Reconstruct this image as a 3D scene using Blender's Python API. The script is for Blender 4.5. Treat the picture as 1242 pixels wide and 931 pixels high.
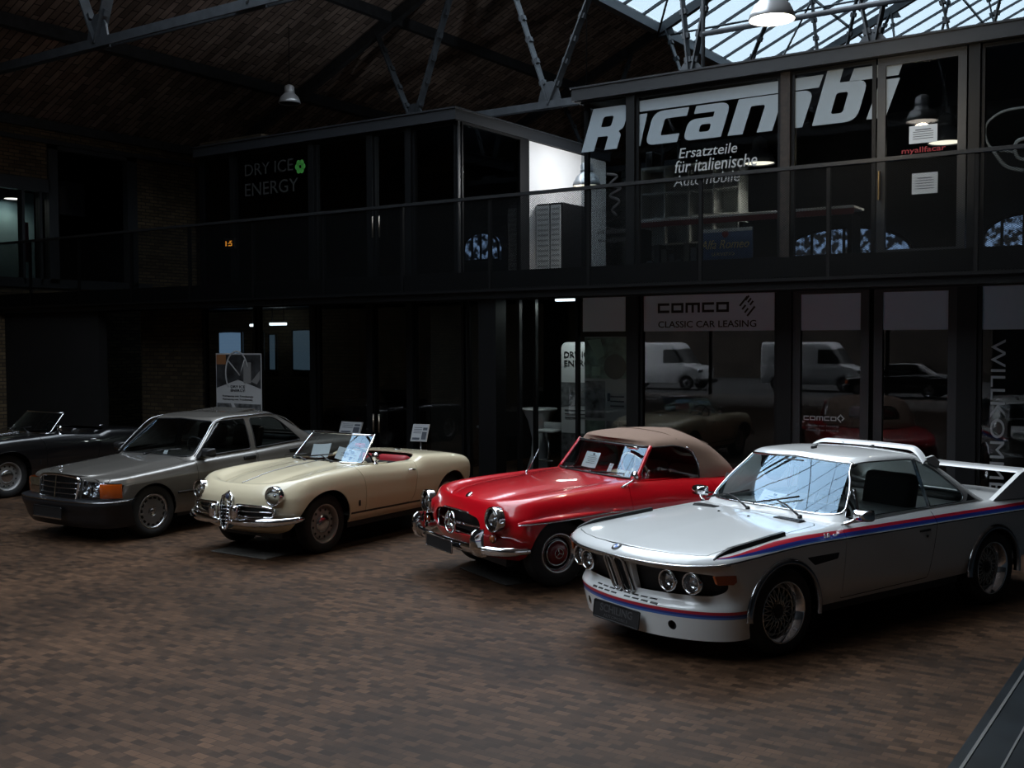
import bpy, bmesh, math, random
import numpy as np
from mathutils import Vector, Matrix

random.seed(7)
scene = bpy.context.scene
for o_ in list(bpy.data.objects):
    bpy.data.objects.remove(o_)
COL = scene.collection

#  camera
cam_data = bpy.data.cameras.new('camera')
cam_data.sensor_width = 36.0
cam_data.lens = 1308.06 / 1242.0 * 36.0
cam_data.clip_start = 0.05
cam_data.clip_end = 400
cam = bpy.data.objects.new('camera', cam_data)
COL.objects.link(cam)
cam.matrix_world = Matrix((
    (0.827921, -0.019240, 0.560515, 0.0),
    (0.560833, 0.034900, -0.827193, 0.0),
    (-0.003647, 0.999206, 0.039684, 2.27028),
    (0, 0, 0, 1)))
scene.camera = cam

#  view transform, world, lights
vs = scene.view_settings
vs.view_transform = 'Standard'
vs.look = 'None'
vs.exposure = 0.40
vs.gamma = 1.0
vs.use_curve_mapping = False
scene.display_settings.display_device = 'sRGB'
try:
    scene.cycles.use_denoising = True
    scene.cycles.max_bounces = 8
    scene.cycles.transparent_max_bounces = 24
    scene.cycles.sample_clamp_indirect = 3.0
    scene.cycles.caustics_reflective = False
    scene.cycles.caustics_refractive = False
except Exception:
    pass

world = bpy.data.worlds.new('world')
scene.world = world
world.use_nodes = True
bg = world.node_tree.nodes['Background']
SKY = (0.86, 0.93, 1.0, 1)
SKY_STRENGTH = 5.0
bg.inputs[0].default_value = SKY
bg.inputs[1].default_value = SKY_STRENGTH

# skylight geometry: the west slope of the hall roof
ROOF_X0, ROOF_Z0, ROOF_M = -22.2, 7.2, 0.45
SKY_X0, SKY_X1 = -13.7, -5.5
SKY_Y0, SKY_Y1 = -12.0, 90.0
def roof_z(x):
    return ROOF_Z0 + ROOF_M * (x - ROOF_X0)

# daylight enters through the roof glazing: a portal guides the sky's light
portal = bpy.data.lights.new('skylight_portal', 'AREA')
portal.shape = 'RECTANGLE'
portal.size = math.hypot(SKY_X1 - SKY_X0, ROOF_M * (SKY_X1 - SKY_X0))
portal.size_y = SKY_Y1 - SKY_Y0
portal.cycles.is_portal = True
po = bpy.data.objects.new('skylight_portal', portal)
COL.objects.link(po)
po.location = ((SKY_X0 + SKY_X1) / 2, (SKY_Y0 + SKY_Y1) / 2, roof_z((SKY_X0 + SKY_X1) / 2) + 0.12)
po.rotation_euler = (0, -math.atan(ROOF_M), 0)
# ---------------------------------------------------------------- materials
MATS = {}
def mat(name, col, rough=0.5, metal=0.0, coat=0.0, spec=0.5, emit=None, es=1.0, noise=None, bump=0.0, coat_rough=0.03):
    """principled material; noise = (scale, amount) mottles the colour, bump roughens it"""
    if name in MATS:
        return MATS[name]
    m = bpy.data.materials.new(name)
    m.use_nodes = True
    nt = m.node_tree
    b = nt.nodes['Principled BSDF']
    b.inputs['Base Color'].default_value = (*col, 1)
    b.inputs['Roughness'].default_value = rough
    b.inputs['Metallic'].default_value = metal
    b.inputs['Coat Weight'].default_value = coat
    b.inputs['Coat Roughness'].default_value = coat_rough
    b.inputs['Specular IOR Level'].default_value = spec
    if emit:
        b.inputs['Emission Color'].default_value = (*emit, 1)
        b.inputs['Emission Strength'].default_value = es
    if noise:
        tc = nt.nodes.new('ShaderNodeTexCoord')
        n = nt.nodes.new('ShaderNodeTexNoise')
        n.inputs['Scale'].default_value = noise[0]
        n.inputs['Detail'].default_value = 5
        nt.links.new(tc.outputs['Object'], n.inputs['Vector'])
        r = nt.nodes.new('ShaderNodeValToRGB')
        a = noise[1]
        r.color_ramp.elements[0].position = 0.3
        r.color_ramp.elements[1].position = 0.7
        r.color_ramp.elements[0].color = (*[max(0, c * (1 - a)) for c in col], 1)
        r.color_ramp.elements[1].color = (*[min(1, c * (1 + a)) for c in col], 1)
        nt.links.new(n.outputs['Fac'], r.inputs['Fac'])
        nt.links.new(r.outputs['Color'], b.inputs['Base Color'])
        if bump:
            bp = nt.nodes.new('ShaderNodeBump')
            bp.inputs['Strength'].default_value = bump
            bp.inputs['Distance'].default_value = 0.01
            nt.links.new(n.outputs['Fac'], bp.inputs['Height'])
            nt.links.new(bp.outputs['Normal'], b.inputs['Normal'])
    MATS[name] = m
    return m

def glass(name, tint=(0.8, 0.85, 0.85), refl=1.0, rough=0.0, ior=1.5, gcol=(1, 1, 1)):
    """thin pane: clear or tinted, with a Fresnel mirror on top"""
    if name in MATS:
        return MATS[name]
    m = bpy.data.materials.new(name)
    m.use_nodes = True
    nt = m.node_tree
    nt.nodes.remove(nt.nodes['Principled BSDF'])
    out = nt.nodes['Material Output']
    t = nt.nodes.new('ShaderNodeBsdfTransparent')
    t.inputs[0].default_value = (*tint, 1)
    g = nt.nodes.new('ShaderNodeBsdfGlossy')
    g.inputs['Roughness'].default_value = rough
    g.inputs[0].default_value = (*gcol, 1)
    f = nt.nodes.new('ShaderNodeFresnel')
    f.inputs['IOR'].default_value = ior
    mu = nt.nodes.new('ShaderNodeMath')
    mu.operation = 'MULTIPLY'
    mu.use_clamp = True
    mu.inputs[1].default_value = refl
    mx = nt.nodes.new('ShaderNodeMixShader')
    nt.links.new(f.outputs[0], mu.inputs[0])
    nt.links.new(mu.outputs[0], mx.inputs[0])
    nt.links.new(t.outputs[0], mx.inputs[1])
    nt.links.new(g.outputs[0], mx.inputs[2])
    nt.links.new(mx.outputs[0], out.inputs['Surface'])
    MATS[name] = m
    return m

# ---------------------------------------------------------------- objects
def tag(o, label=None, cat=None, group=None, kind=None):
    if label: o['label'] = label
    if cat: o['category'] = cat
    if group: o['group'] = group
    if kind: o['kind'] = kind
    return o

def empty(name, loc=(0, 0, 0), rz=0.0, label=None, cat=None, group=None):
    o = bpy.data.objects.new(name, None)
    o.empty_display_size = 0.2
    COL.objects.link(o)
    o.location = loc
    o.rotation_euler = (0, 0, rz)
    return tag(o, label, cat, group)

def children_of(o):
    return [c for c in bpy.data.objects if c.parent == o]

def copy_tree(o, parent=None):
    c = o.copy()
    COL.objects.link(c)
    if parent:
        c.parent = parent
    for ch in children_of(o):
        copy_tree(ch, c)
    return c

def obj(name, bm, m, parent=None, smooth=False, angle=None, loc=None, rot=None, label=None):
    """link a bmesh as ONE mesh object; m is a material or a list of them"""
    me = bpy.data.meshes.new(name)
    if smooth:
        for f in bm.faces: f.smooth = True
        if angle is not None:
            ca = math.radians(angle)
            for e in bm.edges:
                if len(e.link_faces) == 2 and e.calc_face_angle(0.0) > ca:
                    e.smooth = False
    bm.to_mesh(me)
    bm.free()
    for mm in (m if isinstance(m, (list, tuple)) else [m]):
        me.materials.append(mm)
    o = bpy.data.objects.new(name, me)
    COL.objects.link(o)
    if parent: o.parent = parent
    if loc is not None: o.location = loc
    if rot is not None: o.rotation_euler = rot
    if label: o['label'] = label
    return o

def struct(name, bm, m, parent=None, **k):
    o = obj(name, bm, m, parent, **k)
    o['kind'] = 'structure'
    return o

# ---------------------------------------------------------------- mesh pieces
def BM():
    return bmesh.new()

def box(bm, lo, hi, M=None, mi=0):
    x0, y0, z0 = lo; x1, y1, z1 = hi
    v = [bm.verts.new(p) for p in ((x0,y0,z0),(x1,y0,z0),(x1,y1,z0),(x0,y1,z0),(x0,y0,z1),(x1,y0,z1),(x1,y1,z1),(x0,y1,z1))]
    if M is not None:
        for q in v: q.co = M @ q.co
    for f in ((3,2,1,0),(4,5,6,7),(0,1,5,4),(1,2,6,5),(2,3,7,6),(3,0,4,7)):
        ff = bm.faces.new([v[i] for i in f]); ff.material_index = mi
    return v

def rbox(bm, lo, hi, r=0.01, seg=2, M=None):
    """box with rounded edges"""
    b2 = bmesh.new()
    box(b2, lo, hi)
    bmesh.ops.bevel(b2, geom=list(b2.edges), offset=r, segments=seg, profile=0.5, affect='EDGES')
    if M is not None:
        bmesh.ops.transform(b2, matrix=M, verts=b2.verts)
    merge(bm, b2)

def merge(bm, b2):
    mp = {}
    for v in b2.verts:
        mp[v] = bm.verts.new(v.co)
    for f in b2.faces:
        try:
            nf = bm.faces.new([mp[v] for v in f.verts])
            nf.smooth = f.smooth; nf.material_index = f.material_index
        except ValueError:
            pass
    b2.free()

def bar(bm, a, b, w=0.05, h=None, up=(0, 0, 1), mi=0):
    """square bar from a to b"""
    a = Vector(a); b = Vector(b); h = h or w
    d = (b - a)
    L = d.length
    d.normalize()
    u = Vector(up)
    if abs(d.dot(u)) > 0.98: u = Vector((1, 0, 0))
    s = d.cross(u).normalized(); t = s.cross(d).normalized()
    v = []
    for p in (a, b):
        for q in ((-1,-1),(1,-1),(1,1),(-1,1)):
            v.append(bm.verts.new(p + s * q[0] * w / 2 + t * q[1] * h / 2))
    for f in ((3,2,1,0),(4,5,6,7),(0,1,5,4),(1,2,6,5),(2,3,7,6),(3,0,4,7)):
        ff = bm.faces.new([v[i] for i in f]); ff.material_index = mi

def tube(bm, pts, r=0.01, n=8, closed=False, caps=True, flat=None):
    """tube along a polyline; r may be a list; flat=(axis, factor) squashes the section along axis"""
    P = [Vector(p) for p in pts]
    N = len(P)
    rs = r if isinstance(r, (list, tuple)) else [r] * N
    rings = []
    pu = None
    for i in range(N):
        if closed: d = P[(i+1) % N] - P[(i-1) % N]
        else: d = P[min(i+1, N-1)] - P[max(i-1, 0)]
        if d.length < 1e-9: d = Vector((1, 0, 0))
        d.normalize()
        if pu is None:
            u = Vector((0, 0, 1))
            if abs(d.dot(u)) > 0.9: u = Vector((0, 1, 0))
        else: u = pu
        u = (u - d * d.dot(u))
        if u.length < 1e-6: u = d.orthogonal()
        u.normalize()
        pu = u
        s = d.cross(u)
        ring = []
        for k in range(n):
            a = 2 * math.pi * k / n
            off = u * math.cos(a) * rs[i] + s * math.sin(a) * rs[i]
            if flat:
                ax = Vector(flat[0])
                off = off + ax * (off.dot(ax) * (flat[1] - 1))
            ring.append(bm.verts.new(P[i] + off))
        rings.append(ring)
    M = N if closed else N - 1
    for i in range(M):
        a, b = rings[i], rings[(i+1) % N]
        for k in range(n):
            f = bm.faces.new((a[k], a[(k+1) % n], b[(k+1) % n], b[k])); f.smooth = True
    if caps and not closed:
        bm.faces.new(list(reversed(rings[0]))); bm.faces.new(rings[-1])

def lathe(bm, prof, n=32, M=None, closed=False, arc=None, mi=0):
    """spin (r, h) profile around local z; M places it"""
    M = M or Matrix()
    rings = []
    a0, a1 = arc or (0, 2 * math.pi)
    full = arc is None
    cnt = n if full else n + 1
    for (r, h) in prof:
        if r < 1e-6 and full:
            rings.append([bm.verts.new(M @ Vector((0, 0, h)))])
        else:
            rings.append([bm.verts.new(M @ Vector((r * math.cos(a0 + (a1-a0) * k / n), r * math.sin(a0 + (a1-a0) * k / n), h))) for k in range(cnt)])
    pairs = list(zip(rings[:-1], rings[1:]))
    if closed: pairs.append((rings[-1], rings[0]))
    for a, b in pairs:
        for k in range(n):
            k2 = (k + 1) % cnt if full else k + 1
            if len(a) == 1 and len(b) == 1: continue
            if len(a) == 1: f = bm.faces.new((a[0], b[k2], b[k]))
            elif len(b) == 1: f = bm.faces.new((a[k], a[k2], b[0]))
            else: f = bm.faces.new((a[k], a[k2], b[k2], b[k]))
            f.smooth = True; f.material_index = mi

def prism(bm, poly, axis, a, b, mi=0):
    """extrude a 2-D polygon along an axis: 'x' (y,z), 'y' (x,z), 'z' (x,y)"""
    def P(p, h):
        return {'x': (h, p[0], p[1]), 'y': (p[0], h, p[1]), 'z': (p[0], p[1], h)}[axis]
    va = [bm.verts.new(P(p, a)) for p in poly]
    vb = [bm.verts.new(P(p, b)) for p in poly]
    fs = [bm.faces.new(va), bm.faces.new(list(reversed(vb)))]
    n = len(poly)
    for i in range(n):
        fs.append(bm.faces.new((va[i], vb[i], vb[(i+1) % n], va[(i+1) % n])))
    for f in fs: f.material_index = mi
    bmesh.ops.recalc_face_normals(bm, faces=fs)

def to_axis(axis_dir, loc=(0, 0, 0)):
    """matrix that turns local z to axis_dir"""
    q = Vector((0, 0, 1)).rotation_difference(Vector(axis_dir).normalized())
    return Matrix.Translation(Vector(loc)) @ q.to_matrix().to_4x4()

def disc_pts(c, r, n=24, axes=((1, 0, 0), (0, 0, 1)), sx=1.0):
    a, b = Vector(axes[0]), Vector(axes[1])
    return [Vector(c) + a * r * sx * math.cos(2 * math.pi * k / n) + b * r * math.sin(2 * math.pi * k / n) for k in range(n)]

def rrect(cx, cy, w, h, r, n=5):
    """rounded rectangle outline, 2-D"""
    pts = []
    for qx, qy, a0 in ((1, 1, 0), (-1, 1, 90), (-1, -1, 180), (1, -1, 270)):
        for k in range(n + 1):
            a = math.radians(a0 + 90 * k / n)
            pts.append((cx + qx * (w / 2 - r) + r * math.cos(a), cy + qy * (h / 2 - r) + r * math.sin(a)))
    return pts

def smooth_poly(pts, r=0.03, n=4):
    """round the corners of a 2-D polygon; r single or per-vertex"""
    out = []
    N = len(pts)
    for i in range(N):
        p0, p1, p2 = Vector(pts[i-1]), Vector(pts[i]), Vector(pts[(i+1) % N])
        ri = r[i] if isinstance(r, (list, tuple)) else r
        if ri <= 0:
            out.append(tuple(p1)); continue
        d0 = (p0 - p1); d1 = (p2 - p1)
        t = min(ri, d0.length * 0.48, d1.length * 0.48)
        a = p1 + d0.normalized() * t; b = p1 + d1.normalized() * t
        for k in range(n + 1):
            s = k / n
            q = a * (1-s)**2 + p1 * 2 * s * (1-s) + b * s * s
            out.append((q.x, q.y))
    return out

# ---------------------------------------------------------------- splines and lofts
def pchip(xs, ys, xq):
    xs = np.asarray(xs, float); ys = np.asarray(ys, float); xq = np.asarray(xq, float)
    if xs[0] > xs[-1]: xs, ys = xs[::-1], ys[::-1]
    n = len(xs)
    if n == 1: return np.full_like(xq, ys[0])
    h = np.diff(xs); d = np.diff(ys) / h
    m = np.zeros(n)
    if n == 2: m[:] = d[0]
    else:
        for i in range(1, n-1):
            if d[i-1] * d[i] > 0:
                w1 = 2 * h[i] + h[i-1]; w2 = h[i] + 2 * h[i-1]
                m[i] = (w1 + w2) / (w1 / d[i-1] + w2 / d[i])
        m[0] = d[0]; m[-1] = d[-1]
    q = np.clip(xq, xs[0], xs[-1])
    i = np.clip(np.searchsorted(xs, q) - 1, 0, n-2)
    t = (q - xs[i]) / h[i]
    return ((1+2*t)*(1-t)**2*ys[i] + t*(1-t)**2*h[i]*m[i] + t*t*(3-2*t)*ys[i+1] + t*t*(t-1)*h[i]*m[i+1])

def fn(v):
    """number, or [(x, value), ...] control points -> function of x"""
    if isinstance(v, (int, float)):
        return lambda x: np.full_like(np.asarray(x, float), float(v))
    xs = [p[0] for p in v]; ys = [p[1] for p in v]
    o = np.argsort(xs)
    xs = np.array(xs)[o]; ys = np.array(ys)[o]
    return lambda x: pchip(xs, ys, x)

N_NOSE, N_SIDE, N_TAIL = 22, 120, 16
def ring(xn, Ln, pn, xt, Lt, pt, w, z, ns=None):
    """half outline in plan from nose centre (y=0) along the side to tail centre; w(x), z(x)"""
    W, Zf = fn(w), fn(z)
    P = []
    th = np.linspace(0, math.pi / 2, N_NOSE + 1)
    g = np.sin(th) ** (2 / pn); t = 1 - np.cos(th) ** (2 / pn)
    x = xn - t * Ln
    P.append(np.stack([x, W(x) * g, Zf(x)], 1))
    xs = np.linspace(xn - Ln, xt + Lt, (ns or N_SIDE) + 2)[1:-1]
    P.append(np.stack([xs, W(xs), Zf(xs)], 1))
    th = np.linspace(math.pi / 2, 0, N_TAIL + 1)
    g = np.sin(th) ** (2 / pt); t = 1 - np.cos(th) ** (2 / pt)
    x = xt + t * Lt
    P.append(np.stack([x, W(x) * g, Zf(x)], 1))
    P = np.concatenate(P)
    P[0, 1] = 0; P[-1, 1] = 0
    return P

def loft(rings, m=5):
    """interpolate smoothly across the list of rings (each N x 3)"""
    R = np.array(rings)
    K = len(R)
    d = np.linalg.norm(np.diff(R, axis=0), axis=2)
    d = np.median(d, axis=1) + 1e-4
    s = np.concatenate([[0], np.cumsum(d)])
    q = []
    for k in range(K - 1):
        n = max(1, min(m, int(round(d[k] / 0.02))))
        q += list(np.linspace(s[k], s[k+1], n, endpoint=False))
    q.append(s[-1])
    q = np.array(q)
    # vectorised pchip along axis 0
    h = np.diff(s)[:, None, None]
    dl = np.diff(R, axis=0) / h
    mm = np.zeros_like(R)
    mm[0] = dl[0]; mm[-1] = dl[-1]
    for i in range(1, K-1):
        w1 = 2 * h[i] + h[i-1]; w2 = h[i] + 2 * h[i-1]
        a, b = dl[i-1], dl[i]
        with np.errstate(divide='ignore', invalid='ignore'):
            v = (w1 + w2) / (w1 / a + w2 / b)
        mm[i] = np.where(a * b > 0, v, 0)
    idx = np.clip(np.searchsorted(s, q, side='right') - 1, 0, K-2)
    t = ((q - s[idx]) / np.diff(s)[idx])[:, None, None]
    hh = np.diff(s)[idx][:, None, None]
    return (1+2*t)*(1-t)**2*R[idx] + t*(1-t)**2*hh*mm[idx] + t*t*(3-2*t)*R[idx+1] + t*t*(t-1)*hh*mm[idx+1]

def grid_bm(G):
    bm = bmesh.new()
    K, N, _ = G.shape
    V = [[bm.verts.new(G[k, j]) for j in range(N)] for k in range(K)]
    for k in range(K - 1):
        for j in range(N - 1):
            f = bm.faces.new((V[k][j], V[k][j+1], V[k+1][j+1], V[k+1][j])); f.smooth = True
    bmesh.ops.remove_doubles(bm, verts=bm.verts, dist=2e-4)
    bmesh.ops.dissolve_degenerate(bm, edges=bm.edges, dist=1e-5)
    return bm

AX = {'xz': (0, 2), 'yz': (1, 2), 'xy': (0, 1)}
def cut(bm, poly, axes, pred=None):
    """cut the surface along a 2-D outline (seen along the third axis); returns the faces inside it.
    pred(centre, normal) limits which faces take part"""
    i0, i1 = AX[axes]
    P = [(float(p[0]), float(p[1])) for p in poly]
    lo = (min(p[0] for p in P) - 1e-4, min(p[1] for p in P) - 1e-4)
    hi = (max(p[0] for p in P) + 1e-4, max(p[1] for p in P) + 1e-4)
    def bb(f):
        a = [v.co[i0] for v in f.verts]; b = [v.co[i1] for v in f.verts]
        return min(a), min(b), max(a), max(b)
    def cand(faces, l, h):
        r = []
        for f in faces:
            x0, y0, x1, y1 = bb(f)
            if x1 >= l[0] and x0 <= h[0] and y1 >= l[1] and y0 <= h[1]:
                r.append(f)
        return r
    bm.normal_update()
    S = cand(bm.faces, lo, hi)
    if pred: S = [f for f in S if pred(f.calc_center_median(), f.normal)]
    S = set(S)
    n = len(P)
    for i in range(n):
        a, b = P[i], P[(i+1) % n]
        if math.hypot(b[0]-a[0], b[1]-a[1]) < 1e-6: continue
        l = (min(a[0], b[0]) - 1e-5, min(a[1], b[1]) - 1e-5); h = (max(a[0], b[0]) + 1e-5, max(a[1], b[1]) + 1e-5)
        nx, ny = -(b[1]-a[1]), b[0]-a[0]
        fs = []
        for f in cand(S, l, h):
            sd = [(v.co[i0]-a[0]) * nx + (v.co[i1]-a[1]) * ny for v in f.verts]
            if min(sd) < -1e-9 and max(sd) > 1e-9: fs.append(f)
        if not fs: continue
        S -= set(fs)
        g = set(fs)
        for f in fs:
            g.update(f.edges); g.update(f.verts)
        co = [0, 0, 0]; no = [0, 0, 0]
        co[i0], co[i1] = a; no[i0], no[i1] = nx, ny
        r = bmesh.ops.bisect_plane(bm, geom=list(g), plane_co=co, plane_no=no, dist=1e-5)
        S |= {e for e in r['geom'] if isinstance(e, bmesh.types.BMFace)}
    def inside(x, y):
        c = False
        j = n - 1
        for i in range(n):
            if (P[i][1] > y) != (P[j][1] > y) and x < (P[j][0]-P[i][0]) * (y-P[i][1]) / (P[j][1]-P[i][1]) + P[i][0]:
                c = not c
            j = i
        return c
    out = []
    for f in S:
        if not f.is_valid: continue
        c = f.calc_center_median()
        if inside(c[i0], c[i1]): out.append(f)
    return out

def inset_poly(poly, d):
    """move a simple 2-D outline inwards by d"""
    P = [Vector((p[0], p[1])) for p in poly]
    n = len(P)
    A = sum(P[i].x * P[(i+1) % n].y - P[(i+1) % n].x * P[i].y for i in range(n))
    s = 1 if A > 0 else -1
    out = []
    for i in range(n):
        e0 = (P[i] - P[i-1]); e1 = (P[(i+1) % n] - P[i])
        if e0.length < 1e-9 or e1.length < 1e-9:
            out.append((P[i].x, P[i].y)); continue
        n0 = Vector((-e0.y, e0.x)).normalized(); n1 = Vector((-e1.y, e1.x)).normalized()
        b = n0 + n1
        if b.length < 1e-6: b = n0
        b.normalize()
        k = max(0.4, b.dot(n0))
        q = P[i] + b * (s * d / k)
        out.append((q.x, q.y))
    return out

def split(bm, faces):
    """take faces out of bm into a new bmesh"""
    faces = [f for f in faces if f.is_valid]
    b2 = bmesh.new()
    mp = {}
    for f in faces:
        for v in f.verts:
            if v not in mp: mp[v] = b2.verts.new(v.co)
    for f in faces:
        try:
            nf = b2.faces.new([mp[v] for v in f.verts]); nf.smooth = True; nf.material_index = f.material_index
        except ValueError: pass
    bmesh.ops.delete(bm, geom=faces, context='FACES')
    return b2

def cut_out(bm, poly, axes, pred=None, gap=0.0):
    """cut a panel out of the surface, leaving a shut line of width gap around it; returns the panel"""
    if gap:
        fo = cut(bm, poly, axes, pred)
        ringf = split(bm, fo)
        p = split(ringf, cut(ringf, inset_poly(poly, gap), axes, None))
        ringf.free()
        return p
    return split(bm, cut(bm, poly, axes, pred))

def mirrored(bm, weld=True):
    """add the other side (y -> -y) to a half mesh"""
    b2 = bm.copy()
    for v in b2.verts: v.co.y = -v.co.y
    bmesh.ops.reverse_faces(b2, faces=b2.faces)
    merge(bm, b2)
    if weld:
        vs_ = [v for v in bm.verts if abs(v.co.y) < 2e-3]
        for v in vs_: v.co.y = 0
        bmesh.ops.remove_doubles(bm, verts=vs_, dist=1.5e-3)
    return bm

def flipped(bm):
    b2 = bm.copy()
    for v in b2.verts: v.co.y = -v.co.y
    bmesh.ops.reverse_faces(b2, faces=b2.faces)
    return b2

def thicken(bm, t):
    """give an open shell some depth: its border is turned inwards by t along the normals"""
    bm.normal_update()
    nrm = {v: v.normal.copy() for v in bm.verts}
    be = [e for e in bm.edges if len(e.link_faces) == 1 and not all(abs(v.co.y) < 2e-3 for v in e.verts)]
    r = bmesh.ops.extrude_edge_only(bm, edges=be)
    nv = [e for e in r['geom'] if isinstance(e, bmesh.types.BMVert)]
    src = {}
    for v in nv:
        for e in v.link_edges:
            o = e.other_vert(v)
            if o in nrm: src[v] = o
    for v in nv:
        if v in src:
            n_ = nrm[src[v]].copy()
            if abs(src[v].co.y) < 2e-3: n_.y = 0
            v.co = src[v].co - n_ * t
    return bm

def resample(pts, n):
    P = np.array(pts, float)
    d = np.concatenate([[0], np.cumsum(np.linalg.norm(np.diff(P, axis=0), axis=1))])
    q = np.linspace(0, d[-1], n)
    return np.stack([np.interp(q, d, P[:, k]) for k in range(P.shape[1])], 1)

def curve_pts(ctrl, n=24):
    """smooth 3-D curve through control points"""
    P = np.array(ctrl, float)
    d = np.concatenate([[0], np.cumsum(np.linalg.norm(np.diff(P, axis=0), axis=1))])
    q = np.linspace(0, d[-1], n)
    # Catmull-Rom via cubic hermite with finite-difference tangents
    m = np.gradient(P, d, axis=0)
    i = np.clip(np.searchsorted(d, q, side='right') - 1, 0, len(d)-2)
    h = (d[i+1]-d[i])[:, None]; t = ((q-d[i])/(d[i+1]-d[i]))[:, None]
    return ((1+2*t)*(1-t)**2*P[i] + t*(1-t)**2*h*m[i] + t*t*(3-2*t)*P[i+1] + t*t*(t-1)*h*m[i+1])

def drape(G, axes, pts, lift=0.002, side=None):
    """put 2-D points onto a surface sample cloud G (nearest sample in the two axes) -> 3-D points"""
    i0, i1 = AX[axes]
    S = G.reshape(-1, 3)
    k = ({0, 1, 2} - {i0, i1}).pop()
    out = []
    for p in pts:
        d = (S[:, i0]-p[0])**2 + (S[:, i1]-p[1])**2
        if side is not None: d = np.where(side(S), d, 9e9)
        ii = np.argsort(d)[:4]
        wgt = 1 / (d[ii] + 1e-6)
        q = [0, 0, 0]
        q[i0], q[i1] = p[0], p[1]
        q[k] = float((S[ii, k] * wgt).sum() / wgt.sum())
        q[k] += lift
        out.append(Vector(q))
    return out

def smooth_screen(bm, deg=3):
    """replace x by a low-order surface in (y, z): a windscreen is one clean sheet of glass"""
    P = np.array([tuple(v.co) for v in bm.verts])
    y, z = P[:, 1], P[:, 2] - P[:, 2].mean()
    T = [y ** (2 * i) * z ** j for i in range(deg) for j in range(3)]
    A = np.stack(T, 1)
    c, *_ = np.linalg.lstsq(A, P[:, 0], rcond=None)
    for v, x in zip(bm.verts, A @ c): v.co.x = float(x)
    return bm

def boundary_loops(bm):
    """ordered border loops of an open mesh, as point lists"""
    be = {e for e in bm.edges if len(e.link_faces) == 1}
    loops = []
    while be:
        e = be.pop()
        a, b = e.verts
        L = [a, b]
        while True:
            nx = next((x for x in L[-1].link_edges if x in be), None)
            if nx is None: break
            be.discard(nx)
            L.append(nx.other_vert(L[-1]))
            if L[-1] is L[0]: break
        loops.append([v.co.copy() for v in L])
    return loops

def trim_of(bm, r, name, m, parent, off=0.0, n=8, minlen=0.5, sub=0.02, flat=None):
    """a moulding along the border of an open piece, as its own object"""
    b = BM()
    for L in boundary_loops(bm):
        P = np.array([tuple(v) for v in L])
        ln = np.linalg.norm(np.diff(P, axis=0), axis=1).sum()
        if ln < minlen: continue
        cl = np.linalg.norm(P[0]-P[-1]) < 1e-6
        Q = resample(P, max(8, int(ln / sub)))
        if cl: Q = Q[:-1]
        tube(b, Q, r, n, closed=cl, flat=flat)
    return obj(name, b, m, parent, smooth=True)

# ---------------------------------------------------------------- lettering
def text_bm(s, size=1.0, bold=0.0, shear=0.0, depth=0.002, align='LEFT', space=1.0, sx=1.0):
    cu = bpy.data.curves.new('lettering', 'FONT')
    cu.body = s
    cu.size = size
    cu.offset = bold
    cu.shear = shear
    cu.extrude = depth
    cu.align_x = align
    cu.space_character = space
    cu.resolution_u = 3
    o = bpy.data.objects.new('lettering', cu)
    COL.objects.link(o)
    dg = bpy.context.evaluated_depsgraph_get()
    me = bpy.data.meshes.new_from_object(o.evaluated_get(dg))
    bm = bmesh.new()
    bm.from_mesh(me)
    bpy.data.objects.remove(o)
    bpy.data.curves.remove(cu)
    bpy.data.meshes.remove(me)
    if sx != 1.0:
        for v in bm.verts: v.co.x *= sx
    return bm

def place(bm, origin, xdir, ydir):
    """map local (x, y, z) of a bmesh onto origin + x*xdir + y*ydir + z*(xdir x ydir)"""
    X = Vector(xdir).normalized(); Y = Vector(ydir).normalized(); Z = X.cross(Y)
    M = Matrix((( X.x, Y.x, Z.x, origin[0]), (X.y, Y.y, Z.y, origin[1]), (X.z, Y.z, Z.z, origin[2]), (0, 0, 0, 1)))
    bmesh.ops.transform(bm, matrix=M, verts=bm.verts)
    return bm
# ================================================================ SETTING
def coords(nt, kind='Object'):
    tc = nt.nodes.new('ShaderNodeTexCoord')
    return tc.outputs[kind]

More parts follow.
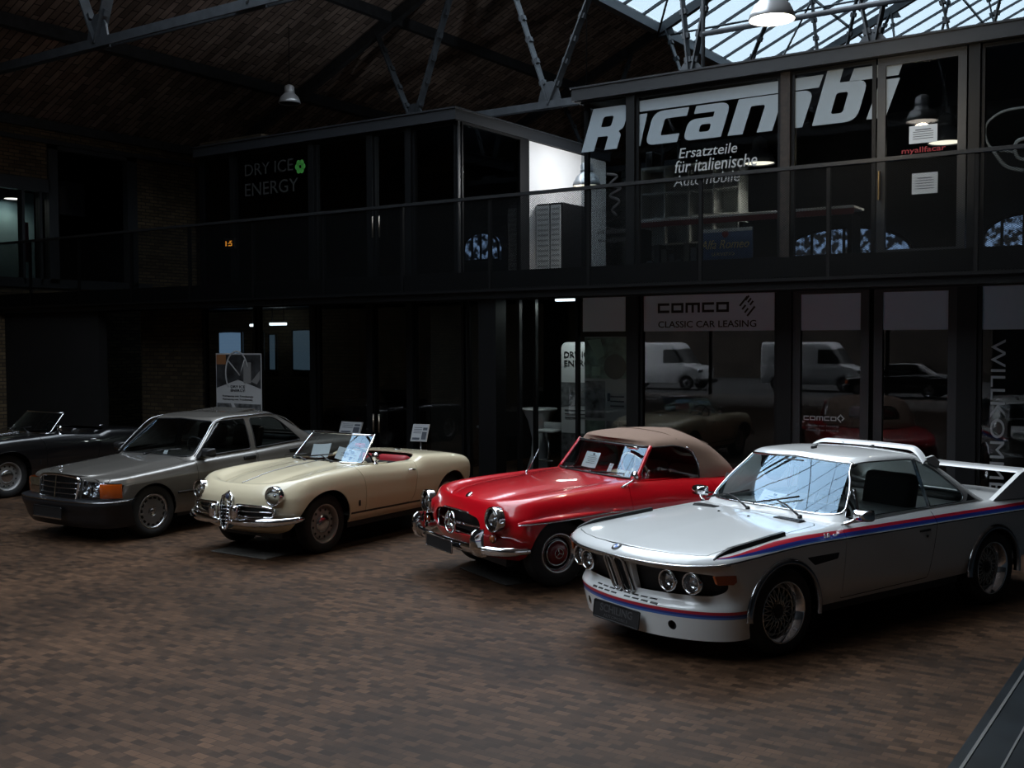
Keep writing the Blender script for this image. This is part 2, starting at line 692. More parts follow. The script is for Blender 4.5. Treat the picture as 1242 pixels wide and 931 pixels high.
def brick_mat(name, c1, c2, mortar, w, h, rough=0.85, msize=0.01, swz='xyz', bias=0.0, bump=0.4, spec=0.3, noise_amt=0.35, offset=0.5):
    m = bpy.data.materials.new(name)
    m.use_nodes = True
    nt = m.node_tree
    b = nt.nodes['Principled BSDF']
    b.inputs['Roughness'].default_value = rough
    b.inputs['Specular IOR Level'].default_value = spec
    se = nt.nodes.new('ShaderNodeSeparateXYZ'); mp = nt.nodes.new('ShaderNodeCombineXYZ')
    nt.links.new(coords(nt), se.inputs[0])
    for k_, a_ in enumerate(swz): nt.links.new(se.outputs['xyz'.index(a_)], mp.inputs[k_])
    br = nt.nodes.new('ShaderNodeTexBrick')
    br.offset = offset
    br.inputs['Color1'].default_value = (*c1, 1)
    br.inputs['Color2'].default_value = (*c2, 1)
    br.inputs['Mortar'].default_value = (*mortar, 1)
    br.inputs['Scale'].default_value = 1.0
    br.inputs['Mortar Size'].default_value = msize
    br.inputs['Mortar Smooth'].default_value = 0.2
    br.inputs['Bias'].default_value = bias
    br.inputs['Brick Width'].default_value = w
    br.inputs['Row Height'].default_value = h
    nt.links.new(mp.outputs[0], br.inputs['Vector'])
    # wear: large soft patches over the pattern
    n = nt.nodes.new('ShaderNodeTexNoise')
    n.inputs['Scale'].default_value = 0.9
    n.inputs['Detail'].default_value = 6
    n.inputs['Roughness'].default_value = 0.6
    nt.links.new(mp.outputs[0], n.inputs['Vector'])
    mr = nt.nodes.new('ShaderNodeMapRange')
    mr.inputs[1].default_value = 0.3; mr.inputs[2].default_value = 0.7
    mr.inputs[3].default_value = 1 - noise_amt; mr.inputs[4].default_value = 1 + noise_amt
    nt.links.new(n.outputs['Fac'], mr.inputs[0])
    mx = nt.nodes.new('ShaderNodeMix')
    mx.data_type = 'RGBA'; mx.blend_type = 'MULTIPLY'
    mx.inputs[0].default_value = 1.0
    nt.links.new(br.outputs['Color'], mx.inputs[6])
    nt.links.new(mr.outputs[0], mx.inputs[7])
    nt.links.new(mx.outputs[2], b.inputs['Base Color'])
    bp = nt.nodes.new('ShaderNodeBump')
    bp.inputs['Strength'].default_value = bump
    bp.inputs['Distance'].default_value = 0.006
    nt.links.new(br.outputs['Fac'], bp.inputs['Height'])
    bp.invert = True
    nt.links.new(bp.outputs['Normal'], b.inputs['Normal'])
    MATS[name] = m
    return m

M_FLOOR = brick_mat('wood_block_paving', (0.080, 0.043, 0.0236), (0.024, 0.0132, 0.0074), (0.038, 0.0208, 0.0118), 0.10, 0.06,
                    rough=0.52, msize=0.003, bump=0.15, spec=0.22, noise_amt=0.50)
M_ROOFB = brick_mat('roof_boards', (0.40, 0.33, 0.29), (0.15, 0.122, 0.108), (0.05, 0.042, 0.04), 0.52, 0.15, rough=0.9, msize=0.012, noise_amt=0.4)
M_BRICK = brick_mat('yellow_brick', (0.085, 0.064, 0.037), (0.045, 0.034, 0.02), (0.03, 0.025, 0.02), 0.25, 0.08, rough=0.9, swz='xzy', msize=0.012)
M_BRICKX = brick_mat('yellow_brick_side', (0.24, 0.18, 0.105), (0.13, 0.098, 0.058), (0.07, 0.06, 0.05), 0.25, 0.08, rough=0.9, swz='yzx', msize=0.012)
M_STEEL = mat('grey_painted_steel', (0.045, 0.052, 0.060), 0.45, 0.0, noise=(6, 0.25))
M_FRAME = mat('anthracite_frame', (0.0032, 0.0036, 0.0043), 0.42, spec=.22)
M_FRAME_L = mat('grey_door_frame', (0.022, 0.0245, 0.0275), 0.4, 0.2)
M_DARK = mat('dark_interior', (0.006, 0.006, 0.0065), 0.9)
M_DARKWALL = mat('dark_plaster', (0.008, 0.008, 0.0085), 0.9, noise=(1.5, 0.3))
M_PLAT = mat('dark_platform_sheet', (0.012, 0.016, 0.019), 0.35, noise=(3, 0.4))
M_WHITEWALL = mat('white_plaster', (0.80, 0.81, 0.81), 0.9, noise=(2, 0.03))
M_BLACK = mat('black', (0.006, 0.006, 0.006), 0.5)
M_GLASS = glass('shop_glass', (0.62, 0.66, 0.66), 1.15)
M_GLASS_UP = glass('upper_glass', (0.5, 0.54, 0.56), 0.9)
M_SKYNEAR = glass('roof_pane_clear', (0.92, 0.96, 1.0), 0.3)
M_SKYFAR = glass('roof_pane_dimmed', (0.165, 0.20, 0.225), 0.3)  # sky brightness toned down by a dark tint in the far panes
M_FROST = mat('frosted_film', (0.44, 0.62, 0.78), 0.7)
M_ALU = mat('brushed_aluminium', (0.5, 0.5, 0.5), 0.35, 0.9)

HX0, HX1, HY0, HY1 = -22.2, 11.2, -14.0, 92.0
RIDGE = -5.5
YF, YR, ZU = 14.2, 13.0, 3.30           # shop fronts, railing, upper floor level
ROOFTOP = 6.04

# floor and platform
b = BM(); box(b, (-30, HY0, -0.15), (-1.25, HY1, 0)); struct('floor', b, M_FLOOR)
b = BM(); box(b, (-1.25, HY0, -0.15), (HX1, HY1, 0.012)); struct('floor_platform', b, M_PLAT)
b = BM(); box(b, (-1.195, HY0, 0.012), (-1.178, 13.0, 0.019)); box(b, (-1.015, HY0, 0.012), (-1.003, 7.0, 0.018)); struct('trim_1', b, M_ALU)
# street outside, beyond the open front of the hall
b = BM(); box(b, (-45, -60, -0.3), (25, HY0, -0.02)); struct('ground_street', b, mat('asphalt', (0.030, 0.030, 0.032), 0.9, noise=(4, 0.3)))

# roof slopes: boarded below, glazed between SKY_X0 and the ridge
def slope_plate(bm, xa, xb, y0, y1, t=0.14, z=roof_z, lift=0.0):
    za, zb = z(xa) + lift, z(xb) + lift
    v = [bm.verts.new(p) for p in ((xa,y0,za),(xb,y0,zb),(xb,y1,zb),(xa,y1,za),(xa,y0,za+t),(xb,y0,zb+t),(xb,y1,zb+t),(xa,y1,za+t))]
    for f in ((3,2,1,0),(4,5,6,7),(0,1,5,4),(1,2,6,5),(2,3,7,6),(3,0,4,7)): bm.faces.new([v[i] for i in f])
def roof_z2(x): return roof_z(RIDGE) - ROOF_M * (x - RIDGE)
b = BM(); slope_plate(b, HX0 - 0.4, SKY_X0, HY0, HY1); struct('ceiling', b, M_ROOFB)
b = BM(); slope_plate(b, RIDGE, HX1 + 0.4, HY0, HY1, z=roof_z2); struct('ceiling_far_slope', b, M_ROOFB)
b = BM(); slope_plate(b, SKY_X0, RIDGE, HY0, SKY_Y0); slope_plate(b, SKY_X0, RIDGE, SKY_Y1, HY1); struct('ceiling_ends', b, M_ROOFB)

# skylight: panes and glazing bars
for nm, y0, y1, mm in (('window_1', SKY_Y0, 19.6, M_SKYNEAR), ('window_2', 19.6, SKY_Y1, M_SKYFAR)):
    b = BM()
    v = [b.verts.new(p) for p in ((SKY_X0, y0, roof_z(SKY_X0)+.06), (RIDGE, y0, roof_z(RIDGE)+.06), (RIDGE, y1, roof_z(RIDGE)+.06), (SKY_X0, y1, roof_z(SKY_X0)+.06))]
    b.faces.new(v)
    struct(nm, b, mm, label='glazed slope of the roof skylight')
b = BM()
y = SKY_Y0
while y <= SKY_Y1 + .01:
    bar(b, (SKY_X0, y, roof_z(SKY_X0)+.03), (RIDGE, y, roof_z(RIDGE)+.03), 0.045, 0.08, up=(0, 0, 1)); y += 1.1
for fx in (0.36, 0.70):
    x = SKY_X0 + (RIDGE - SKY_X0) * fx
    bar(b, (x, SKY_Y0, roof_z(x)+.02), (x, SKY_Y1, roof_z(x)+.02), 0.05, 0.07)
struct('window_bars', b, M_STEEL)
b = BM()
x = SKY_X0
bar(b, (x, HY0, roof_z(x)-.08), (x, HY1, roof_z(x)-.08), 0.22, 0.24)
struct('trim_2', b, mat('skylight_kerb', (0.22, 0.24, 0.26), 0.5))

# purlins and roof trusses
for nm, x, dz, w in (('purlin', -19.4, 0.12, 0.20), ('purlin', -16.4, 0.1, 0.14), ('purlin', RIDGE, 0.15, 0.2)):
    b = BM(); z = roof_z(x) - dz
    bar(b, (x, HY0, z), (x, HY1, z), w, 0.24)
    struct(nm + '_beam', b, M_STEEL)
def truss(y, k):
    zb = 7.2
    b = BM()
    # bottom chord: two flats with a gap, top chords, king post
    for s in (-.06, .06): bar(b, (HX0, y+s, zb), (HX1, y+s, zb), 0.035, 0.15)
    bar(b, (HX0, y, roof_z(HX0)-.15), (RIDGE, y, roof_z(RIDGE)-.15), 0.16, 0.24)
    bar(b, (HX1, y, roof_z2(HX1)-.15), (RIDGE, y, roof_z(RIDGE)-.15), 0.16, 0.24)
    nodes_b = [-15.75, -12.1, -8.9, -5.45, -1.9, 1.3, 4.9]
    legs = [(-16.85, -14.45), (-13.45, -9.5), (-9.5, -7.6), (-6.9, -4.1), (-3.4, -.4), (-.4, 2.6), (3.2, 6.2)]
    tops = [RIDGE, -13.45, -9.5, -.4]
    def zt(x): return (roof_z(x) if x < RIDGE else roof_z2(x)) - .15
    for i, xb in enumerate(nodes_b):
        for xt in legs[i]:
            dx = xt - xb; L = math.hypot(dx, zt(xt)-zb)
            for s in (-.05, .05):
                bar(b, (xb, y+s, zb), (xt, y+s, zt(xt)), 0.03, 0.10, up=(0, 1, 0))
            n = int(L / .45)
            for q in range(1, n):   # batten plates and rivets between the two angles
                t = q / n
                bar(b, (xb+dx*t-.05*dx/L, y, zb+(zt(xt)-zb)*t-.05), (xb+dx*t+.05*dx/L, y, zb+(zt(xt)-zb)*t+.05), 0.13, 0.11, up=(0, 1, 0))
        prism(b, [(xb-.32, zb-.10), (xb+.32, zb-.10), (xb+.22, zb+.3), (xb+.08, zb+.48), (xb-.08, zb+.48), (xb-.22, zb+.3)], 'y', y-.02, y+.02)
        for q in range(6):
            M = Matrix.Translation((xb-.2+.08*q, y-.03, zb+.02)) @ Matrix.Rotation(math.pi/2, 4, 'X')
            lathe(b, [(0, .03), (.018, .022), (.022, 0)], 8, M)
    for xt in tops:
        prism(b, [(xt-.3, zt(xt)-.25), (xt+.3, zt(xt)-.25), (xt+.12, zt(xt)+.1), (xt-.12, zt(xt)+.1)], 'y', y-.02, y+.02)
    o = struct('roof_truss', b, M_STEEL)
for k, y in enumerate((2.9, 11.1, 19.3, 27.5, 35.7, 43.9, 52.1, 60.3)):
    truss(y, k)
# slender ties and wind bracing between the trusses
b = BM()
for x0, y0, x1, y1 in ((-13.7, 19.3, -8.0, 27.5), (-8.0, 19.3, -13.7, 27.5), (-13.7, 27.5, -8, 35.7), (-8, 27.5, -13.7, 35.7)):
    tube(b, [(x0, y0, roof_z(x0)-.3), (x1, y1, roof_z(x1)-.3)], .03, 6)
struct('roof_bracing', b, M_STEEL)
b = BM(); tube(b, [(-7.3, 16.3, 7.2), (HX1, 16.3, 7.2)], .045, 8); tube(b, [(-7.3, 16.3, 6.2), (-7.3, 16.3, 9.0)], .035, 8); struct('tie_rod', b, M_STEEL)

# walls of the hall
WX = HX0
def panel_x(bm, x, y0, y1, z0, z1, t=.35):
    box(bm, (x - t, y0, z0), (x, y1, z1))
b = BM()
panel_x(b, WX, HY0, 12.2, 0, 7.2)
panel_x(b, WX, 12.2, 14.3, 5.85, 7.2)          # above the upper windows
panel_x(b, WX, 14.3, 16.5, 6.7, 7.2)
panel_x(b, WX, 16.5, HY1, 0, 7.2)
panel_x(b, WX, 12.2, 16.5, 0, 3.6)
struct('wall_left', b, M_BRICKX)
b = BM(); bar(b, (WX+.06, HY0, 7.1), (WX+.06, HY1, 7.1), .16, .2); bar(b, (WX+.05, 12.2, 6.75), (WX+.05, HY1, 6.75), .14, .10); struct('trim_3', b, M_STEEL)
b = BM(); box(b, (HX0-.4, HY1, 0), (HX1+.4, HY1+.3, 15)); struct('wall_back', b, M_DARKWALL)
b = BM(); box(b, (HX1, HY0, 0), (HX1+.3, HY1, 7.2)); struct('wall_right', b, M_DARKWALL)
# front wall behind the camera, with the wide glazed gateway to the street
b = BM()
box(b, (HX0-.4, HY0-.3, 3.4), (HX1+.4, HY0, 15)); box(b, (HX0-.4, HY0-.3, 0), (-22.1, HY0, 3.4)); box(b, (-7.5, HY0-.3, 0), (HX1+.4, HY0, 3.4))
struct('wall_front', b, M_DARKWALL)
b = BM()
for x in (-22.0, -18.6, -15.0, -11.3, -7.5): bar(b, (x, HY0, 0), (x, HY0, 3.4), .12, .12)
struct('door_1', b, M_FRAME)

# the far side of the street: a dark brick front, seen only through the gateway and in the panes
b = BM(); box(b, (-45, -34, 0), (25, -33.5, 11)); struct('wall_street', b, mat('street_brick', (.035, .026, .02), .9, noise=(1.2, .5)))
# ================================================================ CARS: shared pieces
def paint(name, col, metal=0.0, rough=0.32, flake=False, coat=1.0, cr=0.03):
    return mat(name, col, rough, metal, coat=coat, coat_rough=cr)
M_CHROME = mat('chrome', (0.82, 0.83, 0.85), 0.06, 1.0)
M_CHROME_D = mat('dull_chrome', (0.55, 0.56, 0.58), 0.18, 1.0)
M_RUBBER = mat('tyre_rubber', (0.012, 0.012, 0.012), 0.75)
M_TRIMBLK = mat('black_trim', (0.010, 0.010, 0.011), 0.4)
M_SATIN = mat('black_satin', (0.006, 0.006, 0.007), 0.6)
M_CARGLASS = glass('car_glass', (0.42, 0.46, 0.46), .8)
M_SCREEN = glass('windscreen_glass', (0.78, 0.83, 0.83), 1.9, gcol=(0.55, 0.78, 1.0))
M_LENS = glass('lamp_lens', (0.85, 0.88, 0.9), 1.4)
M_REFL = mat('lamp_reflector', (0.75, 0.77, 0.8), 0.14, 1.0)
M_AMBER = mat('amber_plastic', (0.50, 0.085, 0.006), 0.2, coat=1.0)
M_AMBER_D = mat('dark_amber_plastic', (0.30, 0.06, 0.01), 0.2, coat=1.0)
M_REDL = mat('red_lens', (0.5, 0.02, 0.01), 0.2, coat=1.0)
M_PAPER = mat('paper', (0.82, 0.83, 0.84), 0.8)
M_INK = mat('ink', (0.05, 0.055, 0.07), 0.8)
M_LEATHER_K = mat('black_leather', (0.010, 0.010, 0.010), 0.6)

def tyre_profile(R, hw, rim):
    return [(rim - .004, hw * .70), (rim + .006, hw * .92), (rim + (R - rim) * .35, hw), (R - (R - rim) * .28, hw * .99), (R - .010, hw * .86), (R, hw * .68),
            (R, -hw * .68), (R - .010, -hw * .86), (R - (R - rim) * .28, -hw * .99), (rim + (R - rim) * .35, -hw), (rim + .006, -hw * .92), (rim - .004, -hw * .70)]

YAX = to_axis((0, 1, 0))
def wheel_at(parent, maker, x, y, z):
    """four wheels: build one, copy it with its sub-parts"""
    w0 = maker()
    return w0

def place_wheels(car, w0, spots, z):
    for i, (x, y) in enumerate(spots):
        w = w0 if i == 0 else copy_tree(w0)
        w.parent = car
        w.location = (x, y, z)
        w.rotation_euler = (0, 0.35 * i + .2, 0) if y > 0 else (0, 0.3 * i, math.pi)

def tyre(R, hw, rim, groove=True):
    b = BM()
    lathe(b, tyre_profile(R, hw, rim), 56, YAX, closed=True)
    return obj('wheel', b, M_RUBBER, smooth=True, angle=35)

def headlight(car, c, r, d=(1, 0, 0), bezel=True, bez=.012, depth=.03, bowl=.05, mb=None, name='headlight', bulge=.018, label=None):
    """round lamp: reflector bowl > lens, bezel"""
    M = to_axis(d, c)
    b = BM()
    lathe(b, [(r, .0), (r * .97, -bowl * .2), (r * .8, -bowl * .62), (r * .5, -bowl * .9), (r * .2, -bowl), (0, -bowl)], 32, M)
    lathe(b, [(0, -bowl * .45), (r * .22, -bowl * .5), (r * .2, -bowl)], 16, M)
    h = obj(name, b, M_REFL, car, smooth=True, label=label)
    b = BM()
    lathe(b, [(r, .0), (r * .9, bulge * .35), (r * .7, bulge * .7), (r * .4, bulge * .93), (0, bulge)], 32, M)
    obj('lens', b, M_LENS, h, smooth=True)
    if bezel:
        b = BM()
        lathe(b, [(r + bez * .9, -depth), (r + bez, -depth * .3), (r + bez * .85, .004), (r + bez * .4, .010), (r - .004, .006), (r - .004, -.004)], 36, M)
        obj('bezel', b, mb or M_CHROME, h, smooth=True)
    return h

def wiper(car, base, p1, p2, blade_dir, L=.42, name='wiper'):
    b = BM()
    tube(b, [base, p1, p2], [.010, .008, .006], 6)
    a = Vector(p2) - Vector(blade_dir).normalized() * L * .5
    c = Vector(p2) + Vector(blade_dir).normalized() * L * .5
    tube(b, [a, c], .007, 6)
    lathe(b, [(0, .02), (.018, .012), (.02, -.01)], 12, Matrix.Translation(base))
    return obj(name, b, M_TRIMBLK, car, smooth=True)

def steering_wheel(car, c, d, r=.2, m=None, tilt=None, spokes=3, tube_r=.012):
    M = to_axis(d, c)
    b = BM()
    tube(b, [M @ Vector((r * math.cos(a), r * math.sin(a), 0)) for a in np.linspace(0, 2 * math.pi, 40, endpoint=False)], tube_r, 8, closed=True)
    for k in range(spokes):
        a = 2 * math.pi * k / spokes + .5
        tube(b, [M @ Vector((.03 * math.cos(a), .03 * math.sin(a), -.03)), M @ Vector((r * math.cos(a), r * math.sin(a), 0))], .009, 6)
    lathe(b, [(0, .0), (.045, -.005), (.05, -.03), (0.02, -.05), (.02, -.25)], 20, M)
    return obj('steering_wheel', b, m or M_LEATHER_K, car, smooth=True)

def seat(car, x, y, z, m, h=.55, w=.48, name='seat', back=.22):
    """cushion and backrest in one soft shell"""
    b = BM()
    rbox(b, (x - .26, y - w/2, z), (x + .26, y + w/2, z + .16), .05, 3)
    M = Matrix.Translation((x - .22, y, z + .1)) @ Matrix.Rotation(-back, 4, 'Y')
    rbox(b, (-.13, -w/2, 0), (.02, w/2, h), .055, 3, M)
    return obj(name, b, m, car, smooth=True)

def sheet(name, c, ax, ay, w, h, lines=5, label=None, cat='paper', group=None, head=True, mp=None, mi=None, tilt=None):
    """a sheet of paper with rows of print: a thing of its own, set by centre and its two edges"""
    X = Vector(ax).normalized(); Y = Vector(ay); Y = (Y - X * Y.dot(X)).normalized()
    b = BM()
    n = 8
    g = [[None] * (n + 1) for _ in range(n + 1)]
    Z = X.cross(Y)
    for i in range(n + 1):
        for j in range(n + 1):
            u, v = i / n - .5, j / n - .5
            g[i][j] = b.verts.new(Vector(c) + X * u * w + Y * v * h + Z * (.012 * (u * u * 4) * w / .2))
    for i in range(n):
        for j in range(n):
            b.faces.new((g[i][j], g[i+1][j], g[i+1][j+1], g[i][j+1]))
    r = bmesh.ops.extrude_face_region(b, geom=list(b.faces))
    for e in r['geom']:
        if isinstance(e, bmesh.types.BMVert): e.co += Z * .001
    bmesh.ops.recalc_face_normals(b, faces=b.faces)
    o = obj(name, b, mp or M_PAPER, smooth=False)
    b = BM()
    for k in range(lines):
        yy = h * (.25 - .6 * k / max(1, lines))
        ww = w * (.33 if k % 3 else .25)
        for s in (1,):
            q = [Vector(c) + X * a + Y * (yy + e) + Z * (.0035 + .012 * (a / w) ** 2 * 4 * w / .2) for a, e in ((-ww, 0), (ww, 0), (ww, h * .022), (-ww, h * .022))]
            f = b.faces.new([b.verts.new(p) for p in q])
    if head:
        q = [Vector(c) + X * a + Y * (h * .38 + e) + Z * .0035 for a, e in ((-w*.07, -h*.05), (w*.07, -h*.05), (w*.07, h*.05), (-w*.07, h*.05))]
        b.faces.new([b.verts.new(p) for p in q])
    obj('printed_lines', b, mi or M_INK, o)
    return tag(o, label, cat, group)

def plate(car, c, w, h, text, M, mb=None, mf=None, ml=None, ts=.07, frame=.008, label=None):
    """number plate set in a frame; local x = across, y = up, z = out"""
    b = BM()
    rbox(b, (-w/2, -h/2, 0), (w/2, h/2, .012), .004, 1)
    bmesh.ops.transform(b, matrix=M, verts=b.verts)
    o = obj('number_plate', b, mb or M_SATIN, car, label=label)
    b = BM()
    tube(b, [M @ Vector((p[0], p[1], .012)) for p in rrect(0, 0, w, h, .012)], frame * .7, 6, closed=True)
    obj('plate_frame', b, mf or M_TRIMBLK, o, smooth=True)
    if text:
        b = text_bm(text, ts, depth=.001, align='CENTER')
        bmesh.ops.transform(b, matrix=M @ Matrix.Translation((0, -ts * .35, .0135)), verts=b.verts)
        obj('plate_lettering', b, ml or mat('plate_grey', (.09, .09, .095), .5), o)
    return o

def car_matrix(x, y, h):
    return Matrix.Translation((x, y, 0)) @ Matrix.Rotation(h, 4, 'Z')

def side_pred(ymin=.3):
    return lambda c, n: c.y > ymin
# ================================================================ TWO-STOREY SHOP BOXES
XL0, XL1, XR0, XR1 = -16.95, -10.65, -8.37, 2.2
M_FASCIA = mat('roof_fascia', (0.016, 0.0185, 0.022), 0.4)
M_POST = mat('post_grey', (0.005, 0.0057, 0.0066), 0.42, spec=.25)
M_POSTR = mat('rusty_post', (0.022, 0.015, 0.011), 0.7, noise=(14, .5))
# walkway and slab
b = BM(); box(b, (HX0, YR + .02, 3.05), (XR1, 19.0, ZU)); struct('floor_walkway', b, M_FRAME)
b = BM(); bar(b, (HX0, YR + .10, 2.98), (XR1, YR + .10, 2.98), .10, .16); bar(b, (HX0, YF - .05, 2.99), (XR1, YF - .05, 2.99), .16, .14); struct('trim_4', b, M_FRAME)
# flat roofs with bright fascia
def box_roof(x0, x1, name):
    b = BM(); box(b, (x0 - .02, YF - .12, 5.85), (x1 + .02, 19.2, 6.02)); struct(name, b, M_FRAME)
    b = BM()
    for a, c in (((x0 - .05, YF - .16, 5.86), (x1 + .05, YF - .12, 6.04)), ((x0 - .05, YF - .12, 5.86), (x0 - .02, 19.2, 6.04)), ((x1 + .02, YF - .12, 5.86), (x1 + .05, 19.2, 6.04))): box(b, a, c)
    box(b, (x0 - .07, YF - .18, 6.035), (x1 + .07, 19.2, 6.06))
    struct('trim_5', b, M_FASCIA)
box_roof(XL0, XL1, 'roof_slab'); box_roof(XR0, XR1, 'roof_slab')
# inner walls
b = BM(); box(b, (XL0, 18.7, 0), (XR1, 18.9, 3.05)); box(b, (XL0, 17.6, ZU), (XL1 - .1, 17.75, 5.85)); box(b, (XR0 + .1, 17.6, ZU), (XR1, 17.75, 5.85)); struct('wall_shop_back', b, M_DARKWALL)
b = BM(); box(b, (-11.6, YF + .3, 0), (-11.5, 18.7, 3.05)); struct('wall_shop_partition', b, M_DARKWALL)
b = BM(); box(b, (XL1 - .12, 16.28, ZU), (XL1, 19.1, 5.86)); struct('wall_white', b, M_WHITEWALL)
b = BM(); box(b, (XL0 - .08, YF, ZU), (XL0, 19, 5.85)); struct('wall_box_side', b, M_FRAME)
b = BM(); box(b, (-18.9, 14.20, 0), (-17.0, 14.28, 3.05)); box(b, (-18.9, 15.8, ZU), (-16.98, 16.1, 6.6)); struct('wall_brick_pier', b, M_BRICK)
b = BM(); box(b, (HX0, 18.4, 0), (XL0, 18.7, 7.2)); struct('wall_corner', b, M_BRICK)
b = BM(); box(b, (HX0, 13.2, 0), (-18.9, 13.4, 3.05)); struct('wall_shade_standin', b, M_DARKWALL)  # added dark wall, placed so the corner below the gallery stays black

# a shop window: frame, pane, perhaps a frosted band; all parts of one opening
WN = [3]
def shop_window(x0, x1, z0, z1, y=YF, g=None, fr=.05, depth=.08, band=None, name='window', mf=None, axis='x', frame=True):
    nm = '%s_%d' % (name, WN[0]); WN[0] += 1
    b = BM()
    def bx_(a0, a1, h0, h1, d0, d1):
        if axis == 'x': box(b, (a0, y + d0, h0), (a1, y + d1, h1))
        else: box(b, (y + d0, a0, h0), (y + d1, a1, h1))
    if frame:
        bx_(x0, x0 + fr, z0, z1, -depth/2, depth/2); bx_(x1 - fr, x1, z0, z1, -depth/2, depth/2)
        bx_(x0 + fr, x1 - fr, z0, z0 + fr, -depth/2, depth/2); bx_(x0 + fr, x1 - fr, z1 - fr, z1, -depth/2, depth/2)
    else:
        bx_(x0, x1, z0, z0 + .02, -.02, .02); bx_(x0, x1, z1 - .02, z1, -.02, .02)
    w = struct(nm, b, mf or M_FRAME)
    b = BM()
    e = fr * .6 if frame else 0
    c = [(x0 + e, z0 + e), (x1 - e, z0 + e), (x1 - e, z1 - e), (x0 + e, z1 - e)]
    pts = [((a, y, h) if axis == 'x' else (y, a, h)) for a, h in c]
    b.faces.new([b.verts.new(p) for p in pts])
    pn = obj('pane', b, g or M_GLASS, w)
    if band:
        b = BM()
        box(b, (x0 + fr, y - .012, band), (x1 - fr, y - .006, z1 - fr)); obj('frosted_band', b, M_FROST, w, label='grey frosted film across the top of the pane')
    return w
def post(x0, x1, z0, z1, m=None, y0=YF - .08, y1=YF + .10):
    b = BM(); box(b, (x0, y0, z0), (x1, y1, z1)); return struct('post', b, m or M_POST)

# upper storey, right box
UZ0, UZ1 = ZU + .05, 5.85
shop_window(-8.34, -7.54, UZ0, UZ1, g=M_GLASS_UP, frame=False)
w_r1 = shop_window(-7.40, -5.20, UZ0, UZ1, g=M_GLASS_UP)
w_r2 = shop_window(-5.07, -3.95, UZ0, UZ1, g=M_GLASS_UP)
d_r = shop_window(-3.93, -2.86, UZ0 - .03, UZ1, g=M_GLASS_UP, fr=.10, name='door', mf=M_FRAME_L)
w_r3 = shop_window(-2.70, -.45, UZ0, UZ1, g=M_GLASS_UP)
shop_window(-.33, 2.1, UZ0, UZ1, g=M_GLASS_UP)
shop_window(YF + .1, 17.6, UZ0, UZ1, y=XR0 + .06, g=M_GLASS_UP, axis='y')
post(-7.54, -7.40, ZU, 5.86); post(-5.20, -5.07, ZU, 5.86, M_POSTR); post(-2.83, -2.70, ZU, 5.86); post(-.45, -.33, ZU, 5.86)
b = BM(); rbox(b, (-3.90, YF - .13, 4.05), (-3.87, YF - .07, 4.42), .01, 2); obj('door_handle', b, mat('brass', (.55, .38, .18), .3, 1.0), d_r)
# upper storey, left box
UPL, GRL = [], []
for x0, x1 in ((-16.9, -16.05), (-15.95, -13.98), (-13.86, -12.58), (-12.48, -11.72), (-11.60, -10.68)):
    UPL.append(shop_window(x0, x1, UZ0, UZ1, g=M_GLASS_UP))
for x in (-16.05, -13.98, -12.58, -11.72): post(x, x + (.12 if x > -15 else .10), ZU, 5.86)
shop_window(YF + .06, 16.0, UZ0, UZ1, y=XL1 - .02, g=M_GLASS_UP, axis='y', fr=.03)
b = BM(); box(b, (XL1 - .12, 16.0, ZU), (XL1 + .01, 16.28, 5.86)); struct('post', b, M_POST)
b = BM(); box(b, (XL1 - .05, YF - .02, ZU), (XL1 - .0, YF + .05, 5.86)); struct('post', b, M_FASCIA)
for x in (-12.44, -12.29):
    b = BM(); tube(b, [(x, YF - .10, 4.06), (x, YF - .10, 4.42)], .016, 8); obj('pull_handle', b, mat('handle_steel', (.5, .44, .36), .3, .9), UPL[2 if x < -12.4 else 3], smooth=True)
# ground floor
GZ0, GZ1 = .02, 2.99
for x0, x1 in ((-16.9, -15.45), (-15.38, -13.98), (-13.84, -12.62), (-12.52, -11.72), (-11.62, -10.55), (-10.48, -9.45)):
    GRL.append(shop_window(x0, x1, GZ0, GZ1))
for x in (-13.98, -12.62, -11.72): post(x, x + .13, 0, 3.05)
post(-9.52, -9.20, 0, 3.05, M_FRAME, YR + .15, YR + .42)
shop_window(-9.2, -8.38, GZ0, GZ1); w_g0 = shop_window(-8.36, -7.53, GZ0, GZ1, band=2.41, frame=False)
w_g1 = shop_window(-7.33, -5.23, GZ0, GZ1, band=2.405)
d_g1 = shop_window(-5.03, -4.01, GZ0, GZ1, fr=.11, band=2.40, name='door', mf=M_FRAME_L)
d_g2 = shop_window(-3.95, -2.93, GZ0, GZ1, fr=.11, band=2.395, name='door', mf=M_FRAME_L)
w_g3 = shop_window(-2.70, -.5, GZ0, GZ1, band=2.39)
post(-7.53, -7.33, 0, 3.05); post(-5.23, -5.03, 0, 3.05); post(-2.93, -2.70, 0, 3.05)
for x in (-12.46, -12.33):
    b = BM(); tube(b, [(x, YF - .10, .70), (x, YF - .10, 1.02)], .018, 8); obj('pull_handle', b, MATS['handle_steel'], GRL[2 if x < -12.4 else 3], smooth=True)

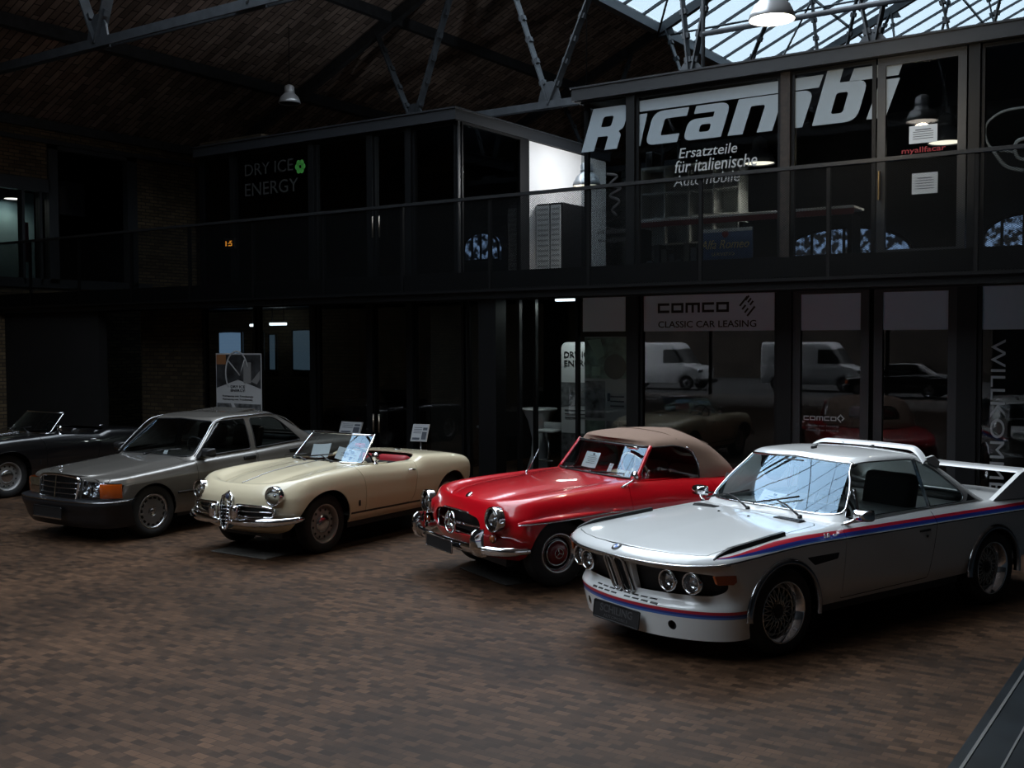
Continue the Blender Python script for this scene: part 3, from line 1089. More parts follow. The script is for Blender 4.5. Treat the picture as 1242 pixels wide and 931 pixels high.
# lettering on the panes -------------------------------------------------
M_FILM = mat('silver_film', (0.28, 0.34, 0.385), 0.45)
M_FILMD = mat('grey_lettering', (0.24, 0.26, 0.275), 0.6)
M_BLKFILM = mat('black_film', (0.008, 0.008, 0.01), 0.6)
def fit_char(ch, x0, x1, z0, z1, y, shear=.22, bold=.045):
    b = text_bm(ch, 1.0, bold=bold, shear=shear, depth=.002)
    xs_ = [v.co.x for v in b.verts]; ys_ = [v.co.y for v in b.verts]
    a0, a1, c0, c1 = min(xs_), max(xs_), min(ys_), max(ys_)
    for v in b.verts:
        v.co = Vector((x0 + (v.co.x - a0) / (a1 - a0) * (x1 - x0), y + v.co.z, z0 + (v.co.y - c0) / (c1 - c0) * (z1 - z0)))
    return b
YT = YF - .015
def film(b, name, parent, m=M_FILM, lab=None): return obj(name, b, m, parent, label=lab)
ZB, ZX, ZC = 5.105, 5.565, 5.735
def fill_outlines(polys):
    cu = bpy.data.curves.new('outline', 'CURVE'); cu.dimensions = '2D'; cu.fill_mode = 'BOTH'; cu.extrude = .002
    for P in polys:
        s_ = cu.splines.new('POLY'); s_.points.add(len(P) - 1)
        for q, p in zip(s_.points, P): q.co = (p[0], p[1], 0, 1)
        s_.use_cyclic_u = True
    o = bpy.data.objects.new('outline', cu); COL.objects.link(o)
    me = bpy.data.meshes.new_from_object(o.evaluated_get(bpy.context.evaluated_depsgraph_get()))
    b = bmesh.new(); b.from_mesh(me)
    bpy.data.objects.remove(o); bpy.data.curves.remove(cu); bpy.data.meshes.remove(me)
    return b
BLOCK = {   # heavy square-shouldered letters: outline, corner radii, counters
 'R': ([(0, 0), (0, 1.3), (1, 1.3), (1, .62), (.88, .53), (.98, .42), (.98, 0), (.64, 0), (.64, .42), (.35, .42), (.35, 0)], [0, .02, .24, .2, .05, .14, 0, 0, .06, 0, 0], [[(.36, .70), (.64, .70), (.64, 1.02), (.36, 1.02)]]),
 'i': ([(0, 0), (0, 1), (.36, 1), (.36, 0)], .02, []),
 'c': ([(1, 1), (0, 1), (0, 0), (.92, 0), (.92, .25), (.38, .25), (.38, .75), (1, .75)], [.02, .30, .26, .02, 0, .07, .07, 0], []),
 'a': ([(.10, 1), (1, 1), (1, 0), (0, 0), (0, .62), (.64, .62), (.64, .77), (.10, .77)], [.03, .28, .0, .22, .22, .02, .02, .02], [[(.36, .21), (.64, .21), (.64, .43), (.36, .43)]]),
 'm': ([(0, 0), (0, 1), (1.7, 1), (1.7, 0), (1.35, 0), (1.35, .76), (1.03, .76), (1.03, 0), (.68, 0), (.68, .76), (.35, .76), (.35, 0)], [0, .02, .28, 0, 0, .08, .04, 0, 0, .08, .04, 0], []),
 'b': ([(0, 0), (0, 1.42), (.36, 1.42), (.36, 1), (1, 1), (1, 0)], [.02, .02, .02, .03, .26, .28], [[(.36, .24), (.63, .24), (.63, .75), (.36, .75)]]),
}
def block(ch, x0, x1, z0, z1, k=.26):
    out, r, holes = BLOCK[ch]
    polys = [smooth_poly(out, r, 5)] + [smooth_poly(h_, .07, 4) for h_ in holes]
    hmax = max(p[1] for p in polys[0]); wmax = max(p[0] for p in polys[0])
    Q = [[(x0 + (p[0] + k * p[1]) / (wmax + k * hmax) * (x1 - x0), z0 + p[1] / hmax * (z1 - z0)) for p in P] for P in polys]
    b = fill_outlines(Q)
    for v in b.verts: v.co = Vector((v.co.x, YT + v.co.z, v.co.y))
    return b
for ch, x0, x1, z0, z1, par in (('R', -8.33, -7.50, ZB + .005, ZC, None), ('i', -7.50, -7.22, ZB, ZX, None), ('c', -7.26, -6.56, ZB, ZX + .01, w_r1), ('a', -6.66, -5.93, ZB, ZX + .01, w_r1),
                              ('m', -5.98, -4.76, ZB, ZX + .02, w_r1), ('b', -4.79, -3.99, ZB, ZC + .11, w_r2), ('i', -4.08, -3.66, ZB, ZX + .02, d_r)):
    film(block(ch, x0, x1, z0, z1), 'lettering', par or w_r1)
b = BM(); prism(b, [(-7.40, 5.60), (-4.70, 5.60), (-4.64, 5.76), (-7.40, 5.76)], 'y', YT - .002, YT + .002); film(b, 'lettering_bar', w_r1)
b = BM(); prism(b, [(-4.30, 5.62), (-3.68, 5.62), (-3.62, 5.78), (-4.24, 5.78)], 'y', YT - .002, YT + .002); film(b, 'lettering_bar', w_r2)
for s_, x0, x1, z0, z1 in (('Ersatzteile', -6.72, -5.84, 4.865, 5.005), ('f\u00fcr italienische', -6.78, -5.55, 4.66, 4.835), ('Automobile', -6.80, -5.80, 4.47, 4.62)):
    film(fit_char(s_, x0, x1, z0, z1, YT, .18, .0), 'lettering', w_r1, mat('pale_lettering', (.42, .45, .47), .6))
# mirror-written address and squiggle on the left pane (seen from behind)
for s_, z0, z1 in (('mvallis.eu', 3.86, 3.95), ('mail@privat', 3.72, 3.81)):
    b = fit_char(s_, -8.05, -7.56, z0, z1, YT, 0, .004)
    for v in b.verts: v.co.x = -15.61 - v.co.x
    bmesh.ops.reverse_faces(b, faces=b.faces)
    film(b, 'lettering', w_r1, M_BLKFILM)
b = BM(); tube(b, curve_pts([(-7.90, YT, 4.75), (-7.72, YT, 4.70), (-7.85, YT, 4.58), (-7.66, YT, 4.52), (-7.84, YT, 4.42), (-7.68, YT, 4.33), (-7.80, YT, 4.20), (-7.72, YT, 4.12)], 40), .022, 6, flat=((0, 1, 0), .1)); film(b, 'script_mark', w_r1, M_BLKFILM)
# COMCO: square letters drawn as strokes
def strokes(paths, x0, z0, sx, sz, w, y):
    b = BM()
    for P in paths:
        q = [(x0 + p[0] * sx, z0 + p[1] * sz) for p in P]
        for (a, c) in zip(q[:-1], q[1:]):
            dx, dz = c[0] - a[0], c[1] - a[1]; L = math.hypot(dx, dz); ux, uz = dx / L, dz / L
            e = w / 2
            poly = [(a[0] - ux * e - uz * e, a[1] - uz * e + ux * e), (a[0] - ux * e + uz * e, a[1] - uz * e - ux * e), (c[0] + ux * e + uz * e, c[1] + uz * e - ux * e), (c[0] + ux * e - uz * e, c[1] + uz * e + ux * e)]
            v = [b.verts.new((p[0], y, p[1])) for p in poly]; b.faces.new(v)
    return b
LC = [[(1, .0), (0, 0), (0, 1), (1, 1)]]
LO = [[(0, 0), (1, 0), (1, 1), (0, 1), (0, 0)]]
LM = [[(0, 0), (0, 1), (1, 1), (1, 0)], [(.5, 0), (.5, 1)]]
def comco(x0, z0, wl_, hl, gap, w, y, par, m):
    x = x0
    for L, k in ((LC, .95), (LO, 1), (LM, 1.2), (LC, .95), (LO, 1)):
        film(strokes(L, x, z0, wl_ * k, hl, w, y), 'lettering', par, m); x += wl_ * k + gap
comco(-7.03, 2.685, .155, .105, .068, .036, YF - .016, w_g1, M_BLKFILM)
film(fit_char('CLASSIC CAR LEASING', -7.04, -5.55, 2.455, 2.55, YF - .016, 0, .006), 'lettering', w_g1, M_BLKFILM)
b = BM()
for k in range(4):      # hatched diamond emblem: a C of slanting bars
    o_ = k * .052
    for (a, c) in (((-5.80 + o_ * .7, 2.755 - o_ * .9), (-5.69 + o_ * .7, 2.885 - o_ * .9)),) if k in (0, 1, 2, 3) else ():
        ln = 1.0 if k in (0, 3) else .45
        p, q = Vector((a[0], 0, a[1])), Vector((c[0], 0, c[1]))
        q = p + (q - p) * ln if k in (1, 2) else q
        n_ = Vector((.020, 0, -.017))
        vv = [b.verts.new((t.x, YF - .016, t.z)) for t in (p, q, q + n_, p + n_)]; b.faces.new(vv)
film(b, 'emblem', w_g1, M_BLKFILM)
b = BM()
for k in range(3):
    p = Vector((-5.665 + k * .030, 0, 2.895 - k * .037)); q = p + Vector((.075, 0, -.085)) * .0 + Vector((-.05, 0, -.062)) * (.9 if k else 1.0); n_ = Vector((.018, 0, -.018))
    b.faces.new([b.verts.new((t.x, YF - .016, t.z)) for t in (p, q, q + n_, p + n_)])
film(b, 'emblem', w_g1, M_BLKFILM)
M_WHT_L = mat('white_lettering', (.30, .32, .34), .6)
comco(-4.87, 1.205, .064, .045, .026, .012, YF - .016, d_g1, M_WHT_L)
b = strokes([[(.5, 0), (0, .5), (.5, 1), (1, .5), (.75, .25)]], -4.42, 1.19, .085, .09, .016, YF - .016); film(b, 'emblem', d_g1, M_WHT_L)
for zz in (1.11, 1.05): film(fit_char('classic car leasing', -4.84, -4.40, zz, zz + .035, YF - .016, 0, 0), 'lettering', d_g1, mat('faint_lettering', (.08, .09, .10), .6))
# WILLKOMMEN, turned to read downwards
b = fit_char('WILLKOMMEN', 0, 2.12, 0, .165, 0, 0, 0)
for v in b.verts: v.co = Vector((-2.545 + v.co.z, YF - .016 - v.co.y, 2.27 - v.co.x))
film(b, 'lettering', w_g3, mat('welcome_lettering', (.22, .235, .25), .6))
# DRY ICE ENERGY on the upper left pane, green leaf mark
film(fit_char('DRY ICE', -15.70, -14.42, 5.40, 5.62, YT, 0, .0), 'lettering', UPL[1], mat('dim_lettering', (.022, .024, .024), .6))
film(fit_char('ENERGY', -15.70, -14.30, 5.02, 5.26, YT, 0, .0), 'lettering', UPL[1], MATS['dim_lettering'])
b = BM()
for k in range(6):
    a = math.pi / 3 * k
    lathe(b, [(0, .002), (.055, .002)], 10, Matrix.Translation((-14.24 + .08 * math.cos(a), YT, 5.45 + .08 * math.sin(a))) @ Matrix.Rotation(math.pi/2, 4, 'X'))
film(b, 'leaf_mark', UPL[1], mat('green_film', (.08, .40, .07), .6))
# outlined emblem on the far right upper pane
b = BM()
tube(b, curve_pts([(-2.28, YT, 4.50), (-2.60, YT, 4.62), (-2.62, YT, 4.90), (-2.52, YT, 4.98), (-2.10, YT, 5.04), (-1.7, YT, 5.08)], 30), .016, 6, flat=((0, 1, 0), .1))
tube(b, curve_pts([(-2.55, YT, 4.55), (-2.40, YT, 4.35), (-2.20, YT, 4.28)], 16), .024, 6, flat=((0, 1, 0), .1))
tube(b, curve_pts([(-2.05, YT, 4.68), (-2.30, YT, 4.62), (-2.28, YT, 4.45), (-2.0, YT, 4.42)], 16), .024, 6, flat=((0, 1, 0), .1))
film(b, 'emblem_outline', w_r3, mat('dim_film', (.07, .085, .085), .6))

# pieces of paper stuck to the upper door
def wall_sheet(name, x0, x1, z0, z1, y, label, n=5, m=None, cat='notice', head=None, group=None):
    b = BM(); box(b, (x0, y - .003, z0), (x1, y, z1)); o = obj(name, b, m or M_NOTE)
    w, h = x1 - x0, z1 - z0
    for k in range(n):
        ww = w * (.36 if k else .28)
        zc = z1 - h * (.22 + .64 * k / n); xc = (x0 + x1) / 2
        b = BM(); box(b, (xc - ww, y - .005, zc - h * (.030 if k else .05)), (xc + ww, y - .0035, zc)); obj('printed_line', b, mat('ink_grey', (.07, .08, .09), .8), o)
    return tag(o, label, cat, group)
M_NOTE = mat('notice_paper', (.72, .76, .78), .8)
wall_sheet('notice', -3.54, -3.20, 4.735, 4.955, YF - .02, 'white holiday notice taped to the upper glass door, at eye level', 5)
wall_sheet('notice', -3.50, -3.19, 4.10, 4.36, YF - .02, 'white notice on the upper glass door behind the railing mesh', 5)
film(fit_char('myallfacar', -3.63, -3.10, 4.60, 4.69, YF - .016, 0, .012), 'lettering', d_r, mat('red_lettering', (.30, .012, .02), .6))

# railing of expanded metal ---------------------------------------------
def mesh_material():
    m = bpy.data.materials.new('expanded_metal')
    m.use_nodes = True
    nt = m.node_tree; bs = nt.nodes['Principled BSDF']
    bs.inputs['Base Color'].default_value = (.0035, .0043, .0048, 1); bs.inputs['Roughness'].default_value = .5; bs.inputs['Specular IOR Level'].default_value = .12
    tr = nt.nodes.new('ShaderNodeBsdfTransparent')
    mp = nt.nodes.new('ShaderNodeMapping'); mp.inputs['Scale'].default_value = (26, 26, 48)
    nt.links.new(coords(nt), mp.inputs['Vector'])
    sx = nt.nodes.new('ShaderNodeSeparateXYZ'); nt.links.new(mp.outputs[0], sx.inputs[0])
    def sn(op, a, bb=None, v=None):
        n = nt.nodes.new('ShaderNodeMath'); n.operation = op
        nt.links.new(a, n.inputs[0])
        if bb is not None: nt.links.new(bb, n.inputs[1])
        if v is not None: n.inputs[1].default_value = v
        return n.outputs[0]
    s1 = sn('ABSOLUTE', sn('SINE', sn('MULTIPLY', sn('ADD', sx.outputs[0], sx.outputs[2]), v=math.pi)))
    s2 = sn('ABSOLUTE', sn('SINE', sn('MULTIPLY', sn('SUBTRACT', sx.outputs[0], sx.outputs[2]), v=math.pi)))
    hole = sn('GREATER_THAN', sn('MINIMUM', s1, s2), v=.33)
    mx = nt.nodes.new('ShaderNodeMixShader')
    nt.links.new(hole, mx.inputs[0]); nt.links.new(bs.outputs[0], mx.inputs[1]); nt.links.new(tr.outputs[0], mx.inputs[2])
    nt.links.new(mx.outputs[0], nt.nodes['Material Output'].inputs['Surface'])
    return m
M_MESH = mesh_material()
rail = empty('gallery_railing', (-10, YR, ZU), 0, 'dark expanded-metal railing running along the upper walkway', 'railing')
px_ = [-2.51 - 1.673 * k for k in range(12)] + [-.84, .83]
px_ = sorted(px_)
px_ = [HX0 + .05] + px_ + [2.1]
def rel(b):
    for v in b.verts: v.co -= Vector((-10, YR, ZU))
    return b
for i in range(len(px_) - 1):
    b = BM(); x0, x1 = px_[i] + .02, px_[i+1] - .02
    box(b, (x0, YR - .006, 3.02), (x1, YR - .001, 4.36)); obj('mesh_panel', rel(b), M_MESH, rail)
for x in px_:
    b = BM(); box(b, (x - .025, YR - .002, 3.0), (x + .025, YR + .045, 4.37)); obj('post', rel(b), M_FRAME, rail)
b = BM(); box(b, (px_[0], YR - .03, 4.36), (px_[-1], YR + .04, 4.405)); obj('handrail', rel(b), mat('handrail_steel', (.016, .018, .020), .35), rail)
b = BM(); box(b, (px_[0], YR - .012, 3.0), (px_[-1], YR + .02, 3.04)); obj('bottom_rail', rel(b), M_FRAME, rail)

# inside the upper right shop: pigeon-hole shelf, workbench, advertising board
sh = empty('pigeonhole_shelf', (-7.2, 15.9, ZU), 0, 'pale open shelf unit with square compartments behind the lettered glass', 'shelf')
M_SHELF = mat('pale_shelf', (.30, .32, .32), .7)
def rl(b, o):
    for v in b.verts: v.co -= Vector(o)
    return b
b = BM(); box(b, (-8.15, 15.75, 5.02), (-6.45, 16.1, 5.06)); obj('top_board', rl(b, (-7.2, 15.9, ZU)), M_SHELF, sh)
for k in range(5):
    x = -8.15 + k * .42; b = BM(); box(b, (x, 15.75, 3.35), (x + .03, 16.1, 5.02)); obj('upright', rl(b, (-7.2, 15.9, ZU)), M_SHELF, sh)
for z in (3.8, 4.22, 4.62):
    b = BM(); box(b, (-8.12, 15.76, z), (-6.46, 16.1, z + .03)); obj('shelf_board', rl(b, (-7.2, 15.9, ZU)), M_SHELF, sh)
b = BM(); box(b, (-8.15, 16.08, 3.35), (-6.45, 16.1, 5.02)); obj('back_panel', rl(b, (-7.2, 15.9, ZU)), M_SHELF, sh)
wb = empty('workbench', (-6.3, 15.4, ZU), 0, 'long white-topped workbench with red edge behind the upper glass', 'workbench')
b = BM(); rbox(b, (-8.0, 15.1, 4.10), (-4.5, 15.6, 4.14), .006, 1); obj('bench_top', rl(b, (-6.3, 15.4, ZU)), mat('bench_white', (.75, .76, .76), .6), wb)
b = BM(); box(b, (-8.0, 15.09, 4.02), (-4.5, 15.12, 4.10)); obj('front_edge', rl(b, (-6.3, 15.4, ZU)), mat('bench_red', (.16, .012, .016), .5), wb)
for x in (-7.9, -6.2, -4.6):
    b = BM(); box(b, (x, 15.15, ZU), (x + .06, 15.55, 4.02)); obj('leg', rl(b, (-6.3, 15.4, ZU)), M_FRAME, wb)
# goods under the bench
for k in range(9):
    x = -7.75 + k * .125; hgt = .22 + .08 * ((k * 7) % 4)
    b = BM(); rbox(b, (x, 15.2, ZU), (x + .10, 15.45, ZU + hgt), .008, 1); o = obj('storage_box', b, mat('grey_box_%d' % (k % 3), [(.09, .10, .11), (.05, .055, .06), (.13, .13, .12)][k % 3], .7))
    tag(o, 'small dim storage box in the row under the white-topped workbench', 'box', 'storage boxes under the workbench')
# blue advertising board
M_BOARD = mat('board_blue', (.12, .19, .36), .6)
bo = BM(); box(bo, (-6.52, YF + .25, 3.44), (-5.72, YF + .28, 3.86)); box(bo, (-6.50, YF + .255, ZU), (-5.74, YF + .275, 3.44)); box(bo, (-6.50, YF + .18, ZU), (-5.74, YF + .36, ZU + .02))
bo = obj('advertising_board', bo, M_BOARD); tag(bo, 'blue board with gold script standing behind the upper glass', 'sign')
M_GOLD = mat('gold_lettering', (.9, .68, .32), .5)
film(fit_char('Alfa Romeo', -6.50, -5.76, 3.575, 3.70, YF + .245, .3, .004), 'board_lettering', bo, M_GOLD)
film(fit_char('SERVIZIO', -6.33, -5.98, 3.475, 3.52, YF + .245, 0, .003), 'board_lettering', bo, M_GOLD)
b = BM(); box(b, (-6.52, YF + .245, 3.81), (-5.72, YF + .249, 3.86)); obj('board_edge', b, M_NOTE, bo)
b = BM(); lathe(b, [(0, .002), (.05, .002)], 20, Matrix.Translation((-6.12, YF + .247, 3.78)) @ Matrix.Rotation(math.pi/2, 4, 'X')); obj('board_badge', b, mat('board_red', (.25, .02, .03), .5), bo)
# glowing arches behind the glass: painted stand-ins for reflections of arched windows
def arch_glow(name, c, s):
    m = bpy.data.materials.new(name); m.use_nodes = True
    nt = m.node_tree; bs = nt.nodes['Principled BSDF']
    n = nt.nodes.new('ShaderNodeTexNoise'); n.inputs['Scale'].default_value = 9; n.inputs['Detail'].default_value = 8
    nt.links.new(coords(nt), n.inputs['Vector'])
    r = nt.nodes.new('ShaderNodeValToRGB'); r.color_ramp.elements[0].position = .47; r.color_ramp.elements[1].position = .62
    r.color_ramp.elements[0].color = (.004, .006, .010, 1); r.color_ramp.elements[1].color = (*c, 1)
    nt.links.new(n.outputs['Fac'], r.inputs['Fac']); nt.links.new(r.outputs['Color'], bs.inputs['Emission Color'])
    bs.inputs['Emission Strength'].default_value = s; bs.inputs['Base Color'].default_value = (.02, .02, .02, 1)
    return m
M_ARCHGLOW = arch_glow('painted_reflection', (.30, .46, .75), .8)
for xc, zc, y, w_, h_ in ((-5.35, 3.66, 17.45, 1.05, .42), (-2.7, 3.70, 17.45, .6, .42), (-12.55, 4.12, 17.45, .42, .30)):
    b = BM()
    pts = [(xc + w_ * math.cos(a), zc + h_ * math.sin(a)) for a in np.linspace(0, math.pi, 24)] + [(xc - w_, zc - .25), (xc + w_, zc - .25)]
    prism(b, pts, 'y', y, y + .1); nm = 'window_%d' % WN[0]; WN[0] += 1  # counted with the windows, yet only an added glow
    w_o = struct(nm, b, M_ARCHGLOW, label='glowing arch standing in for a reflection in the upper glass')
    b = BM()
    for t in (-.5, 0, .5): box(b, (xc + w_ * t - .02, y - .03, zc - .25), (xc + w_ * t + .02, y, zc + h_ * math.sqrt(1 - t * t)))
    tube(b, [(p[0], y - .01, p[1]) for p in pts], .03, 6, closed=True); obj('arch_bar', b, M_FRAME, w_o)

# dark cabinet in the passage between the boxes
cb = empty('cabinet', (-10.35, 16.9, ZU), 0, 'dark cabinet with pale louvred doors standing against the white wall', 'cabinet')
b = BM(); rbox(b, (-10.63, 16.5, ZU), (-10.08, 17.3, 4.74), .01, 1); obj('carcass', rl(b, (-10.35, 16.9, ZU)), M_FRAME, cb)
for x0, x1 in ((-10.61, -10.34), (-10.31, -10.11)):
    b = BM(); box(b, (x0, 16.47, ZU + .06), (x1, 16.497, 4.70))
    dr = obj('cabinet_door', rl(b, (-10.35, 16.9, ZU)), mat('pale_louvre', (.38, .40, .40), .6), cb)
    b = BM()
    for k in range(14): box(b, (x0 + .02, 16.462, ZU + .12 + k * .092), (x1 - .02, 16.47, ZU + .15 + k * .092))
    obj('louvre', rl(b, (-10.35, 16.9, ZU)), mat('louvre_shadow', (.20, .21, .21), .6), dr)

# pendant lamps ----------------------------------------------------------
M_BELL = mat('spun_aluminium', (.62, .63, .64), .3, .45)
M_BELL_D = mat('grey_lamp_shade', (.10, .11, .13), .4)
M_GLOW = mat('lamp_glow', (.9, .85, .7), .5, emit=(1.0, .90, .70), es=1.6)
M_GLOWC = mat('lamp_glow_cool', (.9, .9, .9), .5, emit=(1.0, .96, .90), es=4.0)
def pendant(x, y, z, top, r, label, m, lit=0.0, glow=None, h=1.0, point=False):
    """bell-shaped hall lamp: rim at z, hung on a cord from top"""
    o = empty('pendant_lamp', (x, y, z), 0, label, 'lamp')
    b = BM(); lathe(b, [(r, 0), (r * 1.03, .012), (r * .96, r * .28 * h), (r * .80, r * .62 * h), (r * .55, r * .86 * h), (r * .46, r * .96 * h), (r * .46, r * 1.5 * h), (r * .36, r * 1.62 * h), (r * .12, r * 1.75 * h), (0, r * 1.77 * h)], 32)
    obj('shade', b, m, o, smooth=True, angle=50)
    b = BM(); lathe(b, [(r * .46, 0), (r * .50, .02), (r * .46, .04)], 24, Matrix.Translation((0, 0, r * 1.0 * h))); obj('collar', b, m, o, smooth=True)
    b = BM(); tube(b, [(0, 0, r * 1.7 * h), (0, 0, top - z)], .008, 6); obj('cord', b, M_FRAME, o)
    b = BM(); lathe(b, [(r * .95, .014), (r * .5, .004), (0, .0)], 28)
    obj('diffuser', b, (glow or M_GLOW) if lit else M_DARK, o, smooth=True)
    if lit:
        L = bpy.data.lights.new('lamp_light', 'POINT' if point else 'SPOT'); L.energy = lit; L.color = (1, .84, .62) if point else (1, .9, .74); L.shadow_soft_size = r * .6
        if not point: L.spot_size = math.radians(150); L.spot_blend = .6
        lo = bpy.data.objects.new('lamp_light', L); COL.objects.link(lo); lo.parent = o; lo.location = (0, 0, -.16 if point else -.02)
    return o
pendant(-17.37, 17.0, 7.48, 9.2, .235, 'unlit silver bell lamp hanging under the boarded roof', M_BELL)
pendant(-4.15, 11.0, 5.62, 9.0, .235, 'lit bell lamp hanging in front of the roof skylight', M_BELL, 60, M_GLOWC, point=True)
pendant(-6.03, 15.5, 4.90, 5.85, .23, 'lit grey lamp hanging behind the grey lettering of the upper shop', M_BELL_D, 90)
pendant(-3.39, 15.5, 4.93, 5.85, .23, 'lit grey lamp behind the upper glass door with the notices', M_BELL_D, 90)
pendant(-9.06, 15.6, 4.83, 13.0, .23, 'lit lamp hanging in the passage beside the white wall', M_BELL, 30)

# banners, posters, bar furniture -----------------------------------------
M_BANW = mat('banner_white', (.50, .51, .52), .6)
M_BANG = mat('banner_photo', (.10, .105, .11), .6, noise=(7, .95))
M_BANK = mat('banner_dark', (.03, .032, .035), .6, noise=(5, .9))
def rollup(x0, x1, z1, y, label, kind):
    o = empty('roll_up_banner', ((x0 + x1) / 2, y, 0), 0, label, 'banner')
    O = ((x0 + x1) / 2, y, 0)
    b = BM()
    if kind == 2: prism(b, smooth_poly([(x0, .08), (x1, .08), (x1, z1), (x0, z1)], [0, 0, .12, .12], 6), 'y', y - .004, y)
    else: box(b, (x0, y - .004, .08), (x1, y, z1))
    obj('banner_sheet', rl(b, O), M_BANW, o)
    b = BM(); rbox(b, (x0 - .02, y - .10, 0), (x1 + .02, y + .10, .08), .02, 2); obj('base', rl(b, O), M_ALU, o)
    return o, O
o, O = rollup(-15.90, -14.68, 2.065, 13.6, 'roll-up banner with steering-wheel photo and dark lettering behind the saloon', 1)
ya = 13.593
b = BM(); prism(b, [(-15.88, 1.42), (-15.30, 1.58), (-14.70, 1.42), (-14.70, 2.04), (-15.88, 2.04)], 'y', ya - .002, ya); obj('photo_panel', rl(b, O), M_BANK, o)
b = BM(); box(b, (-15.88, ya - .004, 1.86), (-15.62, ya - .003, 2.04)); obj('orange_patch', rl(b, O), mat('banner_orange', (.30, .13, .05), .6), o)
b = BM(); tube(b, [(-15.33 + .30 * math.cos(a), ya - .003, 1.70 + .40 * math.sin(a)) for a in np.linspace(.3, math.pi + .7, 30)], .018, 6, flat=((0, 1, 0), .1)); tube(b, [(-15.55, ya - .003, 1.92), (-15.25, ya - .003, 1.66)], .014, 6, flat=((0, 1, 0), .1)); tube(b, [(-15.12, ya - .003, 1.95), (-15.25, ya - .003, 1.66)], .014, 6, flat=((0, 1, 0), .1)); obj('wheel_picture', rl(b, O), M_BANW, o)
b = BM(); box(b, (-15.15, ya - .004, 1.52), (-14.95, ya - .003, 1.90)); prism(b, [(-14.95, 1.55), (-14.72, 1.75), (-14.72, 1.60), (-14.80, 1.50)], 'y', ya - .004, ya - .003); obj('photo_detail', rl(b, O), mat('banner_grey', (.22, .22, .22), .6), o)
b = BM(); box(b, (-15.88, ya - .002, .62), (-14.70, ya, 1.14)); obj('photo_panel', rl(b, O), M_BANG, o)
b = BM(); prism(b, [(-15.50, 1.14), (-15.42, 1.14), (-15.18, .80), (-15.28, .80)], 'y', ya - .005, ya - .003); obj('white_stroke', rl(b, O), M_BANW, o)
for s_, x0, x1, z0, z1 in (('DRY ICE', -15.50, -15.12, 1.425, 1.475), ('ENERGY', -15.50, -15.12, 1.355, 1.405)):
    obj('banner_lettering', rl(fit_char(s_, x0, x1, z0, z1, ya - .002, 0, .004), O), M_BLKFILM, o)
for z0, x0, x1 in ((1.255, -15.72, -14.90), (1.195, -15.72, -14.92)):
    obj('banner_lettering', rl(fit_char('Reinigung mit Trockeneis', x0, x1, z0, z0 + .035, ya - .002, 0, .006), O), M_BLKFILM, o)
o, O = rollup(-9.19, -8.32, 2.25, 15.0, 'rounded banner lettered with two dark words inside the glazed corner shop', 2)
ya = 14.993
for s_, z0 in (('DRY ICE', 2.00), ('ENERGY', 1.86)):
    obj('banner_lettering', rl(fit_char(s_, -9.13, -8.60 if s_ == 'DRY ICE' else -8.55, z0, z0 + .10, ya - .002, 0, .006), O), M_BLKFILM, o)
b = BM(); box(b, (-9.19, ya - .002, 1.22), (-8.32, ya, 1.60)); obj('photo_panel', rl(b, O), M_BANG, o)
for k in range(3):
    b = BM(); box(b, (-9.12, ya - .002, 1.02 + k * .06), (-8.7, ya, 1.035 + k * .06)); obj('text_line', rl(b, O), M_BLKFILM, o)
b = BM(); box(b, (-9.19, ya - .002, .3), (-8.32, ya, .78)); obj('photo_panel', rl(b, O), M_BANG, o)
# picture panels on the pane next to it
M_PGRN = mat('poster_green', (.10, .16, .13), .6, noise=(6, .8))
M_PPALE = mat('poster_pale', (.26, .28, .28), .6)
po_ = empty('poster_panel', (-8.38, YF + .08, 0), 0, 'tall picture poster in green and grey fields behind the corner glass', 'poster'); O = (-8.38, YF + .08, 0)
b = BM(); box(b, (-8.33, YF + .08, .0), (-7.60, YF + .10, 2.33)); obj('poster_board', rl(b, O), M_PPALE, po_)
for x0, x1, z0, z1, mm in ((-8.32, -7.61, 1.70, 2.32, M_PGRN), (-8.32, -7.98, 1.10, 1.66, M_BANG), (-8.32, -7.98, .55, 1.06, M_PGRN), (-7.95, -7.76, .70, 1.06, M_BANG), (-7.74, -7.61, .70, 1.06, M_BANG)):
    b = BM(); box(b, (x0, YF + .072, z0), (x1, YF + .079, z1)); obj('picture', rl(b, O), mm, po_)
b = BM(); lathe(b, [(.19, .002), (.13, .003), (.10, .002), (0, .002)], 26, Matrix.Translation((-7.80, YF + .07, 1.88)) @ Matrix.Rotation(math.pi/2, 4, 'X')); obj('picture_wheel', rl(b, O), mat('poster_dark', (.02, .03, .028), .6), po_)
b = BM(); prism(b, [(-8.28, 2.28), (-8.05, 2.30), (-7.98, 2.05), (-8.10, 1.98)], 'y', YF + .068, YF + .072); prism(b, [(-8.2, 1.74), (-8.05, 1.74), (-8.05, 1.88), (-8.2, 1.88)], 'y', YF + .068, YF + .072); obj('picture_detail', rl(b, O), mat('poster_mint', (.20, .30, .24), .6), po_)
for k in range(3):
    b = BM(); box(b, (-7.88, YF + .070, 1.28 + k * .07), (-7.65, YF + .078, 1.30 + k * .07)); obj('text_line', rl(b, O), M_INK, po_)
b = BM(); rbox(b, (-7.93, YF + .070, 1.36), (-7.89, YF + .078, 1.48), .01, 2); obj('leaf_mark', rl(b, O), M_INK, po_)
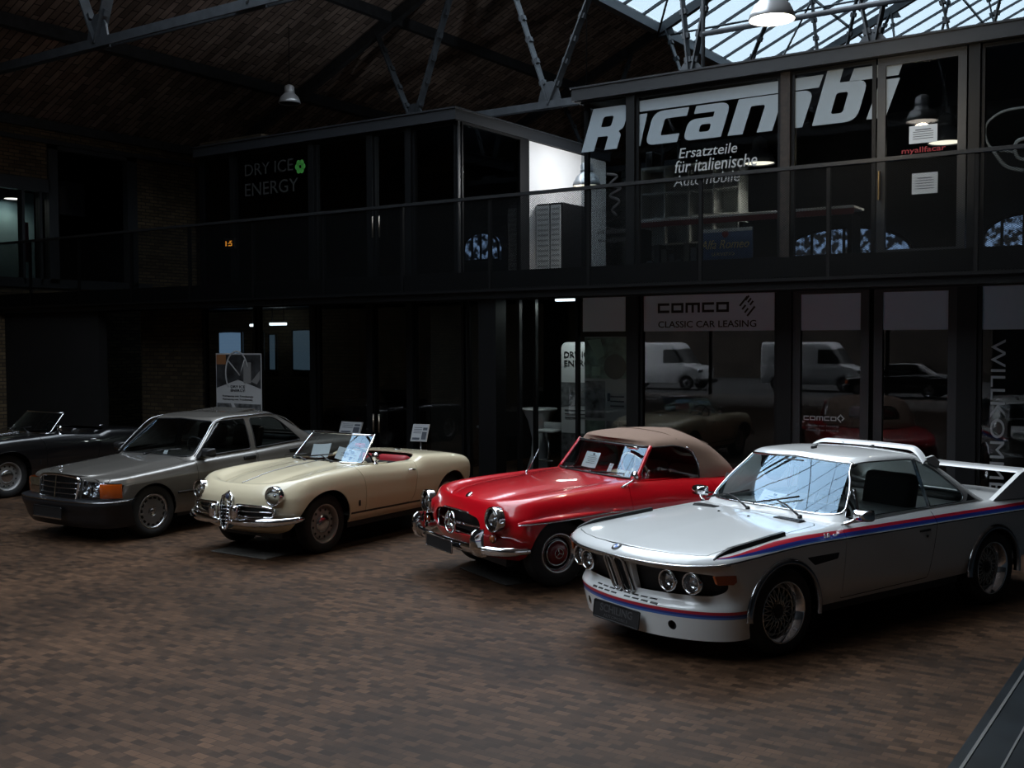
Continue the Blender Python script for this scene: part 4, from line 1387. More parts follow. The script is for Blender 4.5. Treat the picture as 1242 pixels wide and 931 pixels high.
# bar table and stools inside the glazed corner
bt = empty('bar_table', (-10.0, 15.6, 0), 0, 'tall white-skirted bar table inside the glazed corner shop', 'table')
b = BM(); lathe(b, [(0, 1.12), (.30, 1.12), (.31, 1.10), (.30, 1.085), (0, 1.085)], 32); obj('table_top', b, M_BANW, bt, smooth=True, angle=40)
b = BM(); lathe(b, [(.29, 1.085), (.20, .9), (.13, .6), (.15, .3), (.24, .02)], 28); obj('stretch_cover', b, mat('cover_grey', (.35, .36, .37), .8), bt, smooth=True)
def stool(x, y, label, ms):
    s_ = empty('bar_stool', (x, y, 0), 0, label, 'stool')
    b = BM(); rbox(b, (-.20, -.18, .74), (.20, .18, .79), .02, 2); rbox(b, (-.20, .14, .78), (.20, .18, .90), .02, 2); obj('seat', b, ms, s_, smooth=True)
    b = BM(); tube(b, [(0, 0, .02), (0, 0, .74)], .028, 12); obj('column', b, M_CHROME_D2, s_, smooth=True)
    b = BM(); tube(b, curve_pts([(.0, -.03, .28), (.18, -.16, .28), (-.18, -.16, .28), (0, -.03, .28)], 20), .012, 8); obj('footrest', b, M_CHROME_D2, s_, smooth=True)
    b = BM(); lathe(b, [(.0, .03), (.06, .028), (.20, .01), (.205, 0), (0, 0)], 28); obj('base', b, M_CHROME_D2, s_, smooth=True)
    return s_
M_CHROME_D2 = mat('stool_chrome', (.5, .5, .52), .2, 1.0)
stool(-9.62, 15.3, 'white-seated bar stool right of the skirted table', M_BANW)
stool(-10.95, 15.5, 'dim bar stool behind the glass left of the square pillar', mat('seat_grey', (.15, .15, .16), .6))

# strip light under the ceiling of the corner shop
b = BM(); rbox(b, (-9.08, 14.62, 2.90), (-8.66, 14.70, 2.96), .01, 1); box(b, (-9.0, 14.65, 2.96), (-8.97, 14.67, 3.05)); box(b, (-8.77, 14.65, 2.96), (-8.74, 14.67, 3.05)); o = obj('strip_light', b, MATS['strip_glow'] if 'strip_glow' in MATS else mat('strip_glow', (.9, .95, 1), .5, emit=(.8, .92, 1), es=2.2)); tag(o, 'thin strip light under the ceiling of the glazed corner shop', 'light')
L = bpy.data.lights.new('strip_lamp', 'AREA'); L.shape = 'RECTANGLE'; L.size = .42; L.size_y = .08; L.energy = 14; L.color = (.9, 1, .97)
lo = bpy.data.objects.new('strip_lamp', L); COL.objects.link(lo); lo.parent = o; lo.location = (-8.87, 14.66, 2.89)
# small placards on floor stands
def placard(x, y, z, w, h, label, rz=0.0, pic=True):
    p = empty('placard_stand', (x, y, 0), rz, label, 'sign')
    M = Matrix.Translation((0, 0, z)) @ Matrix.Rotation(math.radians(-22), 4, 'X')
    b = BM(); rbox(b, (-w/2, -.006, -h/2), (w/2, .006, h/2), .004, 1, M); obj('frame', b, M_ALU, p)
    b = BM(); box(b, (-w*.46, -.009, -h*.44), (w*.46, -.0065, h*.44), M); sh_ = obj('printed_sheet', b, mat('placard_grey', (.42, .44, .46), .6), p)
    b = BM()
    for k in range(4): box(b, (-w*.38, -.011, h*.30 - k*h*.10), (w*.10, -.0095, h*.30 - k*h*.10 - h*.03), M)
    box(b, (-w*.40, -.011, -h*.40), (w*.05, -.0095, -h*.28), M); box(b, (w*.14, -.011, -h*.38), (w*.42, -.0095, h*.06), M); box(b, (w*.16, -.011, h*.14), (w*.42, -.0095, h*.30), M)
    obj('print', b, mat('print_dark', (.07, .08, .10), .7), sh_)
    b = BM(); tube(b, [(0, .02, .02), (0, .02, z - h*.3)], .010, 8); obj('stem', b, M_ALU, p, smooth=True)
    b = BM(); lathe(b, [(0, .02), (.12, .018), (.15, .006), (.15, 0), (0, 0)], 28); obj('foot', b, M_FRAME, p, smooth=True, angle=40)
    return p
placard(-11.02, 13.6, .79, .31, .30, 'small grey placard on a thin stand behind the cream roadster', .15)
placard(-12.62, 13.7, .80, .50, .22, 'wide dim placard on a stand behind the roadster windscreen')
# ground-floor rear windows of the left shop, faintly lit
M_BLUEWIN = mat('blue_pane', (.02, .02, .02), .5, emit=(.25, .42, .66), es=.30)
M_BLUEWIN2 = mat('blue_pane_dim', (.02, .02, .02), .5, emit=(.22, .36, .5), es=.10)
for x0, x1, z0, z1, mm in ((-21.35, -20.50, 1.55, 2.52, M_BLUEWIN), (-20.1, -19.75, 1.6, 2.5, M_BLUEWIN2), (-19.55, -19.3, 1.6, 2.45, M_BLUEWIN2), (-18.75, -17.95, 1.6, 2.55, M_BLUEWIN2)):
    b = BM(); y = 18.35
    box(b, (x0, y, z0), (x1, y + .04, z1)); w_o = struct('window_%d' % WN[0], b, mm, label='faintly lit blue rear window'); WN[0] += 1
    b = BM(); tube(b, [(x0, y, z0), (x1, y, z0), (x1, y, z1), (x0, y, z1)], .03, 6, closed=True); obj('frame', b, M_FRAME, w_o)
for x0, x1, z in ((-19.62, -19.30, 2.64), (-18.95, -18.45, 2.66)):
    b = BM(); rbox(b, (x0, 17.8, z), (x1, 17.9, z + .06), .01, 1); o = obj('strip_light', b, mat('strip_glow', (.9, .95, 1), .5, emit=(.8, .92, 1), es=2.2)); tag(o, 'short bright strip light under the ceiling of the left shop, %s' % ('above the banner' if x0 < -19.2 else 'right of the banner'), 'light')
    for xx in (x0 + .05, x1 - .07):
        b = BM(); box(b, (xx, 17.84, z + .05), (xx + .02, 17.86, 3.05)); obj('hanger', b, M_BLACK, o)
# counter with bent lamp in the left shop
b = BM(); rbox(b, (-15.1, 16.2, 0), (-13.95, 16.7, 1.05), .01, 1); rbox(b, (-15.15, 16.15, 1.05), (-13.9, 16.75, 1.09), .008, 1); o = obj('counter', b, mat('counter_black', (.02, .021, .023), .5)); tag(o, 'black counter behind the glass of the left shop', 'counter')
# clock with orange figures on the gallery
ck = BM(); rbox(ck, (-16.22, 14.10, 4.05), (-15.92, 14.16, 4.25), .008, 1); ck = obj('digital_clock', ck, M_BLACK); tag(ck, 'small digital display with orange figures on the upper left glass', 'clock')
film(fit_char('1:5', -16.16, -15.98, 4.10, 4.20, 14.095, 0, .004), 'clock_figures', ck, mat('orange_glow', (.5, .2, .02), .5, emit=(1, .38, .04), es=.9))
# left wall gallery: openings, lit room behind
b = BM()
for y0, y1, z0, z1 in ((14.27, 14.50, 3.6, 6.75), (16.32, 16.60, 3.6, 6.75), (14.27, 16.60, 6.60, 6.78), (12.2, 14.3, 5.62, 5.90), (12.2, 17.0, 3.5, 3.7), (13.62, 13.68, 3.6, 5.65), (14.05, 14.1, 3.6, 5.65)):
    box(b, (HX0 - .12, y0, z0), (HX0 + .06, y1, z1))
struct('trim_6', b, mat('window_steel', (.045, .052, .06), .5))
b = BM()
box(b, (-26.2, 11.5, 3.0), (-26.0, 18.5, 7.4)); box(b, (-26.0, 18.3, 3.0), (-22.3, 18.5, 7.4)); box(b, (-26.0, 11.5, 3.0), (-22.3, 11.7, 7.4)); box(b, (-26.2, 11.5, 2.9), (-22.3, 18.5, 3.1)); box(b, (-26.2, 11.5, 7.3), (-22.3, 18.5, 7.5))
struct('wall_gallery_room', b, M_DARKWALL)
b = BM(); box(b, (-23.5, 13.2, 3.1), (-23.45, 14.72, 5.75)); struct('wall_teal', b, mat('teal_plaster', (.25, .42, .46), .8))
b = BM(); box(b, (-24.0, 15.72, 5.4), (-23.97, 16.42, 6.22)); o = obj('wall_board', b, mat('board_bluegrey', (.10, .12, .15), .6)); tag(o, 'plain blue-grey board seen through the upper left opening', 'board')
b = BM(); box(b, (-22.9, 14.02, 4.1), (-22.88, 14.22, 5.0)); o = obj('wall_poster', b, mat('poster_redgrey', (.18, .06, .07), .6)); tag(o, 'narrow reddish poster beside the lit upper left window', 'poster')
pg = pendant(-23.1, 14.0, 5.52, 7.2, .20, 'lit lamp glowing in the upper left room', M_BELL_D, 10, M_GLOWC)
b = BM()
g_ = [(HX0 - .02, 12.2, 3.7), (HX0 - .02, 14.27, 3.7), (HX0 - .02, 14.27, 5.62), (HX0 - .02, 12.2, 5.62)]
b.faces.new([b.verts.new(p) for p in g_]); struct('window_%d' % WN[0], b, M_GLASS); WN[0] += 1
# thin floor sheets under two of the cars (drip trays)
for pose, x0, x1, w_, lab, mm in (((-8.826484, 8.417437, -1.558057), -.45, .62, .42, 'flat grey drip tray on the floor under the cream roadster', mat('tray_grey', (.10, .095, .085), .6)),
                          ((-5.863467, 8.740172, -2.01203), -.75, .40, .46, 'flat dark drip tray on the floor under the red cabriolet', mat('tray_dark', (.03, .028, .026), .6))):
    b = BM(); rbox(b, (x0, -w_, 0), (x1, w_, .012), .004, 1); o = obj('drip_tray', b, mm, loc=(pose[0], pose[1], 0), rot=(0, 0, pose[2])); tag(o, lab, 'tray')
# added fill light in an invented housing, there to brighten the white wall
fl = empty('added_fill_lamp', (-8.50, 17.0, 5.15), 0, 'added fill light on the right box, brightening the white passage wall', 'lamp')
b = BM(); rbox(b, (-.08, -.22, .10), (.06, .22, .36), .02, 2); obj('housing', b, M_FRAME, fl, smooth=True)
b = BM(); box(b, (-.02, -.24, 0), (.02, -.20, .22)); box(b, (-.02, .20, 0), (.02, .24, .22)); box(b, (-.02, -.24, 0), (.16, .24, .015)); box(b, (.12, -.02, 0), (.16, .02, .71)); obj('bracket', b, M_FRAME, fl)
L = bpy.data.lights.new('added_fill_light', 'AREA'); L.shape = 'RECTANGLE'; L.size = .38; L.size_y = .20; L.energy = 26; L.color = (.97, .98, 1); L.spread = math.radians(150)
lo = bpy.data.objects.new('added_fill_light', L); COL.objects.link(lo); lo.parent = fl; lo.location = (-.10, 0, .24); lo.rotation_euler = (0, math.radians(84), 0)
# ================================================================ WHITE COUPE (nearest car)
CX, CY, CH = -3.44966, 7.74363, -1.939587
coupe = empty('coupe_car', (CX, CY, 0), CH, 'white two-door sports coupe with red and blue side stripes and rear wing', 'car')
M_CW = paint('white_paint', (0.72, 0.735, 0.73), rough=.4, cr=.09)
M_SRED = mat('stripe_red', (0.42, 0.012, 0.03), 0.35, coat=1.0)
M_SBLUE = mat('stripe_blue', (0.018, 0.03, 0.22), 0.35, coat=1.0)
M_SSKY = mat('stripe_light_blue', (0.05, 0.15, 0.45), 0.35, coat=1.0)

NW = dict(xt=-3.74, Lt=.35, pt=3.0)
def R(xn, Ln, pn, w, z, **k):
    q = dict(NW); q.update(k)
    return ring(xn, Ln, pn, q['xt'], q['Lt'], q['pt'], w, z)
low = [
 R(.825, .46, 2.0, [(.9,.79),(.3,.80),(-.5,.79),(-2.2,.79),(-3.7,.74)], [(.9,.17),(.42,.175),(-.32,.30),(-2.2,.31),(-3.0,.34),(-3.74,.38)]),
 R(.845, .46, 2.0, [(.9,.81),(-.5,.815),(-2.2,.815),(-3.7,.76)], [(.9,.27),(.42,.28),(-.32,.39),(-2.2,.39),(-3.74,.44)], xt=-3.78),
 R(.865, .46, 2.0, [(.9,.822),(-.5,.828),(-2.2,.828),(-3.7,.775)], [(.9,.388),(.42,.392),(-.32,.50),(-2.2,.50),(-3.74,.52)], xt=-3.79),
 R(.858, .46, 2.0, [(.9,.82),(-.5,.832),(-2.2,.832),(-3.7,.78)], [(.9,.405),(.42,.410),(-.32,.54),(-2.2,.54),(-3.74,.56)], xt=-3.79),
 R(.790, .42, 2.15, [(.9,.818),(.3,.83),(-.5,.836),(-2.2,.836),(-3.7,.785)], [(.9,.455),(.42,.46),(-.32,.60),(-2.2,.60),(-3.74,.62)]),
 R(.835, .42, 2.2, [(.9,.822),(.3,.834),(-.5,.838),(-2.2,.838),(-3.7,.79)], [(.9,.58),(.42,.59),(-.32,.67),(-2.2,.67),(-3.74,.68)]),
 R(.915, .44, 2.2, [(.9,.826),(.3,.836),(-.5,.838),(-2.2,.838),(-3.7,.79)], [(.9,.690),(.42,.705),(-.32,.752),(-2.2,.752),(-3.74,.74)]),
 R(.935, .44, 2.2, [(.9,.83),(.3,.838),(-.5,.838),(-2.2,.838),(-3.7,.79)], [(.9,.712),(.75,.720),(.42,.742),(-.32,.780),(-2.2,.778),(-3.74,.762)]),
 R(.932, .44, 2.2, [(.9,.822),(.3,.832),(-.5,.831),(-2.2,.831),(-3.7,.782)], [(.9,.730),(.75,.738),(.42,.757),(-.32,.795),(-2.2,.793),(-3.74,.776)]),
 R(.905, .43, 2.25, [(.9,.80),(.3,.808),(-.5,.80),(-2.2,.80),(-3.7,.75)], [(.9,.755),(.75,.764),(.42,.785),(-.32,.830),(-2.2,.838),(-3.0,.825),(-3.74,.80)]),
 R(.875, .42, 2.3, [(.9,.765),(.3,.765),(-.5,.742),(-1.0,.738),(-2.2,.738),(-3.7,.70)], [(.9,.770),(.75,.777),(.42,.802),(-.32,.857),(-.7,.874),(-2.3,.886),(-3.0,.866),(-3.74,.825)]),
 R(.86, .41, 2.3, [(.9,.69),(.3,.69),(-.5,.68),(-2.2,.67),(-3.7,.63)], [(.9,.776),(.75,.786),(.42,.812),(-.32,.862),(-.7,.876),(-2.5,.885),(-3.0,.874),(-3.74,.835)]),
 R(.855, .40, 2.3, [(.9,.50),(-.5,.48),(-3.7,.45)], [(.9,.782),(.75,.795),(.42,.826),(-.32,.873),(-.7,.886),(-2.5,.888),(-3.0,.88),(-3.74,.84)]),
 R(.855, .40, 2.3, [(.9,.22),(-.5,.22),(-3.7,.22)], [(.9,.784),(.75,.80),(.42,.834),(-.32,.880),(-.7,.892),(-2.5,.892),(-3.0,.884),(-3.74,.842)]),
 R(.855, .40, 2.3, 0.0, [(.9,.785),(.75,.802),(.42,.837),(-.32,.884),(-.7,.896),(-2.5,.894),(-3.0,.886),(-3.74,.843)]),
]
G = loft(low, 6)
GC = G
bm = grid_bm(G)
sp = side_pred(.45)
# wheel arches
def arch(cx, cz, r, zb, n=26, flare=0.0):
    a0 = math.asin(max(-1, (zb - cz) / r))
    pts = [(cx + r * math.cos(a) + (flare if math.cos(a) < 0 else -flare) * max(0, -math.sin(a) + .25) * -1, cz + r * math.sin(a)) for a in np.linspace(a0, math.pi - a0, n)]
    return pts + [(pts[-1][0], zb - .3), (pts[0][0], zb - .3)]
ARCH_F = arch(.01, .315, .352, .20); ARCH_R = arch(-2.632, .30, .352, .22)
for A in (ARCH_F, ARCH_R):
    split(bm, cut(bm, A, 'xz', sp)).free()
# open black panel in the nose
nose = lambda c, n: c.x > .35 and n.x > .15
GRILL = smooth_poly([(-.02, .682), (.62, .672), (.765, .655), (.80, .60), (.785, .535), (.72, .498), (.60, .490), (-.02, .470)], .03)
gp = split(bm, cut(bm, GRILL, 'yz', nose))
# panels
hood = cut_out(bm, [(.99, -.02), (.86, -.02), (.858, .10), (.835, .30), (.78, .50), (.70, .655), (.66, .70), (.3, .705), (-.1, .695), (-.5, .665), (-.555, .62), (-.565, .3), (-.565, -.02)][1:], 'xy',
               lambda c, n: n.z > .3 and c.z > .6, gap=.006)
DOOR = smooth_poly([(-.633, .325), (-.640, .6), (-.660, .82), (-.70, .872), (-1.815, .890), (-1.80, .78), (-1.745, .5), (-1.715, .345)], [.02, 0, 0, .01, .01, .0, .0, .03])
door = cut_out(bm, DOOR, 'xz', lambda c, n: c.y > .66, gap=.006)
# stripes: bands that follow the waist line
xs = list(np.linspace(.86, -3.6, 40))
def zline(x, off):
    return float(fn([(.9,.727),(.75,.734),(.42,.752),(-.32,.789),(-2.2,.787),(-3.0,.778),(-3.74,.768)])(x)) + off
def band(o0, o1, x0=.70, taper=.6):
    lo, hi = [], []
    for x in xs:
        if x > x0 + .02: continue
        t = min(1, max(0, (x0 - x) / taper))
        a = .030 + (o0 - .030) * t; c = .030 + (o1 - .030) * t
        lo.append((x, zline(x, a))); hi.append((x, zline(x, c)))
    return lo + hi[::-1]
def paint_band(b, poly, mi, pred):
    for f in cut(b, poly, 'xz', pred): f.material_index = mi
for b_ in (bm, door):
    paint_band(b_, band(.033, .054), 1, sp)      # red
    paint_band(b_, band(.011, .033), 2, sp)      # blue
    paint_band(b_, band(.003, .011), 3, sp)      # light blue edge
    lo = [(x, zline(x, -.012)) for x in xs]; hi = [(x, zline(x, -.003)) for x in xs]
    paint_band(b_, lo + hi[::-1], 4, sp)         # black waist line
# strip round the front spoiler
fr = lambda c, n: c.x > .36
for z0, z1, mi in ((.366, .388, 1), (.350, .366, 2), (.334, .350, 3)):
    for f in cut(bm, [(-.1, z0), (.9, z0), (.9, z1), (-.1, z1)], 'yz', fr): f.material_index = mi
    for f in cut(bm, [(.37, z0), (.95, z0), (.95, z1), (.37, z1)], 'xz', fr): f.material_index = mi
# brake-duct holes and ledge slots in the spoiler
split(bm, cut(bm, [(.46 + .030 * math.cos(a), .268 + .034 * math.sin(a)) for a in np.linspace(0, 2*math.pi, 20, endpoint=False)], 'yz', nose)).free()
SLOTS = []
for row, (x0, n) in enumerate(((.815, 4), (.845, 4))):
    for k in range(n):
        y0 = .012 + k * .085 + (.0 if row == 0 else .03)
        SLOTS.append([(x0 - (y0/.9)**2*.25, y0), (x0 - (y0/.9)**2*.25 + .012, y0), (x0 - ((y0+.065)/.9)**2*.25 + .012, y0 + .065), (x0 - ((y0+.065)/.9)**2*.25, y0 + .065)])
for s_ in SLOTS:
    for f in cut(bm, s_, 'xy', lambda c, n: .38 < c.z < .48 and c.x > .6): f.material_index = 5
side_vent = smooth_poly([(-.215, .690), (-.575, .690), (-.56, .645), (-.30, .625)], .012)
for f in cut(bm, side_vent, 'xz', sp): f.material_index = 5
MC = [M_CW, M_SRED, M_SBLUE, M_SSKY, M_TRIMBLK, M_BLACK]
thicken(door, .012); thicken(hood, .012)
obj('door', flipped(door), MC, coupe, smooth=True, angle=50)
dl = obj('door', door, MC, coupe, smooth=True, angle=50)
mirrored(hood); hb = obj('bonnet', hood, M_CW, coupe, smooth=True, angle=50)
mirrored(bm)
body = obj('body', bm, MC, coupe, smooth=True, angle=50, label='white body with tricolour stripe along the waist and round the front spoiler')
for v in gp.verts: v.co.x -= .05
mirrored(gp); obj('grille', gp, M_SATIN, coupe, smooth=True, label='black grille panel across the nose')

# glasshouse
def R2(xn, Ln, pn, xt, Lt, pt, w, z): return ring(xn, Ln, pn, xt, Lt, pt, w, z, ns=70)
top = [
 R2(-.585, .20, 2.4, -2.92, .30, 2.6, .728, [(-.5,.85),(-3,.86)]),
 R2(-.655, .20, 2.4, -2.80, .32, 2.6, .732, [(-.5,.895),(-3,.90)]),
 R2(-.785, .20, 2.4, -2.60, .36, 2.5, .702, [(-.5,1.03),(-3,1.03)]),
 R2(-.925, .20, 2.4, -2.39, .38, 2.4, .655, [(-.5,1.175),(-3,1.165)]),
 R2(-1.03, .20, 2.4, -2.20, .38, 2.4, .603, [(-.9,1.278),(-2.2,1.255)]),
 R2(-1.065, .20, 2.3, -2.14, .38, 2.4, .578, [(-1,1.306),(-1.5,1.312),(-2.2,1.283)]),
 R2(-1.085, .20, 2.2, -2.11, .38, 2.3, .535, [(-1,1.322),(-1.5,1.334),(-2.2,1.298)]),
 R2(-1.10, .20, 2.2, -2.09, .38, 2.3, .42, [(-1.0,1.330),(-1.5,1.350),(-2.15,1.308)]),
 R2(-1.11, .20, 2.2, -2.08, .38, 2.3, .20, [(-1.0,1.335),(-1.5,1.362),(-2.15,1.314)]),
 R2(-1.11, .20, 2.2, -2.08, .38, 2.3, .0, [(-1.0,1.336),(-1.5,1.366),(-2.15,1.316)]),
]
gt = grid_bm(loft(top, 8))
SW = smooth_poly([(-.795, .900), (-1.10, 1.278), (-1.20, 1.298), (-1.80, 1.285), (-1.97, 1.225), (-2.33, .965), (-2.30, .905)], [.03, .06, .06, .12, .10, .05, .03])
side = split(gt, cut(gt, SW, 'xz', lambda c, n: c.y > .45 and n.y > .3))
WS = smooth_poly([(-.02, .925), (.56, .918), (.672, .930), (.685, .965), (.575, 1.245), (.535, 1.287), (-.02, 1.312)], [.0, .02, .06, .05, .06, .06, 0])
screen = split(gt, cut(gt, WS, 'yz', lambda c, n: n.x > .25 and c.x > -1.2))
RW = smooth_poly([(-.02, .94), (.55, .94), (.62, 1.0), (.50, 1.22), (.45, 1.25), (-.02, 1.265)], [0, .05, .05, .05, .05, 0])
rear = split(gt, cut(gt, RW, 'yz', lambda c, n: n.x < -.2 and c.x < -2.0))
mirrored(screen); mirrored(rear); smooth_screen(screen); smooth_screen(rear)
ws_edge = screen.copy()
trim_of(ws_edge, .011, 'windscreen_trim', M_CHROME, coupe, minlen=1.0); ws_edge.free()
sw_edge = side.copy()
trim_of(sw_edge, .0055, 'window_trim', M_CHROME_D, coupe, minlen=.5); sw2 = flipped(sw_edge); trim_of(sw2, .0055, 'window_trim', M_CHROME_D, coupe, minlen=.5); sw_edge.free(); sw2.free()
obj('windscreen', screen, M_SCREEN, coupe, smooth=True)
obj('rear_window', rear, M_CARGLASS, coupe, smooth=True)
obj('side_window', flipped(side), M_CARGLASS, coupe, smooth=True)
obj('side_window', side, M_CARGLASS, coupe, smooth=True)
# black louvred quarter panel behind the side glass
qv = cut(gt, [(-2.36, .905), (-2.50, .905), (-2.40, .965)], 'xz', lambda c, n: c.y > .45)
for f in qv: f.material_index = 1
thicken(gt, .012)
mirrored(gt)
obj('roof', gt, [M_CW, M_TRIMBLK], coupe, smooth=True, angle=50)
for s in (-1, 1):
    for pa, pb_ in (((-1.83, s*.735, .90), (-1.80, s*.60, 1.285)), ((-.93, s*.735, .90), (-.96, s*.665, 1.11))):
        b = BM(); bar(b, pa, pb_, .018, .025); obj('window_post', b, M_CHROME_D, coupe)

# nose: chrome lip, kidneys, lamps
def front_curve(k, n=40, lift=.004, ylim=.83):
    P = low[k]; P = P[P[:, 0] > .35]
    half = P[P[:, 1] <= ylim]
    full = np.concatenate([half[::-1] * [1, -1, 1], half[1:]])
    return resample(full + [lift, 0, 0], n)
b = BM(); tube(b, front_curve(7, 60), .010, 8); obj('nose_trim', b, M_CHROME_D, coupe, smooth=True)
for s in (-1, 1):
    c0 = (.0, 0, 0)
    outl = [(s * .058 + p[0], p[1]) for p in rrect(0, 0, .092, .275, .042, 6)]
    def KP(p, d=0.0):   # kidney plane leans with the nose
        u, v = p
        return Vector((.868 + v * .42 + d - abs(u) * .10, u, .572 + v))
    b = BM(); tube(b, [KP(p, .012) for p in outl], .011, 8, closed=True)
    k_ = obj('kidney_grille', b, M_CHROME_D, coupe, smooth=True, label='upright grille opening with bright frame')
    b = BM()
    vv = [b.verts.new(KP(p, -.012)) for p in outl]; b.faces.new(vv if s > 0 else vv)
    for q in range(-2, 3): tube(b, [KP((s*.058 + q*.014, -.115), -.004), KP((s*.058 + q*.014, .115), -.004)], .0035, 5)
    obj('kidney_slats', b, M_SATIN, k_)
# painted centre panel that carries the kidneys
b = BM()
ctr = [(-.155, .682), (-.115, .445), (.115, .445), (.155, .682)]
v0 = [b.verts.new((.862 + (z - .572) * .42 - .02, y, z)) for y, z in ctr]; v1 = [b.verts.new((.80 + (z - .572) * .42, y * 1.05, z)) for y, z in ctr]
b.faces.new(v0[::-1])
for i in range(4): b.faces.new((v0[i], v0[(i+1) % 4], v1[(i+1) % 4], v1[i]))
obj('grille_surround', b, M_CW, coupe)
for s in (-1, 1):
    headlight(coupe, (.738, s * .622, .588), .068, (1, s * .12, -.02))
    headlight(coupe, (.800, s * .445, .588), .068, (1, s * .06, -.02))
# round badge
b = BM(); Mb = to_axis((.45, 0, .9), (.885, 0, .768))
lathe(b, [(0, .006), (.030, .006), (.038, .003), (.040, 0)], 28, Mb)
bd = obj('nose_badge', b, M_TRIMBLK, coupe, smooth=True)
for k in range(4):
    b = BM(); lathe(b, [(0, .0068), (.024, .0066)], 8, Mb @ Matrix.Rotation(k * math.pi/2, 4, 'Z'), arc=(0, math.pi/2))
    obj('badge_quarter', b, M_PAPER if k % 2 else mat('badge_blue', (.03, .15, .5), .3), bd)
# indicators on the front wings
for s in (-1, 1):
    b = BM()
    pts = [(.685, .660), (.515, .652), (.51, .605), (.535, .588), (.665, .598)]
    y0 = .775
    v = []
    def yo(x): return float(np.interp(x, [.50, .60, .66, .75], [.826, .810, .795, .750]))
    prism(b, smooth_poly(pts, .008), 'y', 0, .02)
    for q in b.verts: q.co.y = s * (yo(q.co.x) - .008 + q.co.y)
    if s > 0: bmesh.ops.recalc_face_normals(b, faces=b.faces)
    obj('indicator', b, M_AMBER_D, coupe, label='amber indicator on the front wing')
# wheel-arch chrome flares
for (cx, cz) in ((.01, .315), (-2.632, .30)):
    for s in (-1, 1):
        b = BM()
        rows = []
        for r_, yy in ((.350, .80), (.352, .848), (.362, .858), (.378, .852), (.392, .842), (.394, .825)):
            rows.append([b.verts.new((cx + r_ * math.cos(a), s * yy, cz + r_ * math.sin(a))) for a in np.linspace(math.radians(-2), math.radians(188), 40)])
        for r0, r1 in zip(rows[:-1], rows[1:]):
            for i in range(39):
                b.faces.new((r0[i], r0[i+1], r1[i+1], r1[i]))
        bmesh.ops.recalc_face_normals(b, faces=b.faces)
        obj('wheel_arch_flare', b, mat('dark_chrome', (.30, .31, .33), .12, 1.0), coupe, smooth=True)
# black air fins on top of the wings
for s in (-1, 1):
    b = BM()
    path = drape(GC, 'xy', [(x, .758 - .045 * t) for t, x in zip(np.linspace(0, 1, 24), np.linspace(.66, -.10, 24))], 0.0, side=lambda S: S[:, 2] > .7)
    wv = []
    for i, p in enumerate(path):
        t = min(1, i / 5.0)
        hh = .008 + .020 * t; ww = .006 + .017 * t
        wv.append([b.verts.new((p.x, s * (p.y + a), p.z + c)) for a, c in ((-ww, -.01), (-ww * .7, hh), (ww * .7, hh), (ww, -.01))])
    for a, c in zip(wv[:-1], wv[1:]):
        for k in range(3): b.faces.new((a[k], a[k+1], c[k+1], c[k]))
    b.faces.new(wv[0]); b.faces.new(wv[-1][::-1])
    bmesh.ops.recalc_face_normals(b, faces=b.faces)
    obj('wing_fin', b, M_TRIMBLK, coupe, label='black rubber air fin on top of the front wing')
# scuttle vents, washer jets, wipers, aerial
for y0, y1 in ((-.60, -.36), (.28, .54)):
    b = BM()
    for k in range(12):
        yy = y0 + (y1 - y0) * k / 12
        rbox(b, (-.545, yy, .878), (-.475, yy + (y1 - y0) / 12 - .006, .893), .002, 1)
    rbox(b, (-.55, y0 - .004, .868), (-.47, y1 + .004, .886), .003, 1)
    obj('scuttle_vent', b, M_TRIMBLK, coupe)
for yy in (-.2, .12):
    b = BM(); lathe(b, [(0, .012), (.010, .008), (.012, 0)], 10, Matrix.Translation((-.37, yy, .882))); obj('washer_jet', b, M_TRIMBLK, coupe, smooth=True)
wiper(coupe, (-.60, -.10, .90), (-.66, -.28, .955), (-.70, -.42, .975), (-.25, .9, .22))
wiper(coupe, (-.60, .44, .90), (-.67, .25, .960), (-.71, .10, .985), (-.22, .9, .20))
b = BM(); rbox(b, (-1.32, -.010, 1.355), (-1.26, .010, 1.378), .004, 2, None); tube(b, [(-1.28, 0, 1.37), (-1.34, 0, 1.385)], .006, 6); obj('aerial', b, M_TRIMBLK, coupe)
# door mirrors and handles
for s in (-1, 1):
    b = BM()
    tube(b, [(-.74, s * .755, .872), (-.76, s * .80, .895), (-.785, s * .835, .925)], [.020, .013, .016], 10)
    M = Matrix.Translation((-.80, s * .865, .945)) @ Matrix.Rotation(s * .15, 4, 'Z')
    sec = []
    for x, k in ((.055, .25), (.045, .62), (.02, .9), (-.03, 1.0), (-.05, .98)):
        sec.append([b.verts.new(M @ Vector((x, p[0] * k, p[1] * k))) for p in rrect(0, 0, .15, .088, .02, 4)])
    for a, c in zip(sec[:-1], sec[1:]):
        for i in range(len(a)): f = b.faces.new((a[i], a[(i+1) % len(a)], c[(i+1) % len(a)], c[i])); f.smooth = True
    b.faces.new(sec[0]); b.faces.new(sec[-1][::-1])
    bmesh.ops.recalc_face_normals(b, faces=b.faces)
    obj('door_mirror', b, M_CHROME, coupe, smooth=True, angle=60, label='chrome door mirror')
    b = BM()
    rbox(b, (-1.70, s * .836 - .012, .735), (-1.56, s * .836 + .012, .752), .005, 2)
    dh = obj('door_handle', b, M_TRIMBLK, coupe)
    b = BM(); lathe(b, [(0, .006), (.011, .004), (.012, 0)], 14, to_axis((0, s, 0), (-1.66, s * .842, .695))); obj('door_lock', b, M_TRIMBLK, coupe)
